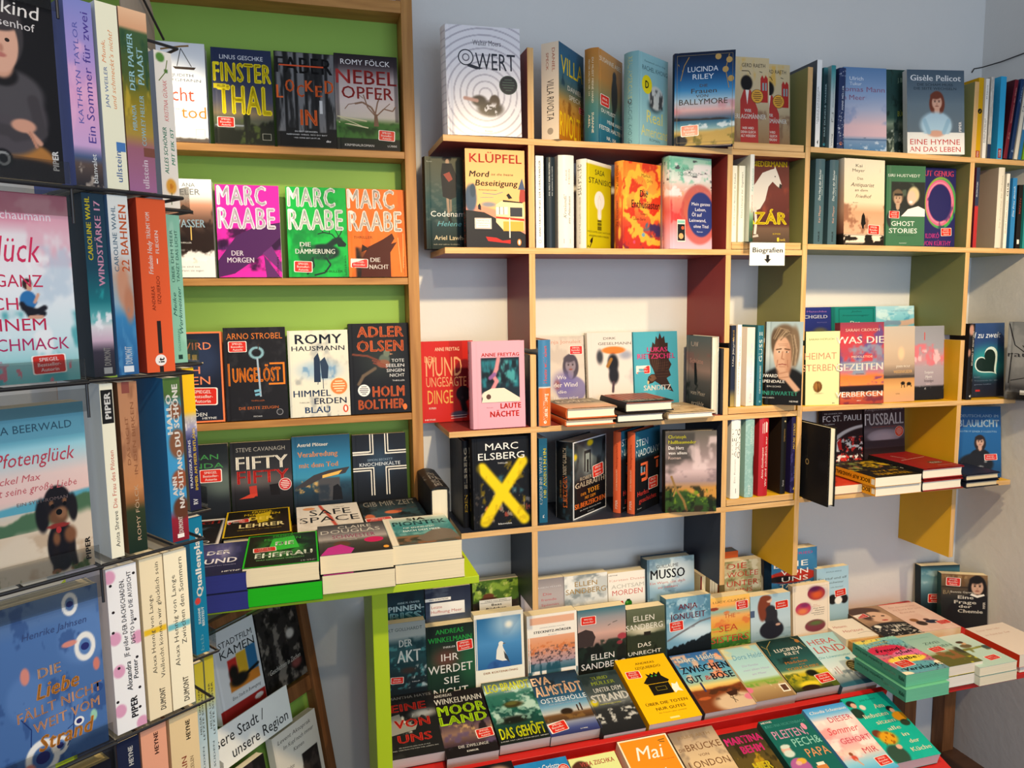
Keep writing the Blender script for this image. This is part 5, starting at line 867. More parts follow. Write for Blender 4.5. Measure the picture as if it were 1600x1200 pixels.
book('r10', 'p', 'bright cyan book with maroon foot label on the top right board', [('b', '2f9ccc')], [('b', '2f9fd0'), ('R', '8a2430', .2, .87, .8, .985), ('W', 'DUDEN', .97, .89, .3, .7, 'f0e8e8', .03)], C3, back='3aa8d6')
book('r11', 'h', 'maroon leaning spine on the top right board', [('b', '6a1c28')], [('b', '701d2a'), ('W', 'Geschichte der Welt', .55, .1, .35, .65, 'c89a90'), ('W', 'C.H.', .75, .66, .3, .7, 'c89a90')], C3, back='4f1a24')
book('r12', 'h', 'navy leaning spine right of the maroon one', [('b', '1d3458')], [('b', '1e3760'), ('O', '8aa0b8', .5, .9, .25), ('W', 'Atlas', .3, .1, .35, .65, '9ab0c8')], C3)
book('r13', 'p', 'cream leaning spine right of the navy one', [('b', 'd8d0c0')], [('b', 'dcd4c2'), ('W', 'Mythen', .4, .1, .3, .7, '555')], C3)
book('r14', 'p', 'cream and blue leaning spine on the top right board', [('b', 'd4d4cc')], [('g', (0, 'd8d6cc'), (.62, 'd4d4cc'), (.63, '2f78a8'), (1, '2a6c9c'))], C3)
book('r15', 'p', 'green leaning spine, last before the right wall on top board', [('b', '6aa02a')], [('b', '74aa30')], C3)
GROUP[0] = 'books on the second board of the right shelf unit'
KM = [('b', '44606a'), ('W', 'Das Haus der Bücher', .48, .12, .3, .5, 'd8e0e0', .0, .2), ('W', 'und Schatten', .42, .18, .58, .72, 'b8c4c4', 0, .2), ('W', 'Kai Meyer', .74, .54, .36, .56, 'c89a8a', .01), ('W', 'KNAUR', .96, .84, .36, .54, '141c20', .04)]
book('t1', 'h', 'grey-blue spine with white script, left of the matching pair on second right board', [('b', '44606a')], KM, C3)
book('t2', 'h', 'grey-blue spine with white script, right of the matching pair on second right board', [('b', '44606a')], KM, C3)
book('t3', 'h', 'cream hardcover with sepia graveyard figure and red sticker on second right board',
 [('g', (0, 'e6dcc6'), (.5, 'e2cfb0'), (.62, 'c89a78'), (.85, 'd0a88a'), (1, '3a2620')), ('n', '8a5a44', 6, 9, .55, .7, .8, .5, .9), ('n', '6a5a44', 12, 4, .62, .7, .7, 0, .16, .5), ('r', '1d1714', 0, .88, 1, 1), ('n', 'e8d8c4', 5, 14, .5, .55, 1, .86, 1), ('P', '16120f', (.42, .75), (.44, .66), (.48, .62), (.52, .66), (.54, .75), (.5, .77), (.49, .81), (.46, .81)), ('T', 'Kai', .28, .44, .06, .095, '4a443a'), ('T', 'Meyer', .2, .5, .115, .15, '4a443a'), ('T', 'Das', .32, .46, .21, .24, '4a443a'), ('T', 'Antiquariat', .16, .74, .275, .32, '4a443a', 0, .3), ('T', 'an dem', .26, .58, .345, .375, '4a443a', 0, .2), ('T', 'Friedhof', .28, .68, .41, .45, '4a443a', 0, .3), ('T', 'Roman', .22, .34, .5, .512, '6a5a44'), ('K', .74, .82, .28, 2, 3)], [('g', (0, 'd8ccb4'), (.6, 'c09070'), (.86, '6a4030'), (.88, '1d1714'), (1, '1a1512'))], C3)
book('t4', 'h', 'green hardcover with photograph of a laughing couple on second right board',
 [('b', '3f6e50'), ('r', '2a2e2c', 0, .2, 1, .63), ('n', '5a6a58', 6, 6, .55, .7, .7, .2, .4), ('face', .2, .4, .13, '6a5a48', 'b89880', '2a3030'), ('r', '3f6e50', 0, .63, 1, 1), ('e', 'c8b890', .66, .36, .17, .1, .2), ('e', 'd8b4a0', .6, .4, .13, .09, .2), ('e', 'f0ece6', .58, .45, .05, .015, .3), ('P', 'e8e4de', (.3, .63), (.5, .54), (.8, .5), (1, .54), (1, .63)), ('r', '2c2a28', .1, .345, .34, .375), ('r', '3f6e50', 0, 0, 1, .2), ('T', 'SIRI HUSTVEDT', -.1, .84, .105, .14, 'd8e0d8'), ('T', 'GHOST', .02, .7, .69, .75, 'e6ece6', .0), ('T', 'STORIES', -.04, .78, .78, .84, 'e6ece6', .0), ('L', '2a4a38', [(.2, .87), (.7, .87)], .008), ('K', .1, .61, .28, 2, 3), ('T', 'ROWOHLT', .26, .48, .96, .972, 'c8d4c8')], '3a664a', C3)
book('t5', 'h', 'indigo hardcover with pink and green watercolour ring at the right upright on second board',
 [('b', '27265c'), ('ring', '8aa83c', .52, .44, .46, .3, .12), ('ring', '3f9a54', .54, .45, .45, .3, .08), ('ring', 'e0608a', .5, .44, .41, .265, .14), ('ring', 'f08aa0', .5, .44, .4, .255, .05), ('n', '27265c', 5, 5, .6, .7, .7), ('T', 'GUT GENUG', -.14, .92, .035, .105, 'd84a6a', .03), ('T', 'ILDIKÓ', .06, .5, .83, .89, 'c83a8a', .02), ('T', 'VON KÜRTHY', -.02, .88, .925, .985, 'c83a8a', .02), ('K', .72, .81, .32, -2, 3)], '24225a', C3)
book('t6', 'p', 'slim spine half navy half red just right of the right upright on second board', [('b', 'a02a2c')], [('g', (0, '2a3450'), (.47, '2a3450'), (.48, 'b02a2e'), (1, 'a8262c')), ('W', 'PROMOTION', .36, .18, .25, .6, 'd0d4dc')], C3, gloss=1)
book('t7', 'h', 'wide cream book with its pale back cover showing on the second right board', [('b', 'd8d0c0')], [('b', 'd6d0c0'), ('W', 'Die Architektur der Moderne', .75, .1, .35, .6, '9a9486')], C3, back='b5a692')
book('t8', 'p', 'small white spine with black title label on second right board', [('b', 'dcd8cc')], [('b', 'e2dfd4'), ('W', 'CLUB', .3, .12, .3, .75, '2a2a2a', .05), ('W', 'Gutes Leben heute', .8, .36, .35, .65, '8a4a40')], C3)
book('t9', 'p', 'blue spine with white script on second right board', [('b', '2f78b0')], [('b', '2f7cb6'), ('W', 'Die Frau danach', .55, .12, .3, .65, 'd8e6f0', 0, .2)], C3)
book('t10', 'p', 'black spine with red letters and white foot square near the wall, second board', [('b', '1c1a1c')], [('b', '1c1a1c'), ('W', 'NACHT', .45, .2, .3, .65, 'c04a3c', .03), ('R', 'e0e0dc', .25, .86, .75, .93)], C3)
book('t11', 'p', 'teal spine against the right wall on second board', [('b', '2a8a88')], [('b', '2c8e8c')], C3)
GROUP[0] = 'books on the third board of the middle shelf unit'
book('u1', 'p', 'red paperback with thin hand-drawn yellow capitals and dark bust, behind the pink hardcover',
 [('b', 'c82a24'), ('r', 'a01f22', .55, 0, .8, 1, .5), ('e', '7a1a24', .84, .4, .2, .17, .1), ('e', '1d1820', .8, .66, .14, .1, .08), ('l', '1d1820', [(.78, .74), (.82, .86)], .12), ('e', '4a4a60', .72, .91, .16, .04, .3), ('n', '3a3038', 8, 10, .5, .6, .8, .55, .75, .6, 1), ('T', 'ANNE FREYTAG', .28, .74, .075, .12, 'f0d8b8', .01), ('T', 'DEN', .08, .27, .18, .255, 'e0a070', -.015), ('T', 'MUND', .1, .78, .19, .43, 'e8a878', -.03), ('T', 'UNGESAGTE', .1, .86, .44, .56, 'e0a070', -.02), ('T', 'DINGE', .12, .6, .6, .77, 'e0a858', -.025), ('T', 'ROMAN', .14, .27, .81, .835, 'f0e0d0', .03), ('T', 'HEYNE', .06, .26, .955, .975, 'f0e6e0', .03), ('L', 'e0d0d0', [(.55, .93), (.85, .92)], .01), ('L', 'e0d0d0', [(.55, .96), (.85, .95)], .01)], 'b8241f', C1)
book('u2', 'h', 'pink hardcover with square painting of a lying face and red lettering on third board',
 [('b', 'e2a4b4'), ('r', '1e2a34', .17, .19, .9, .7), ('n', '2a7a88', 6, 4, .48, .66, .9, .2, .55, .15, .9), ('n', '4aa0a4', 8, 5, .6, .72, .9, .2, .5, .15, .9), ('n', '151a20', 5, 4, .58, .7, .9, .2, .5, .15, .9), ('l', 'd88a90', [(.5, .2), (.46, .32), (.4, .4), (.46, .46), (.38, .55)], .07), ('l', '8a5a90', [(.42, .38), (.34, .42)], .07), ('P', 'e8d8c4', (.17, .7), (.22, .58), (.36, .54), (.6, .54), (.9, .66), (.9, .7)), ('e', 'f0dccc', .3, .62, .13, .05), ('O', '5a4038', .3, .635, .045, .03), ('T', 'ANNE FREYTAG', .18, .9, .135, .175, 'd03a30', .04), ('T', 'LAUTE', .52, .92, .715, .775, 'd42f24', .06), ('T', 'NÄCHTE', .32, .88, .805, .87, 'd42f24', .06), ('T', 'Roman', .26, .38, .755, .765, '7a3040')], [('b', 'd898a8'), ('W', 'LAUTE NÄCHTE', .8, .1, .35, .65, 'c03a3a', .03)], C3, back='e2a4b4')
book('u3', 'h', 'spine half blue half orange beside the second upright of the third board', [('b', 'd8743c')], [('g', (0, '3f7aa6'), (.5, '447ca8'), (.54, '3f76a0')), ('r', 'e4e0d8', 0, .54, 1, .556), ('r', 'df7636', 0, .556, 1, 1), ('W', 'Heute will leben', .5, .07, .38, .66, 'd04a3a', .03), ('W', 'Nathali Tiberg', .92, .62, .35, .7, 'f2e6d8', .03), ('O', 'f0e4d4', .5, .95, .12)], C1, gloss=1, back='5a7a94')
book('u4', 'p', 'pale cover with grey-violet woman and red sticker at the back left of third board',
 [('b', 'cdc4ba'), ('n', 'b8aea6', 3, 4, .5, .7, .6), ('face', .6, .36, .17, '4a4450', '8a7f8c', '7f78a0', 1), ('e', '6a62a0', .4, .6, .3, .14, .6, .8), ('e', '8a5a60', .2, .62, .08, .06, .6), ('T', 'Anja Jonuleit', -.08, .92, .045, .09, 'c89080', -.01), ('T', 'Wo', .2, .46, .5, .55, 'ece8ea', .02), ('T', 'der Wind', .1, .78, .59, .65, 'ece8ea', .02), ('T', 'die', .22, .46, .69, .73, 'ece8ea', .02), ('T', 'Namen trägt', .1, .8, .77, .81, 'ece8ea', .02), ('K', .77, .18, .36, 0, 3)], 'c8beb4', C1)
book('u5', 'h', 'white cover with blurred black figure under an orange umbrella on third board',
 [('b', 'd9d3cf'), ('n', 'b8b4b8', 3, 3, .5, .7, .7, .2), ('r', 'd9d3cf', 0, 0, .1, 1), ('r', 'd9d3cf', 0, 0, 1, .19), ('e', '3a3c44', .27, .36, .07, .1, .5), ('e', '8890a8', .85, .34, .14, .06, .7, .8), ('e', 'e07a34', .58, .265, .26, .055, .2), ('e', '1f1f26', .56, .46, .12, .14, .3), ('e', '22222a', .57, .64, .11, .13, .3), ('l', '9a6a30', [(.44, .5), (.52, .4)], .07), ('l', '4a3a44', [(.56, .74), (.54, .88)], .05), ('T', 'DIRK', .36, .64, .07, .105, '55504e'), ('T', 'GIESELMANN', .24, .98, .145, .185, '55504e')], [('b', 'd4cec8'), ('W', 'DIRK GIESELMANN', .75, .2, .35, .65, '5a5450')], C3)
book('u6', 'h', 'turquoise cover with diving brown eagle and pink lettering on third board',
 [('b', '4aa4ba'), ('P', '3a2720', (.36, .5), (.33, .36), (.4, .28), (.43, .16), (.48, .2), (.51, .07), (.56, .12), (.6, .02), (.645, .11), (.7, .07), (.72, .18), (.78, .18), (.77, .3), (.83, .34), (.79, .44), (.85, .52), (.79, .6), (.83, .69), (.73, .73), (.78, .8), (.88, .95), (.72, .9), (.6, .84), (.46, .77), (.4, .8), (.32, .81), (.29, .76), (.31, .7), (.38, .66), (.46, .66), (.42, .58)), ('P', '6a4a36', (.32, .72), (.38, .67), (.46, .68), (.5, .73), (.42, .77), (.36, .77)), ('P', 'c8b080', (.29, .755), (.33, .77), (.31, .83), (.285, .8)), ('O', '17120f', .36, .715, .014)]+
 [('L', '54392c', [(.46+.03*i, .62), (.38+.05*i, .3-.02*(3-abs(i-3)))], .012) for i in range(8)]+[('L', '54392c', [(.5, .5+.04*i), (.78, .48+.045*i)], .01) for i in range(6)]+[('L', '2a1b16', [(.48+.035*i, .64), (.42+.05*i, .36)], .01) for i in range(7)]+
 [('T', 'LUKAS', .3, .76, .24, .315, 'd83a7a', .03), ('T', 'RIETZSCHEL', .08, .94, .34, .42, 'd83a7a', .03), ('T', 'SANDITZ', .2, .82, .83, .91, 'ece4dc', .03), ('K', .2, .585, .3, 0, 2)], '3f8ea2', C3)
book('u7', 'h', 'dark seascape hardcover standing sideways against the second upright on third board',
 [('g', (0, '5a6a70'), (.25, '7a7470'), (.45, 'a08a84'), (.6, '5a5a5c'), (1, '23262a')), ('n', '8a6a68', 4, 6, .5, .7, .7, .2, .5), ('P', '1c1d20', (.34, .36), (.42, .34), (.48, .6), (.44, .66), (.36, .64)), ('n', '1e2022', 6, 9, .5, .65, .8, .6), ('T', 'Ulf', .2, .5, .08, .14, 'c8b8b0'), ('T', 'Schütte', .16, .7, .3, .36, 'c89a90'), ('T', 'vom Meer', .2, .8, .72, .78, 'b8b0a8'), ('T', 'erzählt', .24, .75, .86, .92, 'b8b0a8')], '2a2c30', 'efe8d6', back='dfe4dc')
OF = [('g', (0, 'b0a48c'), (.4, '7a7468'), (.65, 'c8a888'), (1, 'd8a080')), ('n', '4a4a40', 8, 5, .5, .7, .8, 0, .5)]
book('v1', 'h', 'black covered flat book with orange spine, top of the left pile on third board', OF+[('T', 'ROMAN', .1, .8, .2, .4, 'd8ccb8')], [('b', 'c8602c')], 'f0e6d0')
book('v1b', 'h', 'flat book with orange spine, bottom of the left pile on third board', OF, [('b', 'c8602c')], 'f0e6d0')
book('v2', 'h', 'flat book with striped red cover topmost of the centre pile on third board', [('b', 'a05a48')]+[('r', '5a2a24', .04+i*.12, 0, .09+i*.12, .7, .8) for i in range(8)]+[('gr', .72, 1, '2a2624', '1d1b1a'), ('T', 'SPINNERIN DER ZEIT', .1, .9, .76, .9, 'c8bca8')], [('b', '1d1c1e')], 'f0e8d6')
book('v2b', 'h', 'flat book with black spine at the bottom of the centre pile, third board', [('b', '3a3230')], [('b', '1d1c1e')], 'f2ecde')
book('v3', 'h', 'sandy flat book with white pages beside the centre pile on third board', [('g', (0, 'b8a080'), (1, 'd0b894')), ('n', '9a8060', 7, 9, .5, .7, .7), ('T', 'SEELAND', .2, .7, .2, .4, 'e8dcc8')], [('b', '9a8a70')], 'f4f0e8')
GROUP[0] = 'books in the narrow middle cells'
book('w1', 'p', 'navy spine with sandy foot, left end of the cell with the portrait cover', [('b', '232a3e')], [('g', (0, '222a40'), (.78, '262e42'), (.88, '8a7a4a'), (1, 'a8925a')), ('W', 'Udo Jürgens', .5, .14, .3, .65, 'e8e4da', .03), ('W', 'Merci', .19, .06, .3, .65, 'd8a83c', .03)], C3)
book('w2', 'p', 'white slim spine with red lettering beside the navy spine in the portrait cell', [('b', 'efece4')], [('b', 'f2efe8'), ('W', 'Die Farbe des Glücks', .5, .15, .5, .75, 'c84a3c'), ('W', 'Gespräche', .85, .45, .3, .5, 'b06a5a')], C3)
book('w3', 'p', 'pale pink pearly spine with cream edge in the portrait cell', [('b', 'dcc8b8')], [('g', (0, 'ead8cc'), (.3, 'ecdccc'), (.6, 'dce0ea'), (1, 'e6d8d0')), ('W', 'Das Leuchten der Tage', .7, .2, .4, .7, 'c8b0d8'), ('W', 'Lilo', .95, .84, .4, .7, 'b8a8b8')], C1)
book('w4', 'h', 'petrol spine with pale capitals directly left of the portrait cover', [('b', '1c6070')], [('b', '1d6474'), ('W', 'GUSSIE', .45, .08, .22, .72, 'cfdcd8', .01), ('W', 'CHRISTOPH WORTBERG', .85, .5, .35, .6, 'cfdcd8', .02), ('O', '7ab0b4', .5, .95, .15)], C3, gloss=1)
book('w5', 'h', 'hardcover portrait of grey-blond man with chin on hand, corner over the shelf edge',
 [('g', (0, '9ab0b8'), (.4, 'b8c4c4'), (.6, '8a9ca4'), (1, '2a2c30')), ('e', '17181b', .5, .98, .85, .44, .06), ('e', '6a5846', .5, .19, .34, .16, .18), ('e', '75624e', .78, .3, .14, .24, .25), ('e', '5a493a', .24, .24, .1, .15, .3), ('e', 'b88a70', .5, .52, .2, .16, .3), ('e', 'c89e84', .45, .39, .235, .215, .08), ('e', 'a8785e', .62, .44, .09, .16, .6, .6), ('e', 'd8b29a', .38, .33, .12, .08, .7, .7)]+
 [('l', c, [(.2+.04*i, .2+.01*(i % 3)), (.34+.05*i, .07+.012*i), (.6+.035*i, .1+.02*i)], .02) for i, c in enumerate(('8a7660', '9a866c', '5a4838', '8f7a62', 'a8947a', '6a5844', '8a7660'))]+[('l', c, [(.7+.02*i, .16), (.76+.03*i, .34), (.72+.03*i, .52)], .018) for i, c in enumerate(('9a866c', '5f4e3e', '8a7660', 'a39078'))]+
 [('l', '5a4234', [(.29, .335), (.42, .325)], .03), ('l', '5a4234', [(.52, .325), (.65, .335)], .03), ('e', 'e0d4c8', .36, .362, .045, .009, .3), ('e', 'e0d4c8', .58, .362, .045, .009, .3), ('e', '33261f', .365, .362, .022, .01, .3), ('e', '33261f', .575, .362, .022, .01, .3), ('l', 'a8785e', [(.46, .36), (.44, .44), (.5, .452)], .03), ('l', '9a6a54', [(.33, .46), (.31, .54)], .014), ('l', '9a6a54', [(.6, .46), (.61, .54)], .014), ('l', '8a4a42', [(.36, .515), (.46, .508), (.57, .515)], .022), ('l', 'b08068', [(.38, .54), (.54, .54)], .02), ('l', 'a8806a', [(.34, .27), (.6, .265)], .01), ('l', 'a8806a', [(.36, .29), (.58, .285)], .01),
  ('e', 'c89e84', .5, .64, .15, .06, .25), ('l', 'c89e84', [(.56, .66), (.88, .82)], .17), ('l', 'b0846a', [(.38, .625), (.6, .6)], .045), ('l', 'c49a80', [(.38, .65), (.62, .63)], .045), ('l', 'b0846a', [(.4, .675), (.64, .66)], .04), ('e', '17181b', .98, .9, .16, .08, .2),
  ('T', 'HOWARD', -.2, .34, .63, .67, 'e8e6e2', .03), ('T', 'CARPENDALE', -.3, .54, .7, .735, 'e8e6e2', .03), ('T', 'EIN ECHO', .06, .44, .77, .79, 'c8c8c4'), ('T', 'UNERWARTET', -.14, .9, .835, .885, '3a9a84', .02), ('T', 'MEIN LEBEN', -.1, .26, .91, .925, 'c8c8c4'), ('T', 'HEYNE', .68, .92, .945, .965, 'e8e6e2', .03)], '1c1d20', 'efe6d2', back='a8b8bc', res=1.4)
GROUP[0] = 'books on the third board of the right shelf unit'
book('x1', 'h', 'pale lime hardcover with a small walnut and thin red capitals beside the portrait cover',
 [('b', 'dcdca6'), ('T', 'SARAH HÖFLICH', .1, .82, .095, .12, '5a5a40', .01), ('T', 'HEIMAT', -.02, .9, .285, .375, 'c08a70', -.01), ('T', 'STERBEN', -.08, .94, .44, .53, 'c08a70', -.01), ('e', '6a4420', .36, .74, .13, .075, .06), ('e', '9a6a34', .34, .73, .08, .055, .5), ('l', '4a2e16', [(.36, .68), (.38, .8)], .02), ('e', 'b8b088', .4, .83, .12, .01, .5), ('T', 'dtv', .78, .87, .955, .975, '555', .03), ('FR', '2a2c20', 0, 0, 1, 1, .008)], '2a3024', C1)
book('x2', 'h', 'royal blue cover with pink author line and white capitals in the raised rear row', [('b', '24307c'), ('e', '5a5a50', .7, .62, .2, .12, .4), ('T', 'Matthias Matschke', -.2, .88, .08, .125, '9a6ab0', .01), ('T', 'FALSCHGELD', -.08, .9, .19, .27, 'd8dcec', .02), ('T', 'ROMAN', .62, .88, .36, .385, '6a6ab0')], '1e2868', C3)
book('x3', 'h', 'emerald clothbound cover with dark ornamental frame in the raised rear row', [('b', '17807c'), ('r', '126a68', 0, 0, .08, 1), ('FR', '0e5552', .16, .06, .96, .97, .012), ('T', 'John', .44, .68, .13, .18, '0e4a48', 0, .2), ('T', 'Ironmonger', .24, .86, .25, .305, '0e4a48', 0, .3), ('T', 'Der', .42, .64, .46, .56, 'd0e4dc', .0), ('T', 'Wal', .36, .7, .66, .76, 'd0e4dc')], '14706c', C3)
book('x4', 'h', 'shiny sky blue cover with reaching arm in the raised rear row', [('g', (0, 'a8d8e8'), (.4, '86cce0'), (1, '5aaccc')), ('n', 'd8f0f4', 4, 5, .5, .7, .8), ('n', '4a9ac0', 5, 4, .55, .72, .7, .25), ('l', 'd0b0a0', [(1, .55), (.8, .62), (.62, .64)], .12), ('l', '7a9ab8', [(.6, .62), (.3, .6), (.1, .72)], .1), ('T', 'UND FEDERN', .4, .92, .16, .2, '6a9ab4')], '7ac0d4', C3, gloss=1)
book('x5', 'p', 'paperback with red and violet lake sunset and big white capitals, third board',
 [('g', (0, '8a3a50'), (.2, 'c83c44'), (.4, 'a8485a'), (.5, '7a84a0'), (.6, 'b87080'), (.66, 'e87a38'), (.76, 'e8884a'), (.78, '2a1a20'), (.84, '221820'), (.86, 'd8743c'), (1, 'a03a34')), ('n', '5a4a88', 4, 6, .48, .66, .9, 0, .5), ('n', '7f90a8', 3, 6, .5, .7, .9, .25, .66), ('n', 'c83c44', 5, 7, .55, .7, .9, .05, .5), ('n', '6a3a70', 4, 14, .55, .7, .8, .64, .78), ('n', '6a2a3c', 4, 20, .5, .7, .8, .86), ('T', 'SARAH CROUCH', .12, .9, .075, .11, 'e8c8b8', .02), ('T', 'WAS DIE', -.1, 1.0, .17, .255, 'f4ece4', .02), ('T', 'MIDDLETIDE', .26, .74, .405, .43, 'e8c8b0', .01), ('T', 'GEZEITEN', -.1, .98, .495, .585, 'f4ece4', .02), ('T', 'ROMAN', .36, .54, .62, .635, '6a2a20'), ('T', 'VERBERGEN', -.1, .97, .84, .905, 'f4ece4', .02), ('T', 'dtv', .38, .48, .945, .96, 'e8d0c0')], '7a3040', C1)
book('x6', 'h', 'sand coloured cover with low sun and two dark animals on third board',
 [('g', (0, 'bcb0a4'), (.3, 'c4ae98'), (.5, 'b8a08a'), (.65, '6a5c54'), (.7, 'c08a54'), (.8, 'd8a468'), (1, 'c89a78')), ('e', 'e8c09a', .42, .36, .13, .08, .5), ('hill', '4a423e', .645, .008, 4, .006, 0, .685), ('e', '1d1815', .5, .755, .09, .022), ('l', '1d1815', [(.46, .76), (.44, .81)], .02), ('l', '1d1815', [(.55, .76), (.57, .81)], .02), ('e', '1d1815', .76, .765, .1, .022), ('l', '1d1815', [(.7, .77), (.68, .8)], .02), ('l', '1d1815', [(.84, .77), (.86, .8)], .02), ('T', 'JANIN WOLF', .2, .8, .515, .545, 'f0e4d4', .02), ('T', 'WEIDENFLIEDER', .1, .9, .58, .62, 'd8a868', .01), ('T', 'ROMAN', .2, .36, .885, .9, '6a4a34')], 'b09a84', C3)
PK = [('g', (0, '8f9098'), (.3, '9a9aa4'), (.45, 'c88a92'), (.55, 'a89aa2'), (.8, '9a8f98'), (.83, '1e1e22'), (1, '1b1c20')), ('n', 'd8707c', 3, 6, .46, .64, .9, .22, .56), ('n', 'e8c0c4', 4, 9, .58, .7, .8, .3, .55), ('n', 'c8c8cc', 4, 20, .58, .68, .9, .8, .88)]
book('x7', 'h', 'grey cover with pink cloud over black land, front copy of its pair', PK+[('T', 'Benjamin', .12, .52, .61, .645, 'f0ecec', .02), ('T', 'Myers', .16, .46, .67, .705, 'f0ecec', .02), ('T', 'Strandgut', .1, .54, .725, .76, '3a2a30', .01), ('T', 'Roman', .2, .36, .78, .795, 'e8c8cc'), ('R', 'd0402c', .09, .085, .125, .19)], '84848c', C3)
book('x8', 'h', 'grey cover with pink cloud over black land, rear copy beside the mustard upright', PK, '84848c', C3)
book('x9', 'h', 'black spine with pale hand print and white capitals right of the mustard upright', [('b', '191718')], [('b', '191718'), ('e', 'b88a78', .3, .08, .35, .07, .3), ('e', 'a87a68', .1, .38, .2, .05, .4), ('W', 'SCHMERZ IST GENETISCH', .55, .1, .5, .8, 'e0dcd4', .03), ('n', '8a8478', 3, 20, .66, .74, .8, .5), ('O', 'ece8e0', .55, .955, .13)], C3)
book('x10', 'p', 'navy cover with dark heart-shaped island in glowing turquoise water on third right board',
 [('g', (0, '2f4a7a'), (.3, '2a4478'), (.5, '1f5a70'), (.62, '2a5a68'), (.75, '20283a'), (1, '23242e')), ('e', '3ab0ac', .5, .53, .5, .2, .7, .8), ('HT', 'd8ece4', .5, .53, .42, -40), ('HT', '1c2e2a', .48, .535, .36, -40), ('e', '2a7a88', .95, .5, .16, .05, .5), ('T', 'Nord zu zweit', -.35, .88, .12, .2, 'e4ecf4', .0, .25), ('T', 'Inseln', .08, .26, .72, .735, '7a88a0'), ('T', 'Traumziele für die', .08, .8, .77, .785, '6a7890'), ('T', 'ganze Liebe', .08, .6, .82, .835, '6a7890'), ('R', 'b02a28', .12, .9, .26, .925)], '2a3a5e', C3, gloss=1)
book('x11', 'h', 'grey photographic book with black line drawing at the right wall on third board',
 [('g', (0, '7a7e80'), (.5, '8a8c8c'), (.78, '6a6c6e'), (.85, '3a3b3e'), (1, '2c2d30')), ('n', '9a9c9c', 3, 4, .5, .7, .6), ('L', '1d1d20', [(.02, .02), (.15, .3), (.6, .5), (1, .66)], .02), ('L', '1d1d20', [(.06, .8), (.1, .4)], .02), ('L', '1d1d20', [(.3, .3), (.75, .66), (.1, .76)], .018), ('P', 'c8c8c4', (.34, .28), (.7, .26), (.8, .36), (.5, .36)), ('T', 'raum', .02, .7, .38, .45, '23242a', .0), ('R', 'dcdcd8', .3, .88, .72, .94)], '4a4c50', C3, gloss=1)
GROUP[0] = 'books on the lowest board of the middle shelf unit'
book('y1', 'h', 'black hardcover with huge yellow brushed cross on lowest board',
 [('b', '15161a'), ('n', '3a6a78', 5, 5, .55, .72, .8, .4, .7), ('n', '9a8a7a', 12, 14, .62, .72, .8, .6, .95), ('n', 'a84a3a', 12, 14, .66, .74, .8, .7, .95), ('n', '7a7a80', 9, 10, .64, .74, .7, .35, .8), ('l', 'e8cc14', [(.16, .33), (.5, .6), (.9, .92)], .2), ('l', 'e8cc14', [(.88, .28), (.5, .62), (.2, .92)], .2), ('n', 'b89a0c', 9, 10, .55, .7, .5, .25, .97, .1, .95), ('e', '15161a', .02, .6, .12, .5, .2, .6), ('T', 'MARC', .23, .81, .06, .135, 'eceae6', -.008), ('T', 'ELSBERG', .1, .92, .165, .24, 'eceae6', -.008), ('T', 'THRILLER', .44, .62, .275, .292, 'ccc'), ('T', 'blanvalet', .43, .67, .945, .965, 'ddd')], [('b', '121216'), ('W', 'ELSBERG', .55, .1, .3, .65, 'b8b4a8'), ('W', 'EDEN', .8, .6, .3, .65, 'b89a20', .02)], C1)
book('y1b', 'h', 'black spine with faint pale capitals hiding left of the yellow cross cover', [('b', '121216')], [('b', '131317'), ('W', 'ELSBERG', .55, .08, .3, .7, '8a867c'), ('W', 'EDEN', .82, .62, .3, .7, 'a88a20', .02)], C1)
book('y2', 'p', 'petrol spine with white and yellow capitals right of the first upright on lowest board', [('b', '1d5470')], [('b', '1f5a78'), ('W', 'CAROLINE WAHL', .78, .2, .04, .4, 'e8ecec', .02), ('W', 'DIE ASSISTENTIN', .7, .12, .54, .9, 'd8c81c', .03), ('W', 'R', .94, .9, .4, .6, 'ddd')], C3)
book('y3', 'h', 'thick shrink-wrapped hardcover with night alley and orange lettering on lowest board',
 [('g', (0, '2c3438'), (.25, '5a6668'), (.48, '3a4246'), (.55, '14161a'), (1, '101114')), ('n', '16191c', 3, 3, .5, .7, .9, 0, .5), ('e', 'c8d0cc', .42, .28, .12, .16, .8, .7), ('R', '2a2f32', .32, .15, .52, .42), ('R', '8a9694', .36, .19, .48, .42), ('R', '1a1c1e', .4, .27, .45, .44), ('e', 'd8c020', .5, .06, .09, .04, .4), ('e', 'c8b020', .05, .2, .06, .04, .5), ('T', 'ROBERT', .2, .62, .48, .525, 'b8a890', .01), ('T', 'GALBRAITH', .06, .94, .54, .61, 'c8b8a0', .02), ('T', 'DER', .22, .38, .69, .725, 'e08a28', .03), ('T', 'TOTE', .42, .78, .655, .72, 'e89a2c', .03), ('T', 'MIT DEM', .34, .66, .745, .785, 'e08a28', .02), ('T', 'SILBERZEICHEN', .04, .97, .81, .875, 'e8702a', .03), ('T', 'Ein Fall für Cormoran Strike', .2, .84, .905, .92, 'ccc'), ('T', 'blanvalet', .42, .62, .95, .965, 'aaa'), ('K', .74, .455, .32, -4, 3), ('FR', 'd8dce0', .0, .0, 1, 1, .02)],
 [('b', '191a1c'), ('n', '2f4a58', 3, 8, .5, .7, .7), ('W', 'ROBERT GALBRAITH', .42, .08, .5, .68, 'c8b8a0', .01), ('W', 'SILBERZEICHEN', .84, .44, .5, .72, 'd86a2a', .03), ('W', 'DER TOTE MIT DEM', .72, .5, .3, .4, 'b88a50'), ('FR', 'c8ccd0', 0, 0, 1, 1, .02)], C1, gloss=1)
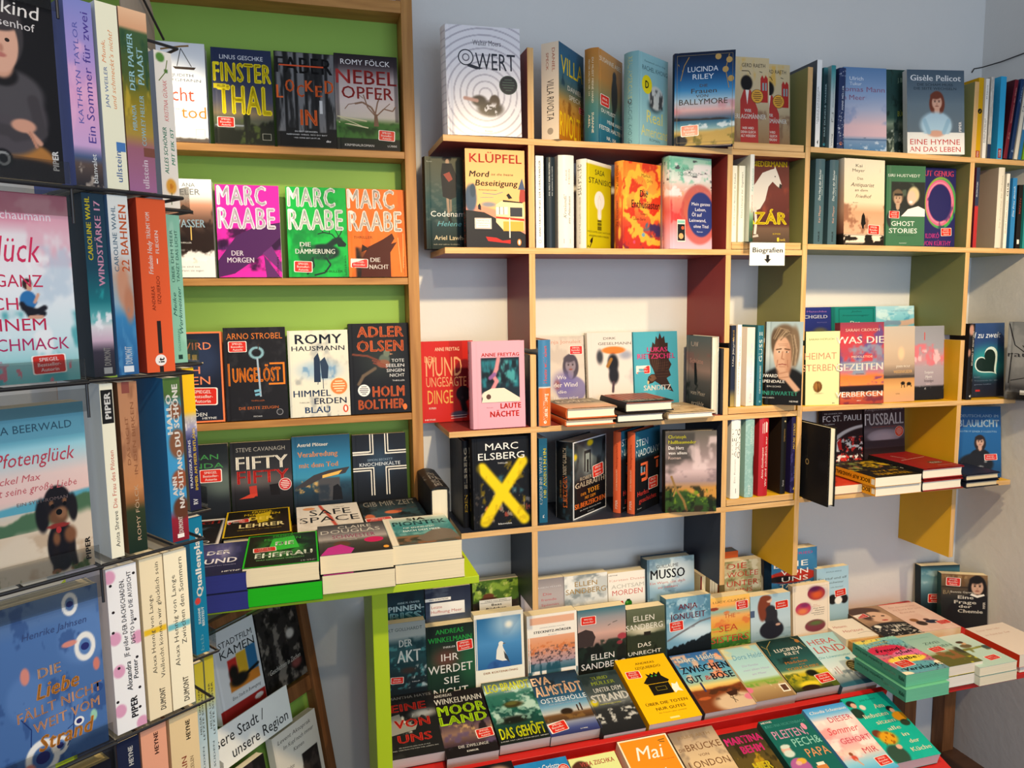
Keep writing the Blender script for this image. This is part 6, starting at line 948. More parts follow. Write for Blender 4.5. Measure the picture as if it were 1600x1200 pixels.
ND = [('b', '17181c'), ('g', (0, '2a6a84'), (.26, '245a74'), (.34, '1a2a34'), (.36, '17181c'), (1, '141519')), ('R', 'd8623c', .22, .4, .5, .43), ('R', 'd8623c', .42, .4, .5, .62), ('R', '6a90a8', .22, .44, .28, .55), ('R', '6a90a8', .34, .46, .38, .54), ('R', 'd8623c', .26, .59, .46, .63), ('R', 'd8623c', .22, .52, .4, .55), ('R', 'd8623c', .76, .38, .98, .4), ('R', 'a04a30', .84, .42, .92, .52), ('T', 'STEN', .04, .5, .1, .185, 'c4d4dc', .01), ('T', 'NADOLNY', .04, .96, .225, .31, 'c4d4dc', .01), ('T', 'Herbst', .1, .55, .74, .8, 'c83a34', .02), ('T', 'geschichte', .16, .86, .83, .89, 'c83a34', .02), ('K', .72, .69, .36, 0, 3), ('T', 'Roman', .1, .26, .945, .96, 'aaa')]
NS = [('b', 'd4603a'), ('W', 'Herbstgeschichte', .45, .15, .4, .62, '8a2a1c', .02), ('W', 'STEN NADOLNY', .72, .46, .4, .6, 'e8b89a', .02), ('W', 'PIPER', .95, .84, .35, .62, 'e8d0c0', .04)]
book('y4', 'h', 'orange spine with blue topped black cover, left copy of the pair on lowest board', ND, NS, C1)
book('y5', 'h', 'orange spine with blue topped black cover, right copy beside the stormy landscape', ND, NS, C1)
book('y6', 'h', 'hardcover with painted stormy sky over a green hill on the lowest board',
 [('g', (0, '5a5650'), (.3, '8f7f80'), (.5, 'c8b0b4'), (.62, '9a8688'), (.72, 'b8823c'), (1, '3a2e1e')), ('n', '3a3836', 2, 4, .42, .66, .8, .0, .6, -1, .6), ('n', 'dcc8cc', 3, 4, .5, .66, .7, .05, .5, .4, 2), ('n', '7a6a70', 4, 8, .5, .7, .7, .45, .65), ('hill', 'c08a40', .72, .02, 5, .02, -.06), ('hill', '2f4a1e', .78, .06, 4, .02, .12), ('n', '6a8a24', 9, 12, .54, .66, .9, .68, .92, .15, .85), ('n', '141a0e', 8, 9, .52, .66, .8, .66), ('l', '8a6a3a', [(.12, .56), (.2, .7), (.36, .86), (.42, .98)], .04), ('l', 'a07a44', [(.2, .72), (.16, .8)], .02), ('n', '2a2018', 8, 10, .5, .64, .9, .9), ('T', 'Christoph', .06, .4, .05, .09, 'b8b418', .02), ('T', 'Nußbaumeder', .06, .6, .115, .155, 'b8b418', .03), ('T', 'Das Herz', .06, .36, .185, .225, 'f0ecec', .04), ('T', 'von allem', .06, .42, .25, .285, 'f0ecec', .04), ('T', 'Roman', .06, .3, .31, .345, 'c8b0a8', .0)], [('g', (0, '2a2a26'), (1, '1c1812'))], C1)
GROUP[0] = 'books in the narrow middle cells'
book('z1', 'h', 'white spine with two lines of large thin capitals in the lowest narrow cell', [('b', 'f0eee8')], [('b', 'f2f0ea'), ('W', 'ALLEIN', .47, .12, .08, .48, '3a3a3a', -.01), ('W', 'GANG', .49, .12, .56, .94, '3a3a3a', -.01), ('W', 'Ein Roman', .8, .5, .3, .45, '9a9a96'), ('L', '555', [(.5, .87), (.5, .93)], .05)], C3)
book('z2', 'h', 'pale teal speckled spine beside the white one in the lowest narrow cell', [('b', '8ab4b0')], [('b', '8cb6b2'), ('n', 'a8ccc8', 8, 40, .5, .62, .7), ('e', '2a2f2e', .95, .6, .1, .14, .2), ('W', 'MARLEN', .32, .1, .5, .68, 'c8dcd8'), ('W', 'HOBRACK', .34, .1, .72, .9, 'c8dcd8'), ('W', 'PIPER', .96, .84, .35, .6, 'dce8e4')], C3, gloss=1)
book('z3', 'h', 'red spine with white script lines and two little figures in the lowest narrow cell', [('b', 'a8202a')], [('b', 'b4222c'), ('P', 'ece4dc', (.3, .08), (.5, .06), (.52, .2), (.3, .2)), ('P', 'ece4dc', (.62, .05), (.82, .07), (.8, .19), (.64, .19)), ('W', 'Anne Gesthuysen', .78, .38, .25, .42, 'ece0d8', .02, .2), ('W', 'Wir sind schließlich wer', .88, .24, .58, .82, 'ece0d8', .02, .1)], C1, gloss=1)
book('z4', 'h', 'black spine with dull gold capitals in the lowest narrow cell', [('b', '191918')], [('b', '1a1a19'), ('W', 'SIMENON', .32, .16, .4, .66, '9a7a44', .01), ('O', 'c8b88a', .6, .06, .16), ('W', 'Kampa', .9, .82, .3, .6, 'aaa')], C3, back='2a2119')
book('z5', 'h', 'dark violet spine with yellow letters at the right end of lowest narrow cell', [('b', '201a44')], [('b', '221c48'), ('n', '4a4488', 5, 16, .55, .7, .8, .4), ('W', 'MEINE FERNE', .42, .08, .25, .55, 'c8a83c', .03), ('W', 'FREUNDIN', .5, .14, .66, .86, 'c8a83c'), ('W', 'ELENA', .8, .64, .5, .75, '7a8ab8'), ('P', 'e0c84a', (.4, .96), (.55, .92), (.7, .96))], C3)
GROUP[0] = 'books on the lowest board of the right shelf unit'
book('z6', 'h', 'large black notebook with small gold oval jutting out beyond the mustard upright', [('b', '15171c'), ('n', '1e2128', 6, 6, .5, .7, .6), ('O', '8a7a54', .66, .5, .03, .04), ('O', '15171c', .66, .5, .018, .025), ('L', '3a3a34', [(.66, .3), (.66, .45)], .003), ('L', '3a3a34', [(.66, .55), (.66, .72)], .003), ('n', '4a4a40', 2, 40, .64, .72, .5, .2, .8, 0, .12)], '101114', 'e6dfc6')
book('z7', 'p', 'very thin white spine in front of the black stadium cover', [('b', 'ece9e2')], [('b', 'efece6'), ('R', '3a2a2a', .2, .12, .9, .27), ('W', 'FUSSBALL', .25, .13, .3, .8, 'ece9e2', .03), ('W', 'Eine Geschichte', .85, .4, .3, .7, '888')], C3)
book('z8', 'p', 'dark maroon cover with white stadium arch and red crowd on the lowest board',
 [('b', '2c1c20'), ('n', '3a2428', 4, 5, .5, .7, .6), ('e', 'c8c4c4', 1.1, .95, 1.05, .6, .02), ('e', '2a1a1e', 1.15, 1.0, 1.02, .6, .03), ('n', 'd83a34', 14, 16, .52, .6, 1, .55, 2, .3), ('n', 'e8e4e0', 14, 16, .6, .66, 1, .55, 2, .3), ('T', 'DIE LEGENDE, DER', .06, .5, .1, .125, 'c8c4c4', .02), ('T', 'FC ST. PAULI', .02, .97, .15, .26, 'e4e0e0', .02), ('T', 'ERLEBEN', .04, .3, .3, .32, 'c8c4c4'), ('P', 'e8e4e0', (.3, .68), (.42, .6), (.44, .8), (.32, .8)), ('P', 'c82a28', (.36, .66), (.46, .58), (.48, .8), (.4, .8))], '241519', C3)
book('z9', 'p', 'maroon cover with grey stadium dome and condensed white capitals on the lowest board',
 [('b', '362a2e'), ('g', (0, '3a2a2e'), (.45, '40343a'), (.6, '6a5f66'), (1, '2a2024')), ('e', '8a8088', .5, .72, .42, .15, .1), ('e', 'a89ca4', .45, .74, .3, .12, .5), ('r', '3a3036', 0, .82, 1, 1), ('T', 'Klugscheißer-Block', .03, .97, .065, .125, '9a9294', .02), ('T', 'FUSSBALL', .02, .97, .19, .46, 'd8d4d4', .02), ('T', 'DAS ULTIMATIVE QUIZ', .2, .8, .5, .52, 'a8442c'), ('KO', .86, .64, .1, 'c8402c', 'd8b0a0')], '2a2024', C3)
book('z10', 'p', 'blue cover with seated officer in black leaning near the wall, lowest board',
 [('g', (0, '1d4a72'), (.3, '2260a0'), (.7, '1f5a94'), (1, '1a4470')), ('face', .52, .5, .1, '2a2020', 'c8a090', '1b1c22', 1), ('e', '1c1d24', .42, .82, .4, .15, .12), ('n', 'a8b0b8', 4, 16, .6, .7, .7, .74, .95, .05, .7), ('T', 'DEUTSCHLAND IM', .06, .94, .115, .155, '9ab4cc', .02), ('T', 'BLAULICHT', .02, .96, .19, .29, 'b8d0e4', .04), ('T', 'NOTRUF EINER POLIZISTIN', .04, .9, .345, .37, '8ab0d0'), ('K', .76, .72, .28, -4, 2), ('R', 'd8dce0', .8, .93, .84, .96)], '163a5c', 'e0cfae')
GROUP[0] = 'flat piles on the lowest board of the right shelf unit'
book('p1', 'p', 'red flat book with black and white figure at the left of the sports piles', [('b', 'c83a28'), ('n', 'd8584a', 4, 4, .5, .7, .5), ('e', '23201f', .2, .55, .22, .2, .3), ('e', 'd8d0c8', .14, .5, .1, .1, .4), ('T', 'UND DAS SPIEL', .4, .85, .3, .42, 'd86a5a', .02)], 'b03020', 'efe2c4')
HB = [('b', 'c88a1c'), ('b', '1d1a16'), ('n', 'c8a41c', 5, 6, .5, .6, .95, .08, .6), ('n', '7a8a4a', 6, 7, .56, .66, .9, .1, .6), ('n', 'c87a50', 7, 7, .6, .7, .9, .1, .6), ('n', '2a2420', 9, 9, .58, .66, .8, .1, .65), ('T', 'BOCK AUF', .3, .85, .64, .74, 'c8981c', .05), ('T', 'HANDBALL', .2, .92, .78, .9, 'c8981c', .05)]
HS = [('b', 'e09a1c'), ('W', 'BOCK AUF HANDBALL', .9, .2, .28, .7, '3a2a14', .05), ('R', 'e8e4d8', .2, .93, .8, .99)]
book('p2', 'p', 'flat book with orange spine and handball player collage, upper of the pair', HB, HS, C2)
book('p2b', 'p', 'flat book with orange spine, lower of the handball pair', HB, HS, C2)
ZS = [('b', '1b191a'), ('W', '21 11', .7, .42, .25, .65, 'd8d4cc', .02)]
ZA = [('b', '8a1e22'), ('L', 'd8c8c0', [(.2, .5), (.92, .4)], .012), ('L', 'd8c8c0', [(.32, .22), (.42, .42)], .012), ('e', '5a3a34', .7, .72, .16, .07), ('T', 'KICKERS', .58, .84, .7, .76, 'e0d0c8', .03), ('T', 'Geschichte', .55, .9, .86, .89, 'c89a90')]
book('p3', 'h', 'flat dark red hardcover with black spine, upper of the pair on lowest right board', ZA, ZS, C2, back='8a1e22')
book('p3b', 'h', 'flat dark red hardcover with black spine, lower of the pair on lowest right board', ZA, ZS, C2, back='8a1e22')
book('p4', 'h', 'navy flat book on top at the right end of lowest right board', [('b', '1e2438'), ('n', '8a8e9a', 5, 14, .6, .7, .6, 0, .5)], '181c2a', 'dccbaa')
book('p4b', 'h', 'navy flat book at the bottom at the right end of lowest right board', [('b', '1e2438')], '181c2a', 'dccbaa')
GROUP[0] = 'paperbacks in the rear row of the red table'
TE = 'f0e0bc'
book('A1', 'p', 'dark teal paperback with torn white capitals in the rear row beside the lime leg', [('g', (0, '17242e'), (.3, '1c3a44'), (.6, '2f7a84'), (1, '1f4a54')), ('n', '14202a', 5, 7, .5, .7, .8), ('T', 'ANNE M. CRAMER', .3, .88, .19, .225, 'b8d0d4', .02), ('T', 'SPINNEN-', -.05, .99, .255, .35, 'c8e0e4', .05), ('T', 'BISS', .1, .92, .375, .52, '8ac0c8', .06), ('T', 'THRILLER', .3, .7, .8, .84, 'c8d8d8')], '17242e', TE)
book('A2', 'p', 'paperback with evening sea and white title box in the rear row', [('g', (0, '23293e'), (.35, '343c50'), (.55, '5a6478'), (.7, '8a94a4'), (.8, '5a6474'), (1, '3a4048')), ('n', '4a5468', 3, 8, .5, .7, .7), ('R', 'f0ece8', 0, .18, .56, .235), ('T', 'ANN ECKSTROM', .07, .5, .195, .22, '23283a', .03), ('R', 'f2eeea', .1, .27, .86, .5), ('T', 'Letzte', .13, .36, .32, .37, 'b8504a'), ('T', 'Hoffnung Meer', .12, .8, .405, .46, 'b8504a')], '23293e', TE)
book('A3', 'p', 'paperback with green foliage, hat and white title label in the rear row', [('b', '4a6a24'), ('n', '8aa83c', 6, 7, .46, .6, .95, 0, .5), ('n', '23381a', 7, 8, .52, .64, .9, 0, .55), ('n', 'c8d070', 9, 9, .6, .7, .8, 0, .4), ('r', '3a2a20', 0, .45, 1, 1), ('e', '6a3a24', .34, .33, .12, .06), ('e', '4a2a1a', .34, .38, .2, .025), ('n', '1a1a14', 4, 4, .5, .7, .8, .4), ('R', 'ece6da', .14, .4, .84, .66), ('T', 'LÜNEN VON BENNEL', .26, .74, .425, .445, '333', .03), ('L', '555', [(.16, .465), (.82, .465)], .008), ('T', 'Beas', .4, .62, .495, .54, '3a3834', .05), ('T', 'Büdchen', .28, .72, .57, .62, '3a3834', .05), ('T', 'Roman', .02, .13, .67, .7, 'ddd')], '3a4a24', TE)
book('A4', 'p', 'grey-mauve paperback with red serif title behind the navy upright', [('g', (0, '8a8488'), (.3, 'a8a0a2'), (1, 'b8aeae')), ('T', 'KAREN MÜLLER', -.1, .88, .2, .245, 'e0dce0', .02), ('T', 'Die', .1, .46, .37, .44, 'b85a60'), ('T', 'fremde', .02, .66, .52, .585, 'b85a60'), ('T', 'Spionin', .02, .74, .66, .72, 'b85a60')], '7a7478', TE)
book('A5', 'p', 'cloudy white paperback with golden capitals in the rear row', [('b', 'c0c4c4'), ('n', '7a8488', 3, 4, .48, .66, .8), ('n', 'ecece8', 4, 4, .52, .66, .8), ('T', 'ELLEN', .24, .76, .16, .28, '9a7a30', .0), ('T', 'SANDBERG', .03, .96, .33, .46, '9a7a30', .0)], 'b8bcbc', TE)
book('A6', 'p', 'white paperback with red and grey capitals and a tiny green bottle, rear row', [('b', 'ece7de'), ('T', 'HEYNE', .02, .24, .05, .075, '555', .02), ('T', 'Karsten Dusse', .04, .92, .16, .22, 'd89a8c', .0), ('T', 'ACHTSAM', .08, .9, .3, .4, 'b8b4ac', -.01), ('T', 'MORDEN', .1, .86, .44, .57, 'c8605a', -.005), ('P', 'c83420', (.04, .72), (.36, .72), (.4, .86), (.04, .86)), ('O', '2f7a24', .5, .8, .09), ('O', '5aa84a', .47, .77, .03), ('R', '1d3a1a', .46, .69, .54, .74)], 'e4ded4', TE)
book('A7', 'h', 'pale blue hardcover with tall black capitals and red line in the rear row', [('b', '8fb0c4'), ('e', 'dce6e8', .5, .4, .5, .34, .5), ('n', '5a7a90', 4, 4, .56, .7, .6), ('r', '4a6478', 0, 0, .05, 1, .6), ('T', 'GUILLAUME', .2, .66, .15, .235, '23262c', .0), ('T', 'MUSSO', .07, .8, .27, .5, '17181c', .03), ('T', 'Ein Wort, um dich', .06, .8, .57, .63, 'c85a4c', .0), ('T', 'zu retten', .22, .64, .69, .745, 'c85a4c', .0), ('T', 'Roman', .38, .5, .81, .83, '333')], '2f4454', TE)
book('A8', 'p', 'narrow cream spine seen in the gap right of the pale blue hardcover', [('b', 'd8cca4')], [('b', 'd8cca8'), ('R', '6a1a1c', 0, 0, .3, 1)], TE)
book('A8b', 'p', 'cream ribbed spine left of the forest cover in the rear row', [('b', 'e4d8b4')], [('b', 'e4d8b8'), ('r', 'b0a480', .2, 0, .3, 1), ('r', 'b0a480', .55, 0, .65, 1)], TE)
book('A10', 'p', 'sandy forest paperback with red thin capitals behind the mustard upright', [('b', 'b8ac88'), ('n', '8a8a5c', 4, 5, .48, .66, .8), ('n', 'd8d0b4', 5, 5, .54, .66, .8), ('n', '6a6038', 6, 7, .58, .7, .8), ('T', 'DIE', .06, .6, .07, .24, 'b03a2c', .01), ('T', 'WÖLFE', .06, .92, .33, .49, 'b03a2c', .01), ('T', 'UNTER', .06, .92, .6, .77, 'b03a2c', .01), ('T', 'UNS', .3, .76, .84, .96, 'b03a2c', .01)], 'a89a74', TE)
book('A9', 'p', 'orange paperback with grey top edge tucked behind the sandy forest cover', [('b', 'd8602c'), ('r', 'e88a50', 0, .1, 1, .14)], 'c05424', '8f8a80', pose=(1.104, 1.7495, .5405, 0, 0, 0, .052, .2, .03))
book('A11', 'p', 'blue paperback with white capitals and red disc half hidden by the mustard upright', [('b', '3f80ac'), ('g', (0, '3f82b0'), (1, '2c6490')), ('e', 'b03024', .45, .68, .55, .16, .06), ('e', '1d1a1c', .2, .72, .3, .08, .2), ('T', 'AMELIE FRIED', .0, .9, .09, .15, 'b03a7a', .01), ('T', 'EINE', .05, .8, .3, .44, 'ece8e0', .01), ('T', 'VON', .2, .8, .5, .63, 'ece8e0', .01), ('T', 'UNS', .22, .8, .68, .8, 'ece8e0', .01), ('T', 'TANZT', .18, .86, .85, .95, 'ece8e0', .01)], '1c3a58', TE)
book('A12', 'p', 'light blue paperback with penguin-like dark figures and red sticker behind the peach cover', [('g', (0, '9cc0d4'), (.6, 'a8c8d8'), (1, '9ab8c4')), ('T', 'EWALD ARENZ', .3, .78, .1, .13, '4a5a68', .01), ('T', 'Ein Hof und elf', .06, .94, .26, .32, '4a4e54', .0), ('T', 'Geschwister', .3, .84, .38, .43, '4a4e54', .0), ('T', 'Der stille Abschied', .3, .82, .52, .55, '5a5e60'), ('e', '1d1c1e', .5, .86, .14, .13, .15), ('e', '1d1c1e', .86, .88, .12, .12, .15), ('e', 'e8e4dc', .68, .9, .12, .1, .15), ('K', .74, .7, .34, -6, 2)], '8aa8b8', TE)
GROUP[0] = 'paperbacks in the second row of the red table'
book('B1', 'p', 'grey-green stormy coast paperback with white title beside the lime leg, second row',
 [('g', (0, '8f9698'), (.2, '9aa2a2'), (.3, '2a4a50'), (.5, '23484c'), (.7, '1f3034'), (1, '1a2022')), ('n', '17343a', 4, 8, .46, .64, .9, .2, .65), ('n', '4a8a8c', 6, 12, .56, .68, .8, .3, .95), ('n', 'c8d0cc', 8, 14, .6, .7, .8, .6, .95, .5), ('e', '3a2f2a', .55, .68, .18, .04, .5), ('T', 'BENEDIKT GOLLHARDT', -.3, .92, .07, .115, '3f4a4e', .0), ('T', 'DER', .34, .66, .24, .34, 'e0e4e2', .02), ('T', 'AKT', .28, .86, .39, .56, 'e0e4e2', .02), ('T', 'THRILLER', .62, .82, .84, .855, 'ccc'), ('K', .26, .8, .3, 4, 2)], '23363a', TE)
book('B2', 'p', 'dark green thriller with bright green author line and stacked white capitals, second row',
 [('b', '16231c'), ('g', (0, '18201c'), (.3, '1a2c22'), (.5, '1d3a2a'), (1, '14241c')), ('e', '7a3a34', .4, .45, .25, .12, .9, .7), ('e', '2a6a44', .9, .5, .2, .3, .9, .6), ('T', 'ANDREAS', .2, .78, .05, .115, '2fa84a', .02), ('T', 'WINKELMANN', .04, .95, .155, .225, '2fa84a', .02), ('T', 'THRILLER', .34, .6, .285, .31, 'ddd', .02), ('T', 'IHR', .3, .66, .385, .48, 'd8d0cc', .0), ('T', 'WERDET', .02, .95, .53, .64, 'd8d4d0', .01), ('T', 'SIE', .34, .66, .7, .79, 'd8d4d0', .01), ('T', 'NICHT', .12, .84, .85, .95, 'd8d4d0', .01), ('K', .8, .3, .32, -4, 3)], '14201a', TE)
book('B3', 'p', 'white framed paperback with seagull on a post against blue sky, second row',
 [('b', 'e8e2d2'), ('gr', .07, .86, '2a6698', '4a88bc', '2c6498'), ('e', 'b8ccd8', .7, .18, .3, .18, .95, .8), ('e', 'f4f0e0', .7, .2, .07, .05, .7), ('e', '2f5a98', .48, .83, .24, .1, .1), ('n', '23457c', 8, 3, .5, .65, .6, .74, .88, .28, .7), ('P', 'e4e0d8', (.42, .72), (.44, .58), (.5, .47), (.55, .47), (.57, .55), (.64, .68), (.66, .76), (.55, .76)), ('O', 'e8e4dc', .53, .485, .05, .035), ('P', '6a5a3c', (.57, .48), (.64, .49), (.57, .5)), ('P', '3a4048', (.58, .6), (.66, .7), (.7, .8), (.6, .72)), ('R', 'e8e2d2', 0, .86, 1, 1), ('R', 'e8e2d2', 0, 0, .05, 1), ('R', 'e8e2d2', .95, 0, 1, 1), ('R', 'e8e2d2', 0, 0, 1, .06), ('T', 'DER KÜSTENKÖNIG', .16, .86, .905, .935, 'a8642c', .04)], 'd8d2c4', TE)
book('B4', 'p', 'white framed paperback with flock of birds over an orange field, second row',
 [('b', 'e8e2d8'), ('r', 'dca88c', .06, .05, .95, .17), ('gr', .39, .6, 'dca080', 'd88a5c'), ('gr', .6, .85, 'd89070', 'a89098'), ('gr', .85, 1, '7a8a98', '2c5a68'), ('n', '4a3f44', 26, 30, .54, .6, .9, .55, .9), ('n', 'c87040', 14, 16, .55, .66, .8, .48, .72), ('n', '1f4a58', 14, 3, .5, .62, .9, .84), ('R', 'e8e2d8', 0, 0, .05, 1), ('R', 'e8e2d8', .95, 0, 1, 1), ('T', 'JOHANN JANSSEN-WALTER', .25, .75, .225, .245, '999'), ('T', 'STECKNITZ-MÖRDER', .13, .88, .285, .325, '2f2f30', .05), ('T', 'Krimi', .42, .58, .36, .378, '888')], 'd8d2c8', TE)
book('B5', 'p', 'dark garden house paperback with pink dusk sky and white capitals, second row',
 [('g', (0, '3a6a78'), (.15, '8a8c90'), (.4, 'c8a094'), (.55, '9a7a72'), (.7, '2a2a28'), (1, '161415')), ('n', '2a4a58', 3, 4, .55, .7, .7, 0, .2), ('P', '3a2f2e', (0, .36), (.16, .32), (.3, .36), (.36, .46), (.3, .6), (0, .6)), ('n', 'c8a068', 12, 12, .6, .66, .8, .38, .6, 0, .34), ('hill', '161a17', .6, .1, 6, .02), ('n', '1d2a22', 6, 7, .5, .66, .9, .5), ('e', '9a3a44', .92, .5, .1, .05), ('e', '7a2f38', .86, .6, .06, .03), ('L', '2a2a2c', [(.72, .26), (.82, .24)], .01), ('L', '2a2a2c', [(.62, .3), (.68, .28)], .01), ('T', 'ELLEN', .26, .74, .735, .83, 'e0dcd8', .0), ('T', 'SANDBERG', .05, .97, .875, .975, 'e0dcd8', .0), ('K', .22, .18, .3, 0, 2)], '1d1c1c', TE)
book('B6', 'p', 'olive landscape paperback with cloud glow and white thin capitals, second row',
 [('g', (0, '5f6650'), (.3, '4f5640'), (.48, '8a8a70'), (.56, '3a4430'), (1, '1a2018')), ('e', 'd8d0b8', .45, .5, .3, .1, .9, .8), ('hill', '2a3224', .56, .05, 4, .02), ('R', '231f1a', .44, .52, .62, .6), ('n', '151a12', 6, 7, .5, .68, .8, .58), ('T', 'ELLEN', .18, .72, .16, .28, 'dcd8cc', .0), ('T', 'SANDBERG', -.02, .94, .34, .46, 'dcd8cc', .0), ('T', 'DAS', .28, .62, .75, .84, 'dcd8cc', .0), ('T', 'UNRECHT', .02, .88, .92, 1.0, 'dcd8cc', .0)], '3a4030', TE)
book('B7', 'p', 'frosty blue paperback with fir forest and snowy branch, second row',
 [('b', '6f9cb4'), ('n', '4a7890', 7, 9, .48, .64, .8, 0, .45), ('n', 'b8d4e0', 8, 9, .56, .68, .7, 0, .5), ('e', 'c8d8e0', .7, .7, .5, .16, .7), ('hill', '151d22', .9, .05, 12, .015, -.22), ('hill', '10161a', .93, .06, 20, .01, -.1), ('l', '6a6a70', [(.02, .82), (.25, .72), (.5, .62), (.75, .52), (1, .48)], .03), ('l', '8a9098', [(.5, .62), (.62, .6)], .02), ('n', '4aa8a0', 4, 4, .5, .66, .8, .76, .9, 0, .3), ('T', 'ANJA', .27, .7, .13, .24, '7a2a38', .02), ('T', 'JONULEIT', .08, .88, .31, .43, '6a2a3a', .02), ('K', .22, .55, .3, -3, 3)], '4a7488', TE)
book('B8', 'p', 'orange sunset meadow paperback with red thin capitals, second row',
 [('g', (0, 'f0c060'), (.18, 'f0a858'), (.3, '8ab0a8'), (.42, 'e8a860'), (.6, 'e09a3c'), (.8, 'c8a844'), (.9, '5a8a34'), (1, '3a6a28')), ('n', 'd8703c', 4, 9, .52, .66, .8, .1, .75), ('n', '8aa84a', 6, 12, .58, .7, .8, .6), ('n', '2f5a24', 12, 9, .5, .64, .9, .86), ('e', '8a3a2a', .08, .24, .12, .035), ('T', 'LUCY CLARKE', .06, .9, .08, .125, '6a4a2c', .0), ('T', 'THE', .34, .62, .37, .46, 'b84a30', .0), ('T', 'SEA', .2, .68, .6, .74, 'b8402c', .0), ('T', 'SISTERS', .0, .96, .83, .97, 'b8402c', .0), ('K', .8, .22, .3, -3, 3)], 'c88a3c', TE)
book('B9', 'p', 'pale sky paperback with red-haired woman in dark coat by the sea, second row',
 [('g', (0, 'a4c0cc'), (.6, 'bccdd4'), (.8, 'b0c0c4'), (1, '8aa0a4')), ('n', '6a8488', 4, 14, .55, .7, .6, .82), ('e', '7a3a28', .34, .3, .16, .28, .12), ('e', 'd8b09a', .47, .14, .07, .055), ('e', '7a3a28', .38, .08, .14, .07, .2), ('e', '2c2a30', .5, .5, .17, .24, .1), ('e', '23222a', .52, .85, .3, .22, .08), ('l', '2c2a30', [(.5, .4), (.66, .7)], .12), ('e', 'c89a84', .68, .74, .06, .03), ('e', '7a3a28', .3, .46, .09, .16, .3), ('K', .78, .28, .32, -3, 2), ('R', '4a5a78', 0, .34, .1, .5)], '8aa8b4', TE)
book('B10', 'p', 'cream cover with three purple-red peaches, right end of the second row',
 [('b', 'e8d6c0'), ('FR', 'b8a894', .05, .06, .95, 1.1, .006), ('e', 'b8a8b8', .74, .24, .24, .15, .3, .6), ('e', '8a2a44', .64, .22, .24, .155, .06), ('e', 'd0562c', .66, .26, .16, .1, .7), ('e', '4a1a4a', .6, .12, .14, .06, .7, .8), ('e', 'c8a8b0', .4, .56, .14, .1, .4, .5), ('e', 'b83a5c', .28, .54, .21, .14, .06), ('e', 'e0784a', .26, .6, .14, .07, .7), ('e', '6a2a5c', .32, .46, .12, .05, .7, .7), ('e', '7a3a44', .6, .96, .28, .14, .08), ('e', '5a6a3c', .62, .9, .18, .05, .7), ('T', 'Eva', .56, .66, .475, .49, 'c0605a'), ('T', 'Lohmann', .52, .74, .505, .525, 'c0605a'), ('T', 'Das leise', .56, .86, .55, .575, '3a3230', .02), ('T', 'Platzen', .6, .86, .6, .625, '3a3230', .02), ('T', 'unserer', .5, .86, .65, .675, '3a3230', .02), ('T', 'Träume', .56, .84, .7, .72, '3a3230', .02)], 'd8c4a8', TE)
GROUP[0] = 'paperbacks in the upper slanted row of the red table'
SE = 'd8ccc4'
book('C1', 'p', 'black paperback with tilted red capitals over a night house beside the lime leg',
 [('b', '1d1d1f'), ('n', '2a2a2c', 5, 6, .5, .7, .8), ('P', '8a8884', (0, .36), (.3, .32), (.36, .5), (.6, .52), (.55, .6), (0, .66)), ('n', 'd8d4cc', 9, 7, .5, .6, .9, .3, .66, 0, .6), ('e', 'c8c4c0', .75, .36, .2, .06, .8), ('n', '1d1d1f', 9, 7, .55, .64, .9, .3, .68), ('T', 'SAMANTHA HAYES', .02, .96, .03, .075, '8a8684', .02), ('T', 'EINE', .16, .82, .16, .28, 'c8342c', .05), ('T', 'VON', .18, .84, .42, .55, 'c8342c', .05), ('T', 'UNS', .2, .82, .66, .78, 'c8342c', .05), ('T', 'SIE KANNTE IHN NUR KURZ', .2, .76, .84, .855, 'aaa'), ('T', 'UND VERTRAUTE IHM IHR LEBEN AN', .06, .9, .875, .89, 'aaa')], '1a1a1c', SE)
book('C2', 'p', 'dark paperback with lime green stacked capitals over a violet moor, upper slanted row',
 [('b', '1a1618'), ('gr', .5, .85, '4a3a4c', '8a6a5c', '3a2a34'), ('n', 'c8a06a', 6, 8, .54, .66, .9, .52, .76), ('n', '1d161c', 7, 3, .5, .62, .9, .48, .72), ('n', '5a4a6c', 4, 6, .52, .66, .8, .64, .9), ('T', 'ANDREAS', .02, .38, .025, .07, 'd8d4d0', .02), ('T', 'WINKELMANN', .0, .96, .1, .19, 'd8d4d0', .02), ('T', 'MOOR', .02, .98, .22, .37, 'a8d01c', .08), ('T', 'LAND', .02, .96, .39, .52, 'a8d01c', .08), ('T', 'DIE ZWILLINGE', .26, .84, .845, .885, 'd8d4d0', .02), ('T', 'KNAUR', .4, .62, .925, .95, 'ece8e4', .05), ('K', .82, .72, .32, -4, 3)], '171416', SE)
book('C3', 'p', 'paperback with rocky islet in green surf and yellow capitals, upper slanted row',
 [('g', (0, '3a4a44'), (.15, '8aa09a'), (.25, '2f6a5c'), (.6, '1c5a4c'), (.8, '16302a'), (1, '141d1a')), ('n', 'b8d4c8', 4, 8, .52, .64, .9, .1, .7), ('n', '12403a', 5, 9, .5, .66, .9, .25, .8), ('e', '3a3418', .5, .42, .2, .05, .4), ('e', '5a5a28', .48, .4, .12, .03, .4), ('e', '161a14', .42, .66, .3, .06, .5), ('n', '8ab4a4', 9, 14, .6, .7, .7, .4, .7), ('r', '151b18', 0, .86, 1, 1, .8), ('T', 'LEO BRANDT', .04, .97, .045, .185, 'dce01c', .03), ('T', 'THRILLER', .4, .62, .2, .215, 'ddd'), ('T', 'DAS GEHÖFT', .06, .96, .76, .92, 'e0e41c', .04), ('T', 'DIESER ORT LÄSST DICH NICHT GEHEN', .04, .97, .95, .963, 'ccc')], '17201d', SE)
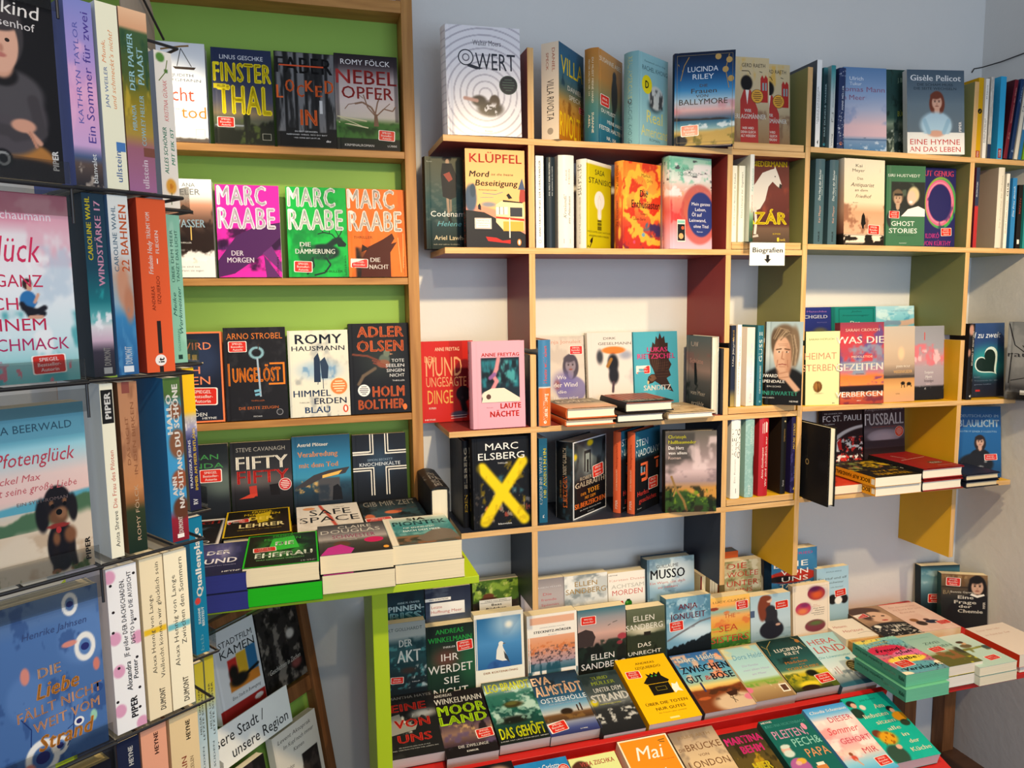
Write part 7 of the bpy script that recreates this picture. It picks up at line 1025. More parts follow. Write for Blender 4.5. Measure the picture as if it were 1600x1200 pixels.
book('C4', 'p', 'paperback with peach block capitals over a blue evening bay, upper slanted row',
 [('g', (0, '1c2c3c'), (.4, '24506e'), (.55, '6a9ab8'), (.66, 'b8b8b4'), (.7, '6a4a2c'), (.78, '4a3420'), (.82, '8a90a4'), (.92, '3f4a80'), (1, '2a2f60')), ('n', '17222c', 4, 6, .5, .68, .8, 0, .3), ('e', '2a1f16', .48, .66, .12, .05, .2), ('R', '3a2a24', .7, .58, .73, .68), ('R', '3a2a24', .77, .56, .8, .68), ('n', '7a5a30', 9, 9, .55, .66, .9, .68, .8), ('T', 'EVA', .02, .4, .05, .18, 'ecc4a0', .04), ('T', 'ALMSTÄDT', .02, .98, .205, .37, 'ecc4a0', .04), ('T', 'OSTSEEHÖLLE', .06, .98, .415, .49, 'd8e0e8', .01), ('T', 'PIA KORITTKIS FALL', .2, .8, .515, .53, 'aab'), ('K', .2, .87, .34, -8, 3), ('T', 'LÜBBE', .6, .74, .945, .96, 'ddd')], '1d2a38', SE)
book('C5', 'p', 'dark stormy beach paperback with olive author line and white title, upper slanted row',
 [('g', (0, '2a3a3c'), (.3, '3a4444'), (.5, '6a7070'), (.62, '2a2c2e'), (1, '1c1d20')), ('n', '1d2a2c', 4, 7, .5, .68, .8, 0, .4), ('n', 'c8c8c4', 7, 16, .6, .7, .9, .6, .85), ('n', '8a8c8c', 4, 14, .54, .7, .6, .45, .6), ('e', 'c8b81c', .12, .5, .09, .05, .6), ('T', 'TURID', .3, .72, .07, .125, '8a9a2c', .03), ('T', 'MÜLLER', .26, .84, .155, .215, '8a9a2c', .03), ('T', 'UNTER DEM', .24, .92, .265, .34, 'dcdcd8', .02), ('T', 'STRAND', .1, 1.0, .375, .495, 'e8e8e4', .05), ('T', 'KRIMINALROMAN', .24, .74, .53, .55, 'b8b83c')], '23282a', SE)
book('C6', 'p', 'bright yellow paperback with black coffin cats and red sticker, upper slanted row',
 [('b', 'efb80c'), ('P', '17140f', (.3, .42), (.42, .34), (.7, .34), (.8, .42), (.76, .45), (.76, .62), (.36, .62), (.36, .45)), ('L', 'efb80c', [(.32, .45), (.78, .45)], .008), ('FR', '8a7a20', .47, .5, .67, .56, .008), ('P', '17140f', (.44, .35), (.42, .28), (.48, .31), (.52, .28), (.55, .31), (.6, .27), (.63, .31), (.7, .27), (.7, .35)), ('O', '3fa03c', .52, .33, .018, .012), ('O', '3fa03c', .6, .33, .018, .012), ('P', 'f4ecd8', (.76, .56), (.8, .48), (.86, .5), (.92, .47), (.9, .56), (.94, .62), (.84, .6), (.78, .63)), ('T', 'ANDREAS', .34, .72, .09, .125, '6a5410', .02), ('T', 'IZQUIERDO', .3, .8, .16, .2, '6a5410', .02), ('T', 'ÜBER DIE TOTEN', .12, .92, .715, .755, '5a4810', .02), ('T', 'NUR GUTES', .26, .82, .795, .835, '5a4810', .02), ('T', 'Ein Trauerredner ermittelt', .28, .8, .865, .88, '7a6414'), ('R', 'f4dc8a', .42, .945, .6, .97), ('K', .2, .27, .26, 2, 3)], 'c8940c', SE)
book('C7', 'p', 'colourful paperback with white author name and black title over a beach, upper slanted row',
 [('g', (0, '2f5a94'), (.15, '3a78ac'), (.35, '5aa0bc'), (.5, '8ab4ac'), (.58, 'e0c878'), (.65, 'd8a050'), (.72, '7a4424'), (1, '4a3222')), ('n', 'e8845a', 3, 5, .54, .64, .9, 0, .5), ('n', 'f0b890', 4, 6, .6, .7, .8, 0, .5), ('hill', '7a3a1c', .64, .03, 3, .02, -.02), ('e', 'd0b494', .7, .9, .42, .15, .25), ('n', '3a2418', 5, 9, .5, .66, .7, .64, .85), ('e', 'b85a2c', .16, .78, .12, .025), ('L', '2a1c18', [(.62, .82), (.72, .9)], .012), ('L', '2a1c18', [(.68, .8), (.66, .92)], .012), ('P', '3a2018', (.6, .74), (.84, .72), (.78, .8), (.64, .81)), ('R', '3a3a5a', .24, .52, .28, .68), ('e', 'd87a90', .98, .86, .1, .05), ('T', 'Dora Heldt', .1, .88, .06, .15, 'f0ece4', .04), ('T', 'ZWISCHEN', .04, 1.0, .23, .345, '1d2030', .04), ('T', 'GUT', .04, .36, .4, .51, '1d2030', .04), ('T', '&', .4, .52, .42, .5, 'c8605a', .02), ('T', 'BÖSE', .54, .98, .4, .51, '1d2030', .04)], '3a3a44', SE)
book('C8', 'p', 'pale turquoise and sand paperback with blue handwritten author line, upper slanted row',
 [('b', 'b09a74'), ('g', (0, 'b0a478'), (.06, '9ac4c8'), (.4, 'a8d0d4'), (.62, 'b8d4d0'), (.68, '8aa848'), (.78, 'b89a6a'), (1, '8a6a44')), ('n', 'd8c890', 3, 4, .55, .7, .8, 0, .25), ('n', '6a9a34', 9, 9, .5, .62, .9, .66, .78), ('n', 'e8e0c8', 10, 6, .58, .68, .9, .74, .86), ('r', 'a89068', 0, 0, .04, 1), ('r', 'a89068', .96, 0, 1, 1), ('r', 'a89068', 0, 0, 1, .025), ('R', 'e8e0cc', .76, .78, .95, .92), ('R', '5a3a2c', .79, .8, .92, .9), ('T', 'Dora Heldt', .18, .94, .17, .265, '5a94b4', .01, .2), ('T', 'Die Familie', .26, .66, .37, .405, 'a8a0c8', 0, .2), ('T', 'vom alten Haus', .22, .86, .45, .485, 'a8a0c8', 0, .2), ('T', 'am Meer', .36, .72, .53, .565, 'a8a0c8', 0, .2), ('e', 'd8708a', .03, .8, .1, .05)], '8a7450', SE)
book('C9', 'p', 'dark green paperback with golden ferns above yellow hills, upper slanted row',
 [('g', (0, '17302e'), (.4, '1f5050'), (.6, '3a6a60'), (.66, 'c8c478'), (.72, 'c8b020'), (.85, '8a8a1c'), (1, '23281a')), ('n', '0f2422', 4, 5, .5, .7, .8, 0, .5), ('n', '4a5a1c', 6, 9, .52, .64, .9, .66), ('e', '14180f', .62, .72, .12, .06, .3), ('e', 'e0c82c', .4, .9, .25, .06, .4), ('e', '2a1a10', .36, .96, .2, .05), ('L', 'a08a4a', [(.06, .3), (.12, .14), (.3, .03)], .012), ('L', 'a08a4a', [(.1, .18), (.02, .1)], .012), ('L', 'a08a4a', [(.8, .02), (.92, .1), (.96, .24)], .012), ('O', 'a06a34', .88, .1, .05), ('T', 'LUCINDA', .22, .86, .2, .265, 'e4e0d4', .03), ('T', 'RILEY', .38, .74, .285, .345, 'e4e0d4', .03), ('T', 'DAS', .44, .6, .4, .425, 'c07a34', .01), ('T', 'Mädchen', .24, .74, .455, .505, 'c07a34', .02), ('T', 'AUS', .5, .64, .53, .55, 'c07a34', .01), ('T', 'YORKSHIRE', .16, .92, .575, .625, 'c8943c', .02), ('K', .8, .84, .34, -4, 3)], '16282a', SE)
book('C10', 'p', 'icy blue paperback with red capitals and dark round badge, next to the mint pair',
 [('g', (0, '9cc4cc'), (.4, 'b0d4da'), (.65, 'd0dcdc'), (.75, 'c8ccc8'), (.85, '8a9698'), (1, '3a4a54')), ('n', 'e8ecea', 6, 7, .5, .62, .9, .6, .9), ('n', '6a7a80', 8, 12, .55, .66, .8, .7), ('e', '2a5a6c', .5, .98, .6, .06, .3), ('R', 'b8a0a0', .2, .66, .24, .78), ('R', 'b8a0a0', .28, .64, .31, .78), ('T', 'HERA', .1, .86, .1, .2, 'b8504c', .0), ('T', 'LIND', .12, .96, .24, .37, 'b8504c', .0), ('T', 'Die Löwenmutter', .04, .94, .43, .475, '3a90a4', .01, .15), ('KO', .74, .68, .17, '4a4430', 'b8a868'), ('O', '2f8ab0', .76, .53, .06, .03)], '2f4a58', SE)
GROUP[0] = 'paperbacks in the lower slanted row of the red table'
book('D0', 'p', 'black paperback at the lower left edge of the red table, only its top showing', [('b', '171517'), ('e', 'b08a74', .7, .12, .2, .08, .4)], '171517', SE)
book('D1', 'p', 'blue paperback with white script heading in the lower slanted row', [('b', '1f78b4'), ('n', '2a8ac4', 4, 4, .5, .7, .6), ('T', 'Mumma Carlotta', .14, .82, .06, .13, 'e8e8e4', .0, .25), ('T', 'ERMITTELT', .3, .66, .16, .185, 'dde', .02), ('KO', .88, .16, .1, 'c8342c', 'e8d8d0')], '17608e', SE)
book('D2', 'p', 'pale green paperback with dark-haired head and red capitals in the lower slanted row', [('b', 'd4dc94'), ('face', .2, .2, .16, '4a2c20', 'd0a084', '8a5a6a', 1), ('T', 'VERA ZISCHKA', .2, .92, .07, .13, 'b84a44', .03), ('T', 'Ava liebt noch', .4, .9, .3, .36, '6a6a3c')], 'b8c078', SE)
book('D3', 'p', 'orange paperback with white brush script and cream edge in the lower slanted row', [('b', 'e88a1c'), ('FR', 'f0e0c4', 0, 0, 1, 1, .03), ('T', 'Mai', .22, .8, .12, .3, 'f2e8dc', .0, .3), ('T', 'liebe', .34, .86, .44, .6, 'f2e8dc', .0, .3), ('L', '7a5a20', [(.78, .08), (.92, .07)], .02), ('L', '7a5a20', [(.8, .1), (.9, .11)], .02), ('e', '3a3a40', .86, .56, .09, .06), ('T', 'Wenn der Duft', .66, .92, .33, .345, 'c8601c')], 'e8d8bc', SE)
book('D4', 'p', 'sepia paperback with ornate brown serif title in the lower slanted row', [('g', (0, '8a7a68'), (.15, 'b8a084'), (.5, 'd8bc90'), (1, '9a7a58')), ('n', '7a6a5c', 3, 4, .55, .7, .6), ('T', 'JULIUS ARTH', .14, .86, .065, .11, '8a7050', .0), ('T', 'DIE', .04, .18, .24, .28, '6a4428', .0), ('T', 'BRÜCKE', .2, .96, .2, .29, '6a4428', .01), ('T', 'VON', .38, .6, .345, .38, '6a4428', .0), ('T', 'LONDON', .08, .94, .43, .52, '6a4428', .01), ('e', '3a2c24', .5, .72, .06, .05), ('e', '2a2220', .48, .86, .1, .1)], '7a6a54', SE)
book('D5', 'p', 'brown moss paperback with magenta author and yellow title capitals in the lower slanted row', [('g', (0, '2a2620'), (.4, '5a4a20'), (1, '4a4018')), ('n', 'b8901c', 5, 6, .52, .64, .9, .3), ('n', '2a2410', 6, 7, .52, .66, .8), ('T', 'MARTINA', .04, .98, .07, .17, 'e02f80', .06), ('T', 'BEHM', .3, .86, .21, .31, 'e02f80', .06), ('T', 'HIER', .34, .78, .45, .55, 'e8d42c', .06), ('T', 'DRAUSSEN', .0, 1.0, .6, .71, 'e8d42c', .06)], '23201a', SE)
book('D6', 'p', 'dark teal paperback with grey-haired cartoon man and pastel capitals in the lower slanted row', [('b', '126058'), ('T', 'HEYNE', .03, .26, .02, .045, 'ece8e0', .05), ('T', 'KRISTINA HORTENBACH', .06, .94, .075, .115, '4a9a90', .02), ('T', 'PLEITEN,', .1, .82, .17, .29, 'c890b0', .0), ('T', 'PECH&', .38, .98, .32, .43, '8ac4b4', .0), ('T', 'PAPA', .5, .98, .48, .6, 'd8905c', .0), ('e', 'd8a898', .16, .45, .1, .07), ('e', 'c8d4c8', .17, .5, .11, .05, .2), ('e', 'c8d4c8', .18, .4, .1, .03), ('e', 'a85a94', .22, .7, .2, .13, .06), ('e', 'd8a83c', .3, .62, .1, .04), ('e', 'd8a898', .22, .64, .06, .03), ('r', '2f9a8c', .14, .8, .36, .95), ('R', 'c87a3c', .5, .72, .72, .8), ('R', 'e8dcc8', .54, .68, .7, .72), ('O', 'd88aa0', .84, .18, .05, .05)], '0f4a44', SE)
book('D7', 'p', 'blue and pink watercolour paperback with red title lines in the lower slanted row', [('g', (0, '3f90d0'), (.12, '6ab0dc'), (.22, 'e8d4d0'), (.4, 'f0c4c0'), (.55, 'e8a0a4'), (.7, 'f0c8b8'), (.85, '8ac4d8'), (1, '4aa8d0')), ('n', 'e89090', 3, 5, .5, .66, .7, .3, .8), ('n', 'f4e8e0', 3, 5, .55, .7, .8, .2, .8), ('T', 'Claudia Schumann', .08, .94, .055, .1, 'f0f0f0', .02, .15), ('T', 'DIESER', .36, .9, .18, .26, 'c03a50', .01), ('T', 'Sommer', .14, .86, .33, .43, 'd0404c', .0, .3), ('T', 'GEHÖRT', .26, .94, .5, .58, 'c03a50', .01), ('T', 'MIR', .56, .88, .67, .75, 'c03a50', .01), ('e', 'c8503c', .28, .78, .06, .04), ('l', 'd09a7a', [(.28, .8), (.34, .88)], .03), ('e', '8a4a2c', .26, .72, .04, .025), ('K', .8, .88, .3, -4, 3)], '4a9ac8', SE)
book('D8', 'p', 'turquoise paperback with cream lettering and drawn women, end of the lower slanted row', [('b', '12a894'), ('n', '1cb09c', 3, 3, .5, .7, .5), ('T', 'Julia Karnick', .34, .72, .06, .09, '0c5a50', .01, .2), ('T', 'Am', .54, .76, .16, .23, 'e8e0c0', .02), ('T', 'liebsten', .16, .7, .285, .35, 'e8e0c0', .02), ('T', 'sitzen', .3, .72, .4, .46, 'e8e0c0', .02), ('T', 'alle', .42, .7, .515, .57, 'e8e0c0', .02), ('T', 'in', .6, .74, .625, .68, 'e8e0c0', .02), ('T', 'der', .62, .84, .73, .785, 'e8e0c0', .02), ('T', 'Küche', .52, .95, .84, .9, 'e8e0c0', .02), ('e', '2a2020', .12, .1, .1, .05), ('e', 'd8a890', .15, .13, .06, .04), ('e', '23382c', .1, .25, .13, .08), ('e', 'e0d0c0', .3, .18, .06, .04), ('e', '1d1a1c', .82, .27, .08, .045), ('e', 'd8a890', .84, .3, .05, .035), ('e', 'e8981c', .88, .4, .15, .075), ('e', '2a3a2c', .88, .5, .1, .05), ('e', '6a3424', .14, .58, .1, .06), ('e', 'd89a1c', .28, .66, .18, .1, .3), ('n', '8a4a10', 14, 14, .55, .62, .9, .56, .78, .1, .5), ('e', '2f4a3c', .2, .9, .2, .14), ('e', 'd8a890', .34, .8, .06, .035)], '0f9482', SE)
GROUP[0] = 'flat piles at the right end of the red table'
AQ = [('g', (0, '8ac0b0'), (.3, '7ab0b0'), (.6, 'd8506a'), (1, '5a94a4')), ('e', 'e0cc5c', .3, .04, .3, .07, .2), ('e', '6aa8b4', .62, .16, .5, .09, .1), ('e', 'c8284c', .4, .34, .42, .14, .08), ('e', 'd86a9a', .72, .5, .36, .1, .08), ('e', 'e8cc48', .5, .64, .42, .1, .1), ('e', '5a9cac', .5, .86, .5, .14, .1), ('e', 'e8dcc0', .04, .98, .16, .06, .15), ('e', 'e8dcc0', .98, .84, .1, .06, .15), ('n', '23404a', 22, 22, .66, .7, .9), ('T', 'ALEXANDRA', .16, .7, .1, .15, 'e8dc8a', .03), ('T', 'POTTER', .22, .6, .18, .23, 'e8dc8a', .03), ('T', 'Freund-', .14, .74, .3, .38, '23232a', .04, .2), ('T', 'schaft', .44, .86, .42, .49, '23232a', .04, .2), ('T', 'liebe', .34, .74, .57, .65, '23232a', .04, .2), ('T', 'Verstand', .12, .9, .84, .92, '23232a', .04, .2), ('K', .3, .74, .34, -6, 3)]
AQS = [('b', '3f8a78'), ('W', 'Je ärgerlicher, desto besser', .58, .05, .5, .75, '1d4a44', .02, .2), ('W', 'ALEXANDRA POTTER', .82, .58, .4, .6, '9ad0bc', .02), ('W', 'PIPER', .97, .87, .35, .65, '1d4a44', .05)]
book('E1', 'p', 'mint green edged flat book with colourful cloud cover, upper of the pair in front', AQ, AQS, '6ab894', back='6ab894')
book('E1b', 'p', 'mint green edged flat book, lower of the pair on the red table', [('b', '6ab894')], AQS, '6ab894', back='6ab894')
ZL = [('g', (0, '8ab4ac'), (.4, '9abcb0'), (.55, 'a8bcac'), (.75, '8a8a4c'), (1, 'b8b42c')), ('hill', '5a5a2c', .62, .05, 5, .03, -.12), ('n', '8a5a34', 9, 9, .52, .62, .9, .55, .85), ('n', 'c8c030', 6, 9, .55, .66, .9, .8), ('e', '3a3a2c', .95, .62, .1, .1, .4), ('T', 'EWALD ARENZ', .3, .8, .1, .13, '7aa89c'), ('T', 'ZWEI', .42, .82, .27, .34, '3a5a54', .0), ('T', 'LEBEN', .44, .98, .4, .47, '3a5a54', .0), ('K', .5, .5, .34, -6, 2)]
book('E2', 'p', 'sage green flat book with meadow cover beside the mint pair, upper copy', ZL, '7a9a90', 'e8dccb', back='d8c84a')
book('E2b', 'p', 'flat book with white edges under the sage green meadow cover', ZL, '7a9a90', 'ece4d8')
WG = [('g', (0, 'c8d4cc'), (.3, 'b4ccc4'), (1, 'a8c4bc')), ('e', '6a5a3c', .55, .38, .14, .06), ('e', 'c8a07a', .6, .3, .06, .04), ('e', '4a3424', .56, .25, .09, .04), ('l', '8a8a40', [(.2, .5), (.9, .46)], .06), ('n', '6a6a30', 12, 9, .55, .64, .8, .42, .6), ('e', '3a4a48', .94, .5, .1, .07), ('K', .64, .8, .32, -6, 2)]
book('E3', 'p', 'pale green flat book with resting figure, upper copy at the red table front', WG, 'c8d0c4', 'ece0c4')
book('E3b', 'p', 'flat book with cream edges under the pale green resting figure cover', WG, 'c8d0c4', 'e8dcc0')
book('E4', 'p', 'small tan flat book squeezed behind the mint pair', [('b', 'c89a5c'), ('n', 'a87a40', 4, 4, .5, .7, .7)], 'b88a50', TE)
book('E5', 'p', 'small white flat book with red script behind the icy blue paperback', [('b', 'e8dfd4'), ('T', 'Hinterm', .1, .5, .3, .42, 'b8605a', 0, .3), ('T', 'Horizont', .2, .8, .55, .68, 'b8605a', 0, .3), ('L', '555', [(.5, .8), (.8, .74), (.95, .8)], .01)], 'dcd4c8', TE)
book('E6', 'p', 'brown flat book with tilted dark-haired face in a black dotted dress',
 [('g', (0, '9a7a60'), (.5, 'a88468'), (1, '2a2624')), ('e', '4a3228', .4, .16, .42, .14, .15), ('e', 'd8b098', .56, .38, .28, .19, .1), ('e', '4a3228', .28, .28, .14, .18, .3), ('O', '3a2a24', .48, .34, .05, .02), ('O', '3a2a24', .7, .36, .05, .02), ('e', 'a83a34', .6, .5, .08, .02), ('e', '1d1b1c', .55, .86, .7, .28, .06), ('n', 'd8d0c8', 20, 22, .66, .7, .9, .66), ('T', 'SCHNEE', .34, .86, .66, .75, 'e4e0d8', .02), ('T', 'WEISS', .36, .84, .79, .88, 'e4e0d8', .02), ('e', 'e8e4dc', .2, .68, .08, .05), ('K', .2, .3, .32, -8, 2)], '5a4638', TE)
book('E7', 'p', 'pale pink flat book with couple sitting and red sticker beside the brown one', [('b', 'd8b4a8'), ('n', 'e0c4b8', 3, 3, .5, .7, .6), ('T', 'Der Sommer war', .14, .86, .1, .14, 'b88a80', 0, .25), ('T', 'zu kurz für uns', .12, .9, .2, .25, 'b88a80', 0, .25), ('T', 'beide', .2, .6, .31, .36, 'b88a80', 0, .25), ('e', '8a5a34', .24, .62, .1, .06), ('e', '3a2a24', .3, .74, .12, .08), ('e', '23263a', .6, .72, .16, .06), ('e', '4a2a24', .54, .64, .07, .04), ('K', .82, .78, .32, -6, 2)], 'c8a498', TE)
book('E8', 'p', 'pale flat book with red spine near the right wall, top copy', [('b', 'd4c8c0'), ('T', 'Roman einer Liebe', .1, .7, .12, .17, 'c0a098', 0, .2), ('T', 'am Rand der Zeit', .1, .75, .28, .33, 'c0a098', 0, .2), ('e', '2a2a2c', .7, .8, .12, .07)], [('b', 'c0341c')], 'e8dcc8', back='c0341c')
book('E8b', 'p', 'flat white book under the red spined one near the right wall', [('b', 'd4c8c0')], 'd8d0c4', 'ece4d4')
book('E9', 'p', 'standing paperback with dark-haired woman in white collar and large white title',
 [('g', (0, '8a6a48'), (.3, '5a4a38'), (.6, '2a2a28'), (1, '1f1f20')), ('r', 'a88a5c', .04, .04, .56, .1, .6), ('n', '6a4a2c', 14, 4, .5, .62, .8, 0, .35, 0, .6), ('r', '3a2f24', 0, .3, .6, .34), ('e', '1f1c1e', .74, .98, .62, .46, .06), ('face', .78, .27, .15, '1d1715', 'c8a088', '23201f', 1), ('e', '1f1c1e', .78, .7, .42, .22, .08), ('P', 'ece4d8', (.62, .5), (.78, .56), (.94, .5), (.92, .46), (.78, .5), (.66, .46)), ('T', 'BA', .04, .2, .4, .5, '8a7a5c', .03), ('T', 'Bonnie Garmus', .2, .74, .41, .46, 'd8d0c0', .02), ('T', 'Eine', .36, .7, .52, .6, 'ece6da', .04), ('T', 'Frage', .28, .76, .64, .72, 'ece6da', .04), ('T', 'der', .38, .66, .75, .82, 'ece6da', .04), ('T', 'Chemie', .36, .9, .86, .94, 'ece6da', .04), ('K', .26, .19, .3, 2, 3), ('W', 'PIPER', .82, .66, .9, .95, 'e8e0d4', .05)], '2a4a48', TE)
book('E10', 'p', 'blue-green standing paperback with red sticker at the back beside the right wall',
 [('g', (0, '23343c'), (.1, '4a7a8a'), (.4, '7aa4ac'), (.7, '3a5a64'), (1, '1d2a30')), ('n', 'a8c4c8', 4, 5, .52, .68, .7, .1, .6), ('e', '1d2024', .7, .7, .18, .3, .3), ('K', .36, .8, .34, 2, 3)], '1d2c34', TE)
GROUP[0] = 'books in the wire rack'
book('K1', 'p', 'black paperback with hooded young person holding a guitar, top tier of the wire rack',
 [('b', '18171a'), ('e', 'a87038', .3, .9, .62, .13, .08), ('e', '2a2426', .55, .97, .6, .08, .2), ('e', '4a4448', .42, .68, .44, .2, .1), ('e', '4a4649', .5, .56, .34, .12, .15), ('e', '3a3638', .4, .26, .27, .19, .06), ('e', '19171a', .42, .47, .16, .06, .2), ('e', 'c8957c', .42, .42, .12, .07, .2), ('e', 'd2a088', .41, .31, .2, .155, .06), ('e', '3a3436', .41, .185, .25, .07, .12), ('e', '6a4030', .28, .22, .07, .04, .4), ('O', '2c211e', .34, .29, .025, .01), ('O', '2c211e', .5, .295, .025, .01), ('e', 'b06a60', .42, .375, .06, .012, .3), ('e', 'b07a66', .43, .34, .025, .02, .5), ('l', '3f3a3d', [(.3, .6), (.1, .74), (.5, .76)], .14), ('l', '3f3a3d', [(.72, .58), (.78, .74), (.5, .78)], .13), ('e', 'c8927a', .6, .72, .13, .035, .2), ('l', 'c8927a', [(.62, .73), (.76, .8)], .06), ('l', 'b88068', [(.66, .75), (.72, .82)], .03), ('e', '17161a', .36, .9, .1, .05, .1), ('ring', '8a8a88', .36, .9, .06, .03, .3), ('T', 'Winterkind', -.25, .86, .09, .16, 'e0d8d0', -.005, .1), ('T', 'vom Bach Pausenhof', -.4, .8, .185, .225, 'd0c8c4', .0), ('W', 'PIPER', .935, .83, .88, .945, 'ece8e4', .06)], '17161a', C1, res=1.7)
book('K6', 'p', 'pink and white cloud cover with red title and sitting woman in the rack',
 [('g', (0, 'c87a90'), (.14, 'd88fa0'), (.22, 'e8dcdc'), (.5, 'ecebea'), (.75, 'd4e4e4'), (1, '6ab4b4')), ('n', 'e0a8b4', 3, 4, .52, .66, .8, .0, .4), ('n', 'b8c8d4', 3, 4, .55, .7, .7, .25, .8), ('n', '4aa0a4', 3, 4, .5, .66, .9, .6), ('n', 'f4f0ec', 4, 5, .54, .66, .8, .3, .9), ('n', 'd86a78', 14, 14, .66, .7, .9, .88), ('R', 'a85a70', 0, 0, 1, .005), ('T', 'Sandra Schaumann', -.2, .8, .095, .14, 'ecdce0', .01), ('T', 'Glück', .02, .66, .225, .36, 'd02f58', .01, .25), ('T', 'GANZ', .16, .66, .425, .49, 'c82c50', .0), ('T', 'NACH', -.2, .38, .545, .61, 'c82c50', .0), ('T', 'MEINEM', -.12, .66, .655, .72, 'c0284c', .0), ('T', 'GESCHMACK', -.2, .9, .76, .825, 'b02a5c', .0), ('T', 'Roman', .0, .16, .87, .89, 'b8506a'), ('e', '3a2420', .49, .475, .055, .03), ('e', 'd8a084', .51, .49, .03, .025), ('e', '2f70a8', .49, .56, .09, .05, .1), ('l', '2f70a8', [(.5, .53), (.56, .57)], .05), ('l', 'd8a084', [(.56, .57), (.6, .53)], .03), ('l', '1d1c24', [(.44, .6), (.64, .63)], .07), ('l', '1d1c24', [(.42, .58), (.5, .64), (.66, .6)], .06), ('e', 'd8a084', .56, .65, .09, .012), ('K', .66, .905, .36, -2, 3)], 'd8c8c8', C3, res=1.6)
book('K11', 'p', 'beach cover with black and tan dachshund puppy, third tier of the wire rack',
 [('g', (0, '5a94a8'), (.2, '6aa8b8'), (.24, '9accd4'), (.4, 'e8c8bc'), (.52, 'e8c0b4'), (.6, 'c8c0b0'), (.66, 'd8c0a4'), (1, 'cdb698')), ('hill', '5aa0b0', .54, .006, 3, .01, -.04, .6), ('hill', '4a6a4c', .6, .03, 6, .01, -.1, .72), ('hill', 'd8c4aa', .7, .03, 4, .03, -.12), ('n', 'b89a7c', 4, 9, .5, .66, .7, .72), ('r', '4f8298', 0, 0, 1, .19, .4), ('e', '17151a', .63, .84, .16, .15, .08), ('e', '17151a', .44, .64, .075, .1, .2), ('e', '1d1a1d', .79, .62, .055, .085, .2), ('e', '1b181c', .62, .57, .155, .095, .08), ('e', '6a4630', .62, .66, .11, .05, .3), ('e', '8a6044', .66, .64, .06, .035, .4), ('e', '7a5238', .55, .575, .025, .014, .3), ('e', '7a5238', .7, .57, .025, .014, .3), ('O', '0d0c0e', .63, .635, .035, .018), ('O', '0d0c0e', .56, .595, .02, .013), ('O', '0d0c0e', .7, .59, .02, .013), ('e', '8a2c28', .61, .715, .13, .014), ('O', 'a83030', .61, .74, .03, .02), ('e', '7a4e34', .74, .78, .07, .05, .4), ('e', '7a4e34', .58, .79, .04, .04, .5), ('l', '1d181a', [(.56, .86), (.55, .98)], .08), ('l', '1d181a', [(.74, .86), (.77, .98)], .08), ('e', '8a5c3c', .55, .985, .055, .014), ('e', '8a5c3c', .77, .985, .055, .014), ('n', '3f5a2c', 8, 10, .55, .64, .9, .93), ('T', 'NINA BEERWALD', -.15, .85, .1, .145, '2a4a5c', .01), ('T', 'Pfotenglück', -.02, .86, .25, .33, 'b83a4c', .0, .25), ('T', 'Dackel Max', -.12, .46, .385, .425, 'c05a60', .0, .25), ('T', 'sucht seine große Liebe', -.2, .86, .445, .49, 'c05a60', .0, .25), ('T', 'EIN SYLT-ROMAN', .18, .74, .54, .56, '6a5a58', .01), ('W', 'PIPER', .96, .82, .9, .96, '23201f', .06)], 'd0c0ac', C1, res=1.6)
book('K16', 'p', 'blue floral cover with copper brush lettering, fourth tier of the wire rack',
 [('b', '4f6f9c'), ('g', (0, '6a7f9c'), (.2, '4f72a4'), (1, '46689a')), ('e', '5f82b4', .8, .3, .3, .16, .2, .7), ('e', '5f82b4', .55, .78, .3, .16, .2, .7), ('e', '5f82b4', .1, .55, .22, .14, .2, .6), ('n', '2f4a7c', 6, 7, .6, .68, .6), ('ring', 'ece6dc', .66, .08, .075, .055, .35), ('O', '2a2f6c', .66, .08, .04), ('ring', 'ece6dc', .8, .36, .1, .07, .35), ('O', '2a2f6c', .8, .36, .05), ('ring', 'ece6dc', .22, .93, .16, .09, .3), ('O', '2a2f6c', .22, .93, .08), ('ring', 'ece6dc', .42, .9, .08, .045, .35), ('O', '2a2f6c', .42, .9, .04), ('O', 'ece6dc', .66, .8, .06), ('O', '2a2f6c', .66, .8, .035), ('O', '2f4a80', .92, .64, .06), ('e', 'd88878', .62, .315, .09, .018, .2), ('e', 'd88878', .1, .42, .05, .05, .2), ('e', 'd88878', .06, .98, .07, .04, .2), ('e', 'd07a6a', .92, .49, .04, .04, .2), ('e', '9ac8a8', .84, .8, .04, .035, .2), ('L', '23386c', [(.62, .7), (.58, .86), (.5, .92)], .012), ('L', '23386c', [(.6, .8), (.52, .82)], .01), ('L', '23386c', [(.02, .66), (.12, .74), (.1, .84)], .012), ('T', 'DIE', .24, .5, .4, .46, 'c89a78', .03), ('T', 'Liebe', .2, .7, .49, .58, 'd08a3c', .05, .25), ('TR', 'FÄLLT NICHT', -.02, .96, .62, .68, -.02, 'c8906c', .02), ('TR', 'WEIT VOM', .14, .92, .71, .77, -.02, 'c8906c', .02), ('T', 'Strand', .18, .84, .8, .89, 'd08a3c', .05, .25), ('T', 'Henrike Jahnsen', .1, .84, .175, .215, '3a4a74', .0, .2)], '3a5484', C1, res=1.6)
book('K21', 'p', 'dark blue cover with gold brush stroke at the bottom left of the wire rack', [('b', '2a2c3c'), ('n', '3a3c4c', 4, 4, .5, .7, .7), ('T', 'Sturm', .4, .96, .16, .3, 'a8904a', .04, .25)], '23253a', 'd8c48a')
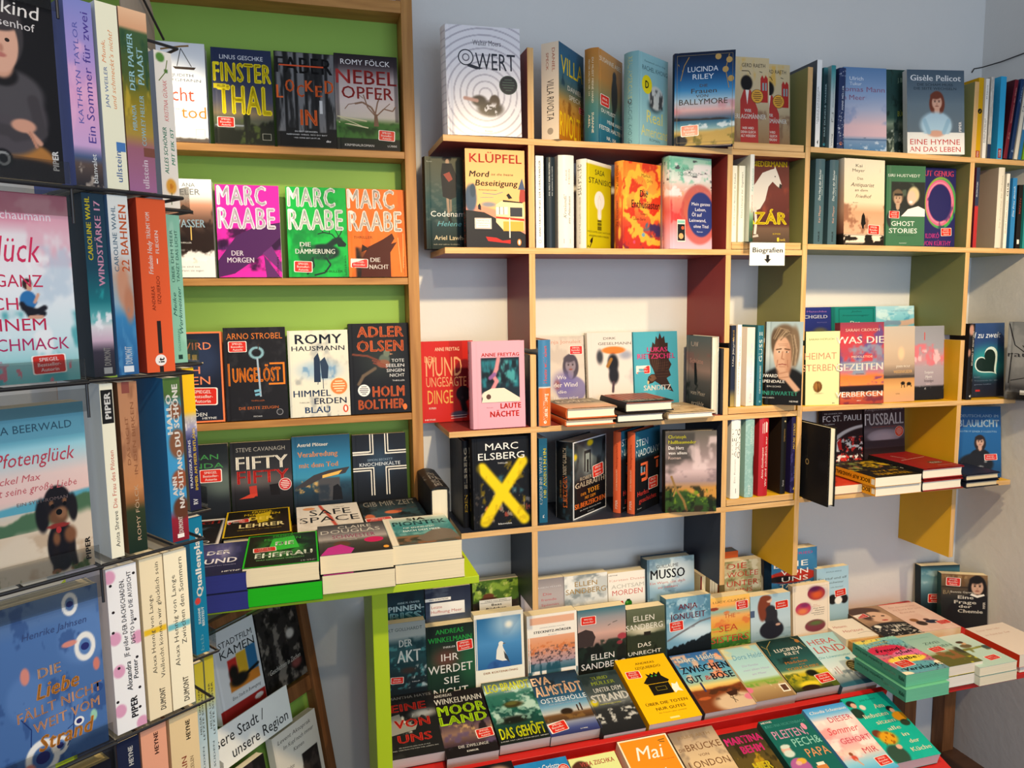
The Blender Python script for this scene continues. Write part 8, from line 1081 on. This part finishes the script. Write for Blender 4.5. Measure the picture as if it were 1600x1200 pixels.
book('K2', 'p', 'violet pink gradient spine with beach foot, rack tier of the guitar cover', [('b', '7a78b4')], [('g', (0, '7f84c0'), (.3, 'a890c8'), (.5, 'd89ac0'), (.78, 'c8a0c8'), (.84, '4a5a7c'), (.88, '5a4a44'), (1, '2f2c30')), ('n', 'e0a8c8', 2, 4, .5, .66, .7, .2, .8), ('n', 'b8a898', 5, 20, .58, .68, .8, .86), ('W', 'KATHRYN TAYLOR', .66, .12, .26, .44, '5a5aa0', .01), ('W', 'Ein Sommer für zwei', .76, .06, .56, .84, '4a3a88', .0), ('W', 'blanvalet', .98, .82, .62, .8, 'd8d8d4')], C3, back='5a68a8', res=1.4)
book('K3', 'p', 'cream spine with orange script and small blue label, top tier of the rack', [('b', 'e8e4c8')], [('b', 'ece6c8'), ('W', 'JAN WEILER', .56, .34, .2, .36, '8a98b8', .02), ('W', 'Munk,', .32, .2, .16, .34, 'e08a5a', 0, .2), ('W', 'und schmeckt’s nicht?', .56, .14, .5, .7, 'e0905a', .0, .2), ('W', 'ullstein', .96, .79, .46, .74, '7088b0', .02), ('R', '4a78b0', .55, .74, .98, .79)], C3, back='c8d0d8', res=1.4)
book('K4', 'p', 'spine with green and ochre landscape and pale blue capitals, top tier of the rack', [('b', '8a6a40')], [('g', (0, 'e8b890'), (.1, 'd8a078'), (.12, '3f5a38'), (.35, '4a5a2c'), (.5, '8a7a24'), (.68, 'a88a3c'), (.76, '9a6070'), (1, 'a0688c')), ('n', '2c4a34', 4, 9, .5, .66, .8, .1, .45), ('n', 'c8a834', 4, 8, .54, .68, .7, .35, .7), ('W', 'DER PAPIER', .44, .13, .24, .44, 'a8d0d4', .03), ('W', 'PALAST', .4, .2, .56, .78, 'a8d0d4', .03), ('W', 'MIRANDA', .66, .52, .26, .42, 'a8ccd0', .02), ('W', 'COWLEY HELLER', .74, .46, .56, .72, 'a8ccd0', .02), ('W', 'ullstein', .98, .82, .5, .72, 'e0c8d0', .03), ('R', '7a4a3c', .6, .75, 1, .8)], C3, back='7a5a4a', res=1.4)
book('K5', 'p', 'white spine with green leaf twig and red lettering, rear column of the top tier', [('b', 'ece2d4')], [('b', 'eee4d6'), ('e', '5a8a3c', .35, .04, .25, .03, .2), ('L', '6a7a34', [(.75, .05), (.6, .13), (.2, .19)], .05), ('e', '4a7a34', .65, .12, .12, .012), ('W', 'KRISTINA GÜNAK', .44, .18, .4, .64, 'd8706a', .01, .15), ('W', 'MIT EIK IST', .72, .48, .66, .86, '3a9a78', .02, .15), ('W', 'ALLES SCHÖNER', .78, .48, .24, .46, '2f8a6a', .02, .15), ('e', 'e0a03c', .55, .86, .3, .05, .2), ('e', 'c87a28', .55, .86, .1, .02), ('L', '5a6a34', [(.55, .9), (.5, .98)], .04)], C3, back='8a94a4', res=1.2)
book('K7', 'p', 'dark sea spine with pink and yellow capitals on the second tier of the rack', [('b', '1f3a4c')], [('g', (0, '1f3444'), (.4, '1d4454'), (.58, '1f7078'), (.66, '5aa8a8'), (.72, 'd8d4d4'), (.8, 'c8a8b8'), (.86, '3a3440'), (1, '26262c')), ('n', '2aa0a0', 4, 8, .52, .66, .8, .5, .72), ('n', 'ece8e8', 4, 12, .58, .68, .9, .62, .78), ('W', 'CAROLINE WAHL', .36, .02, .12, .34, 'd8c41c', .03), ('W', 'WINDSTÄRKE 17', .5, .04, .52, .8, 'd898b0', .03), ('R', '8a8a88', .45, .95, .85, .985), ('W', 'DUMONT', .94, .84, .5, .8, '9a9690', .04)], C3, back='1d2f3c', res=1.4)
book('K8', 'p', 'white and blue swimmer spine with orange capitals on the second tier of the rack', [('b', '6a94b8')], [('g', (0, 'dcdcd4'), (.3, 'd4d4d0'), (.45, 'b8a090'), (.6, '8aa8b8'), (.68, '3a80b0'), (1, '2a5a8c')), ('e', 'c88a6a', .5, .5, .3, .13, .4, .9), ('e', 'b87a5c', .75, .6, .25, .1, .4), ('n', '4a88b4', 4, 8, .52, .68, .7, .6), ('W', 'CAROLINE WAHL', .42, .06, .14, .36, '6a8494', .02), ('W', '22 BAHNEN', .42, .05, .5, .88, 'd86a3c', .03), ('R', 'd8dce0', .25, .95, .75, .985), ('W', 'DUMONT', .94, .84, .35, .7, 'dce4ec', .04)], C3, back='5a84b0', res=1.4)
book('K9', 'p', 'wide red-orange spine with white lettering and round white logo on the second tier', [('b', 'd8562f')], [('b', 'dd5a30'), ('W', 'Fräulein Hedy', .43, .24, .28, .44, 'f0e4d8', .02, .2), ('W', 'TRÄUMT VOM', .23, .08, .28, .42, 'f0e4d8', .02), ('W', 'FLIEGEN', .31, .18, .56, .68, 'f0e4d8', .02), ('L', 'f0e4d8', [(.6, .34), (.6, .37)], .03), ('W', 'ANDREAS', .64, .5, .32, .44, '9a3a20', .02), ('W', 'IZQUIERDO', .6, .44, .52, .64, '9a3a20', .02), ('R', '2a201e', .44, .7, .58, .89), ('O', 'ece4dc', .5, .93, .2), ('W', 'it', .945, .915, .4, .62, '2a201e', .05), ('R', '2a201e', .44, .965, .58, 1)], C3, back='b83a24', res=1.4)
book('K10', 'p', 'mint green spine with dark script in the rear column of the second tier', [('b', '7ab4a0')], [('b', '7fb8a4'), ('n', '9acab8', 2, 4, .5, .66, .7), ('W', 'ÜBER DEM MEER', .45, .1, .24, .44, '4a7a6c', .02), ('W', 'TANZT DAS LICHT', .45, .1, .58, .78, '4a7a6c', .02), ('W', 'Meike', .68, .52, .2, .44, '23504a', 0, .3), ('W', 'Werkmeister', .8, .48, .55, .8, '23504a', 0, .3), ('W', 'GOLDMANN', .92, .77, .4, .55, '3a6a5c'), ('R', '1d3a34', .35, .945, .65, .975)], C3, res=1.2)
book('K12', 'p', 'slim cream spine with black publisher block and red line on the third tier', [('b', 'ece6cc')], [('b', 'f0e8cc'), ('R', '1c1b1a', .05, .035, .95, .225), ('W', 'PIPER', .2, .05, .3, .75, 'f0ece4', .06), ('W', 'Anita Shreve', .94, .73, .4, .72, '3a3a38', .01), ('W', 'Die Frau des Piloten', .71, .38, .4, .72, 'c8604c', .01)], C3, back='c8d0d4', res=1.4)
book('K13', 'p', 'sepia birch sunset spine on the third tier of the rack', [('b', '9a7050')], [('g', (0, 'b8805c'), (.4, 'b8825c'), (.62, 'c08050'), (.7, '8a5a34'), (.75, '2f3a24'), (1, '1a2a20')), ('n', '8a5a40', 3, 6, .5, .68, .6, 0, .7), ('W', 'DAS LICHT', .48, .2, .26, .42, '8a5638', .0), ('W', 'IN DEN BIRKEN', .54, .12, .58, .76, '8a5638', .0), ('W', 'ROMY FÖLCK', .93, .6, .5, .7, 'b89a7c', .01), ('R', '8a4a40', .2, .0, .6, .065)], C3, back='6a4a34', res=1.4)
book('K14', 'p', 'blue spine with brown rock shapes and bold white capitals on the third tier', [('b', '2f78a8')], [('g', (0, '5a7a3c'), (.1, '4a5a30'), (.18, '3f90bc'), (.8, '3a8cbc'), (.86, '8a2030'), (1, '7a1a28')), ('e', '7a4a30', .62, .2, .4, .05, .2), ('e', '7a5038', .65, .4, .5, .09, .2), ('e', '8a4a30', .68, .62, .5, .06, .2), ('e', '5a3424', .65, .8, .5, .07, .2), ('e', '4a6a34', .5, .05, .5, .07, .2), ('W', 'HALLO', .34, .1, .1, .4, 'f0ece4', .06), ('W', 'DU SCHÖNE', .42, .04, .5, .82, 'f0ece4', .06), ('W', 'ANN', .72, .6, .2, .46, 'ece4dc', .06), ('W', 'NAPOLITANO', .8, .44, .56, .84, 'ece4dc', .06), ('R', 'e8e0d8', .3, .955, .7, .98), ('W', 'DUMONT', .95, .85, .4, .66, 'e8e0d8', .04)], C3, back='2a74a8', res=1.4)
book('K15', 'p', 'yellow and navy spine with yellow capitals in the rear column of the third tier', [('b', '23284c')], [('g', (0, 'e8b81c'), (.3, 'e4b41c'), (.34, 'b8b0a0'), (.42, '8a8ab0'), (.5, '2f3464'), (1, '1d1c3c')), ('n', 'd8d4d0', 6, 20, .56, .66, .8, .33, .5), ('W', 'FRANZISKA JEBENS', .84, .5, .14, .36, 'd0d0d8', .03), ('W', 'IMMER AM MEER ENTLANG', .86, .42, .56, .8, 'd8b82c', .04), ('W', 'RV', .96, .92, .3, .7, 'd8d8dc', .03)], C3, res=1.2)
book('K17', 'p', 'white spine with pink dots and black seeds on the fourth tier of the rack', [('b', 'e8e2e0')], [('b', 'ece8e4')]+[('e', 'd89ab4', u, v, .2, .04, .15) for u, v in ((.1, .05), (.15, .42), (.9, .45), (.2, .62), (.15, .86), (.85, .98))]+[('O', '2a2426', u, v, .05) for u, v in ((.9, .06), (.15, .26), (.85, .34), (.1, .38), (.82, .57), (.2, .6), (.84, .76), (.08, .8), (.8, .88), (.12, .1))]+[('W', 'JE größer DER DACHSCHADEN,', .55, .08, .4, .56, '4a4446', .02), ('W', 'DESTO besser DIE AUSSICHT', .48, .04, .66, .8, '4a4446', .02), ('W', 'Alexandra', .76, .58, .42, .6, '2a2628', .02, .2), ('W', 'Potter', .7, .58, .66, .82, '2a2628', .02, .2), ('W', 'PIPER', .93, .8, .5, .72, '2a2628', .06)], C3, back='d8d0d4', res=1.4)
book('K18', 'p', 'cream spine with yellow brush mark on the fourth tier of the rack', [('b', 'e4d2ac')], [('b', 'e8d6b0'), ('r', 'e0b424', 0, .435, 1, .47), ('W', 'Alexa Hennig von Lange', .72, .23, .28, .46, '4a4438', .01), ('W', 'Vielleicht können wir glücklich sein', .76, .04, .62, .8, '4a4438', .01), ('W', 'DUMONT', .96, .82, .5, .74, '6a6252', .04)], C1, back='dccaa4', res=1.4)
book('K19', 'p', 'cream spine with turquoise brush mark on the fourth tier of the rack', [('b', 'e8dcbc')], [('b', 'ece0c0'), ('r', '6ab0b8', 0, .455, 1, .49), ('W', 'Alexa Hennig von Lange', .73, .15, .24, .44, '4a463c', .01), ('W', 'Zwischen den Sommern', .6, .05, .58, .78, '4a463c', .01), ('W', 'DUMONT', .97, .81, .5, .74, '6a6252', .04)], C1, back='dcd0b0', res=1.4)
book('K20', 'p', 'petrol blue spine with bold white lettering and red jellyfish in the rack', [('b', '0f6a8c')], [('b', '126e92'), ('W', 'Quallenplage', .58, .08, .3, .72, 'ece8e0', .05), ('e', 'b83a34', .34, .61, .2, .025), ('W', 'SUSANNE', .78, .66, .3, .48, 'd8e4e4', .04), ('W', 'BERSTEDT', .8, .66, .56, .74, 'd8e4e4', .04), ('W', 'btb', .98, .86, .35, .6, '5a9ab0', .02)], C3, res=1.2)
book('K22', 'p', 'navy spine on the lowest visible tier of the rack', [('b', '1c2238')], [('b', '1e243c'), ('W', 'HEYNE', .17, .05, .5, .7, 'd8d4cc', .05)], C1, res=1.2)
book('K23', 'p', 'salmon pink spine on the lowest visible tier of the rack', [('b', 'dc9878')], [('b', 'e09c7c'), ('W', 'HEYNE', .18, .04, .5, .66, '4a2a24', .05), ('W', 'WÖRTERIN', .6, .3, .3, .5, '8a4030', .02)], C1, res=1.2)
book('K24', 'p', 'tan spine on the lowest visible tier of the rack', [('b', 'd8bc8c')], [('b', 'dcc090'), ('W', 'HEYNE', .18, .05, .55, .7, '3a2f20', .05), ('W', 'WORTERIN', .62, .28, .34, .52, '9a4a34', .02), ('W', 'ZWISCHEN DEN ZEILEN', .62, .3, .64, .76, '6a5034', .01)], C1, res=1.2)
GYS = [('g', (0, 'a89c2c'), (.25, 'b0a838'), (.4, '9ab0b8'), (.6, 'a8c0c8'), (1, 'd8d8d0')), ('W', 'HELGA UND DER', .55, .2, .24, .44, '4a4a3c', .02), ('W', 'LETZTE SOMMER', .6, .2, .56, .76, '4a4a3c', .02), ('W', 'SÜDEN', .85, .65, .4, .6, '6a7a80', .02)]
book('K25', 'p', 'olive to pale blue spine, left of the twin pair in the rear lowest tier', [('b', 'a8a03c')], GYS, C1, res=1.0)
book('K26', 'p', 'olive to pale blue spine, right of the twin pair in the rear lowest tier', [('b', 'a8a03c')], GYS, C1, res=1.0)
GROUP[0] = 'items on the leaning board'
book('H1', 'h', 'white case with red foot and a small colourful street scene on the leaning board',
 [('b', 'd8d8d8'), ('r', '9a2420', 0, .86, 1, 1), ('r', 'c8342c', .3, .36, .5, .62), ('r', 'd8a82c', .5, .33, .72, .62), ('r', '2f6a94', .72, .31, .94, .62), ('r', 'c87a2c', .28, .6, .94, .72), ('e', '1d1a18', .5, .62, .2, .07, .3), ('e', '1d1a18', .4, .52, .1, .08, .4), ('l', '1d1c1c', [(.56, .62), (.94, .56)], .05), ('T', 'STADTFILM', .18, .92, .13, .2, '2a2a2c', -.01), ('T', 'KAMEN', .18, .94, .225, .32, '2a2a2c', -.01), ('T', 'Eine Stadt in Bewegung', .28, .92, .77, .81, '3a3a3c', 0, .2), ('e', 'd8d0cc', .84, .92, .1, .03)], 'd4d4d4', C3)
book('H2', 'p', 'dark grey photographic cover with pale handwriting on the leaning board', [('b', '2c2826'), ('n', '8a7f74', 7, 8, .54, .66, .8), ('n', '151312', 6, 7, .52, .66, .8), ('e', '8a4a44', .78, .8, .12, .06, .5), ('e', 'c8c0b8', .74, .42, .1, .06, .4), ('TR', 'Geschichten in Zechen', .12, .9, .72, .78, -.02, 'c8c0b4', -.01, .25)], '23201f', C1)
book('H3', 'p', 'white cover with dark photo panel and black script below the white region sign', [('b', 'e0d8cc'), ('r', '2a2422', .55, .34, .92, .8), ('n', '4a3f3a', 5, 6, .5, .7, .8, .34, .8, .5, .95), ('T', 'Levent Aktoprak', .1, .86, .06, .1, '4a4440', .0, .2), ('T', 'Im Kopf noch immer', .2, .9, .14, .18, '4a4440', .0, .2), ('T', 'Kamen', .4, .64, .22, .26, '4a4440', .0, .2), ('L', '5a5a78', [(.3, .8), (.4, .6), (.5, .56), (.46, .72)], .01), ('T', 'Gedichte', .1, .36, .36, .4, '6a6460', 0, .2)], 'd8d0c4', C1)
book('H4', 'p', 'black and violet cover at the bottom of the leaning board before the sign', [('b', '1c1a1b'), ('n', '3a3034', 5, 6, .5, .7, .7), ('e', 'b89ac8', .92, .3, .12, .08)], '1a1819', C1)
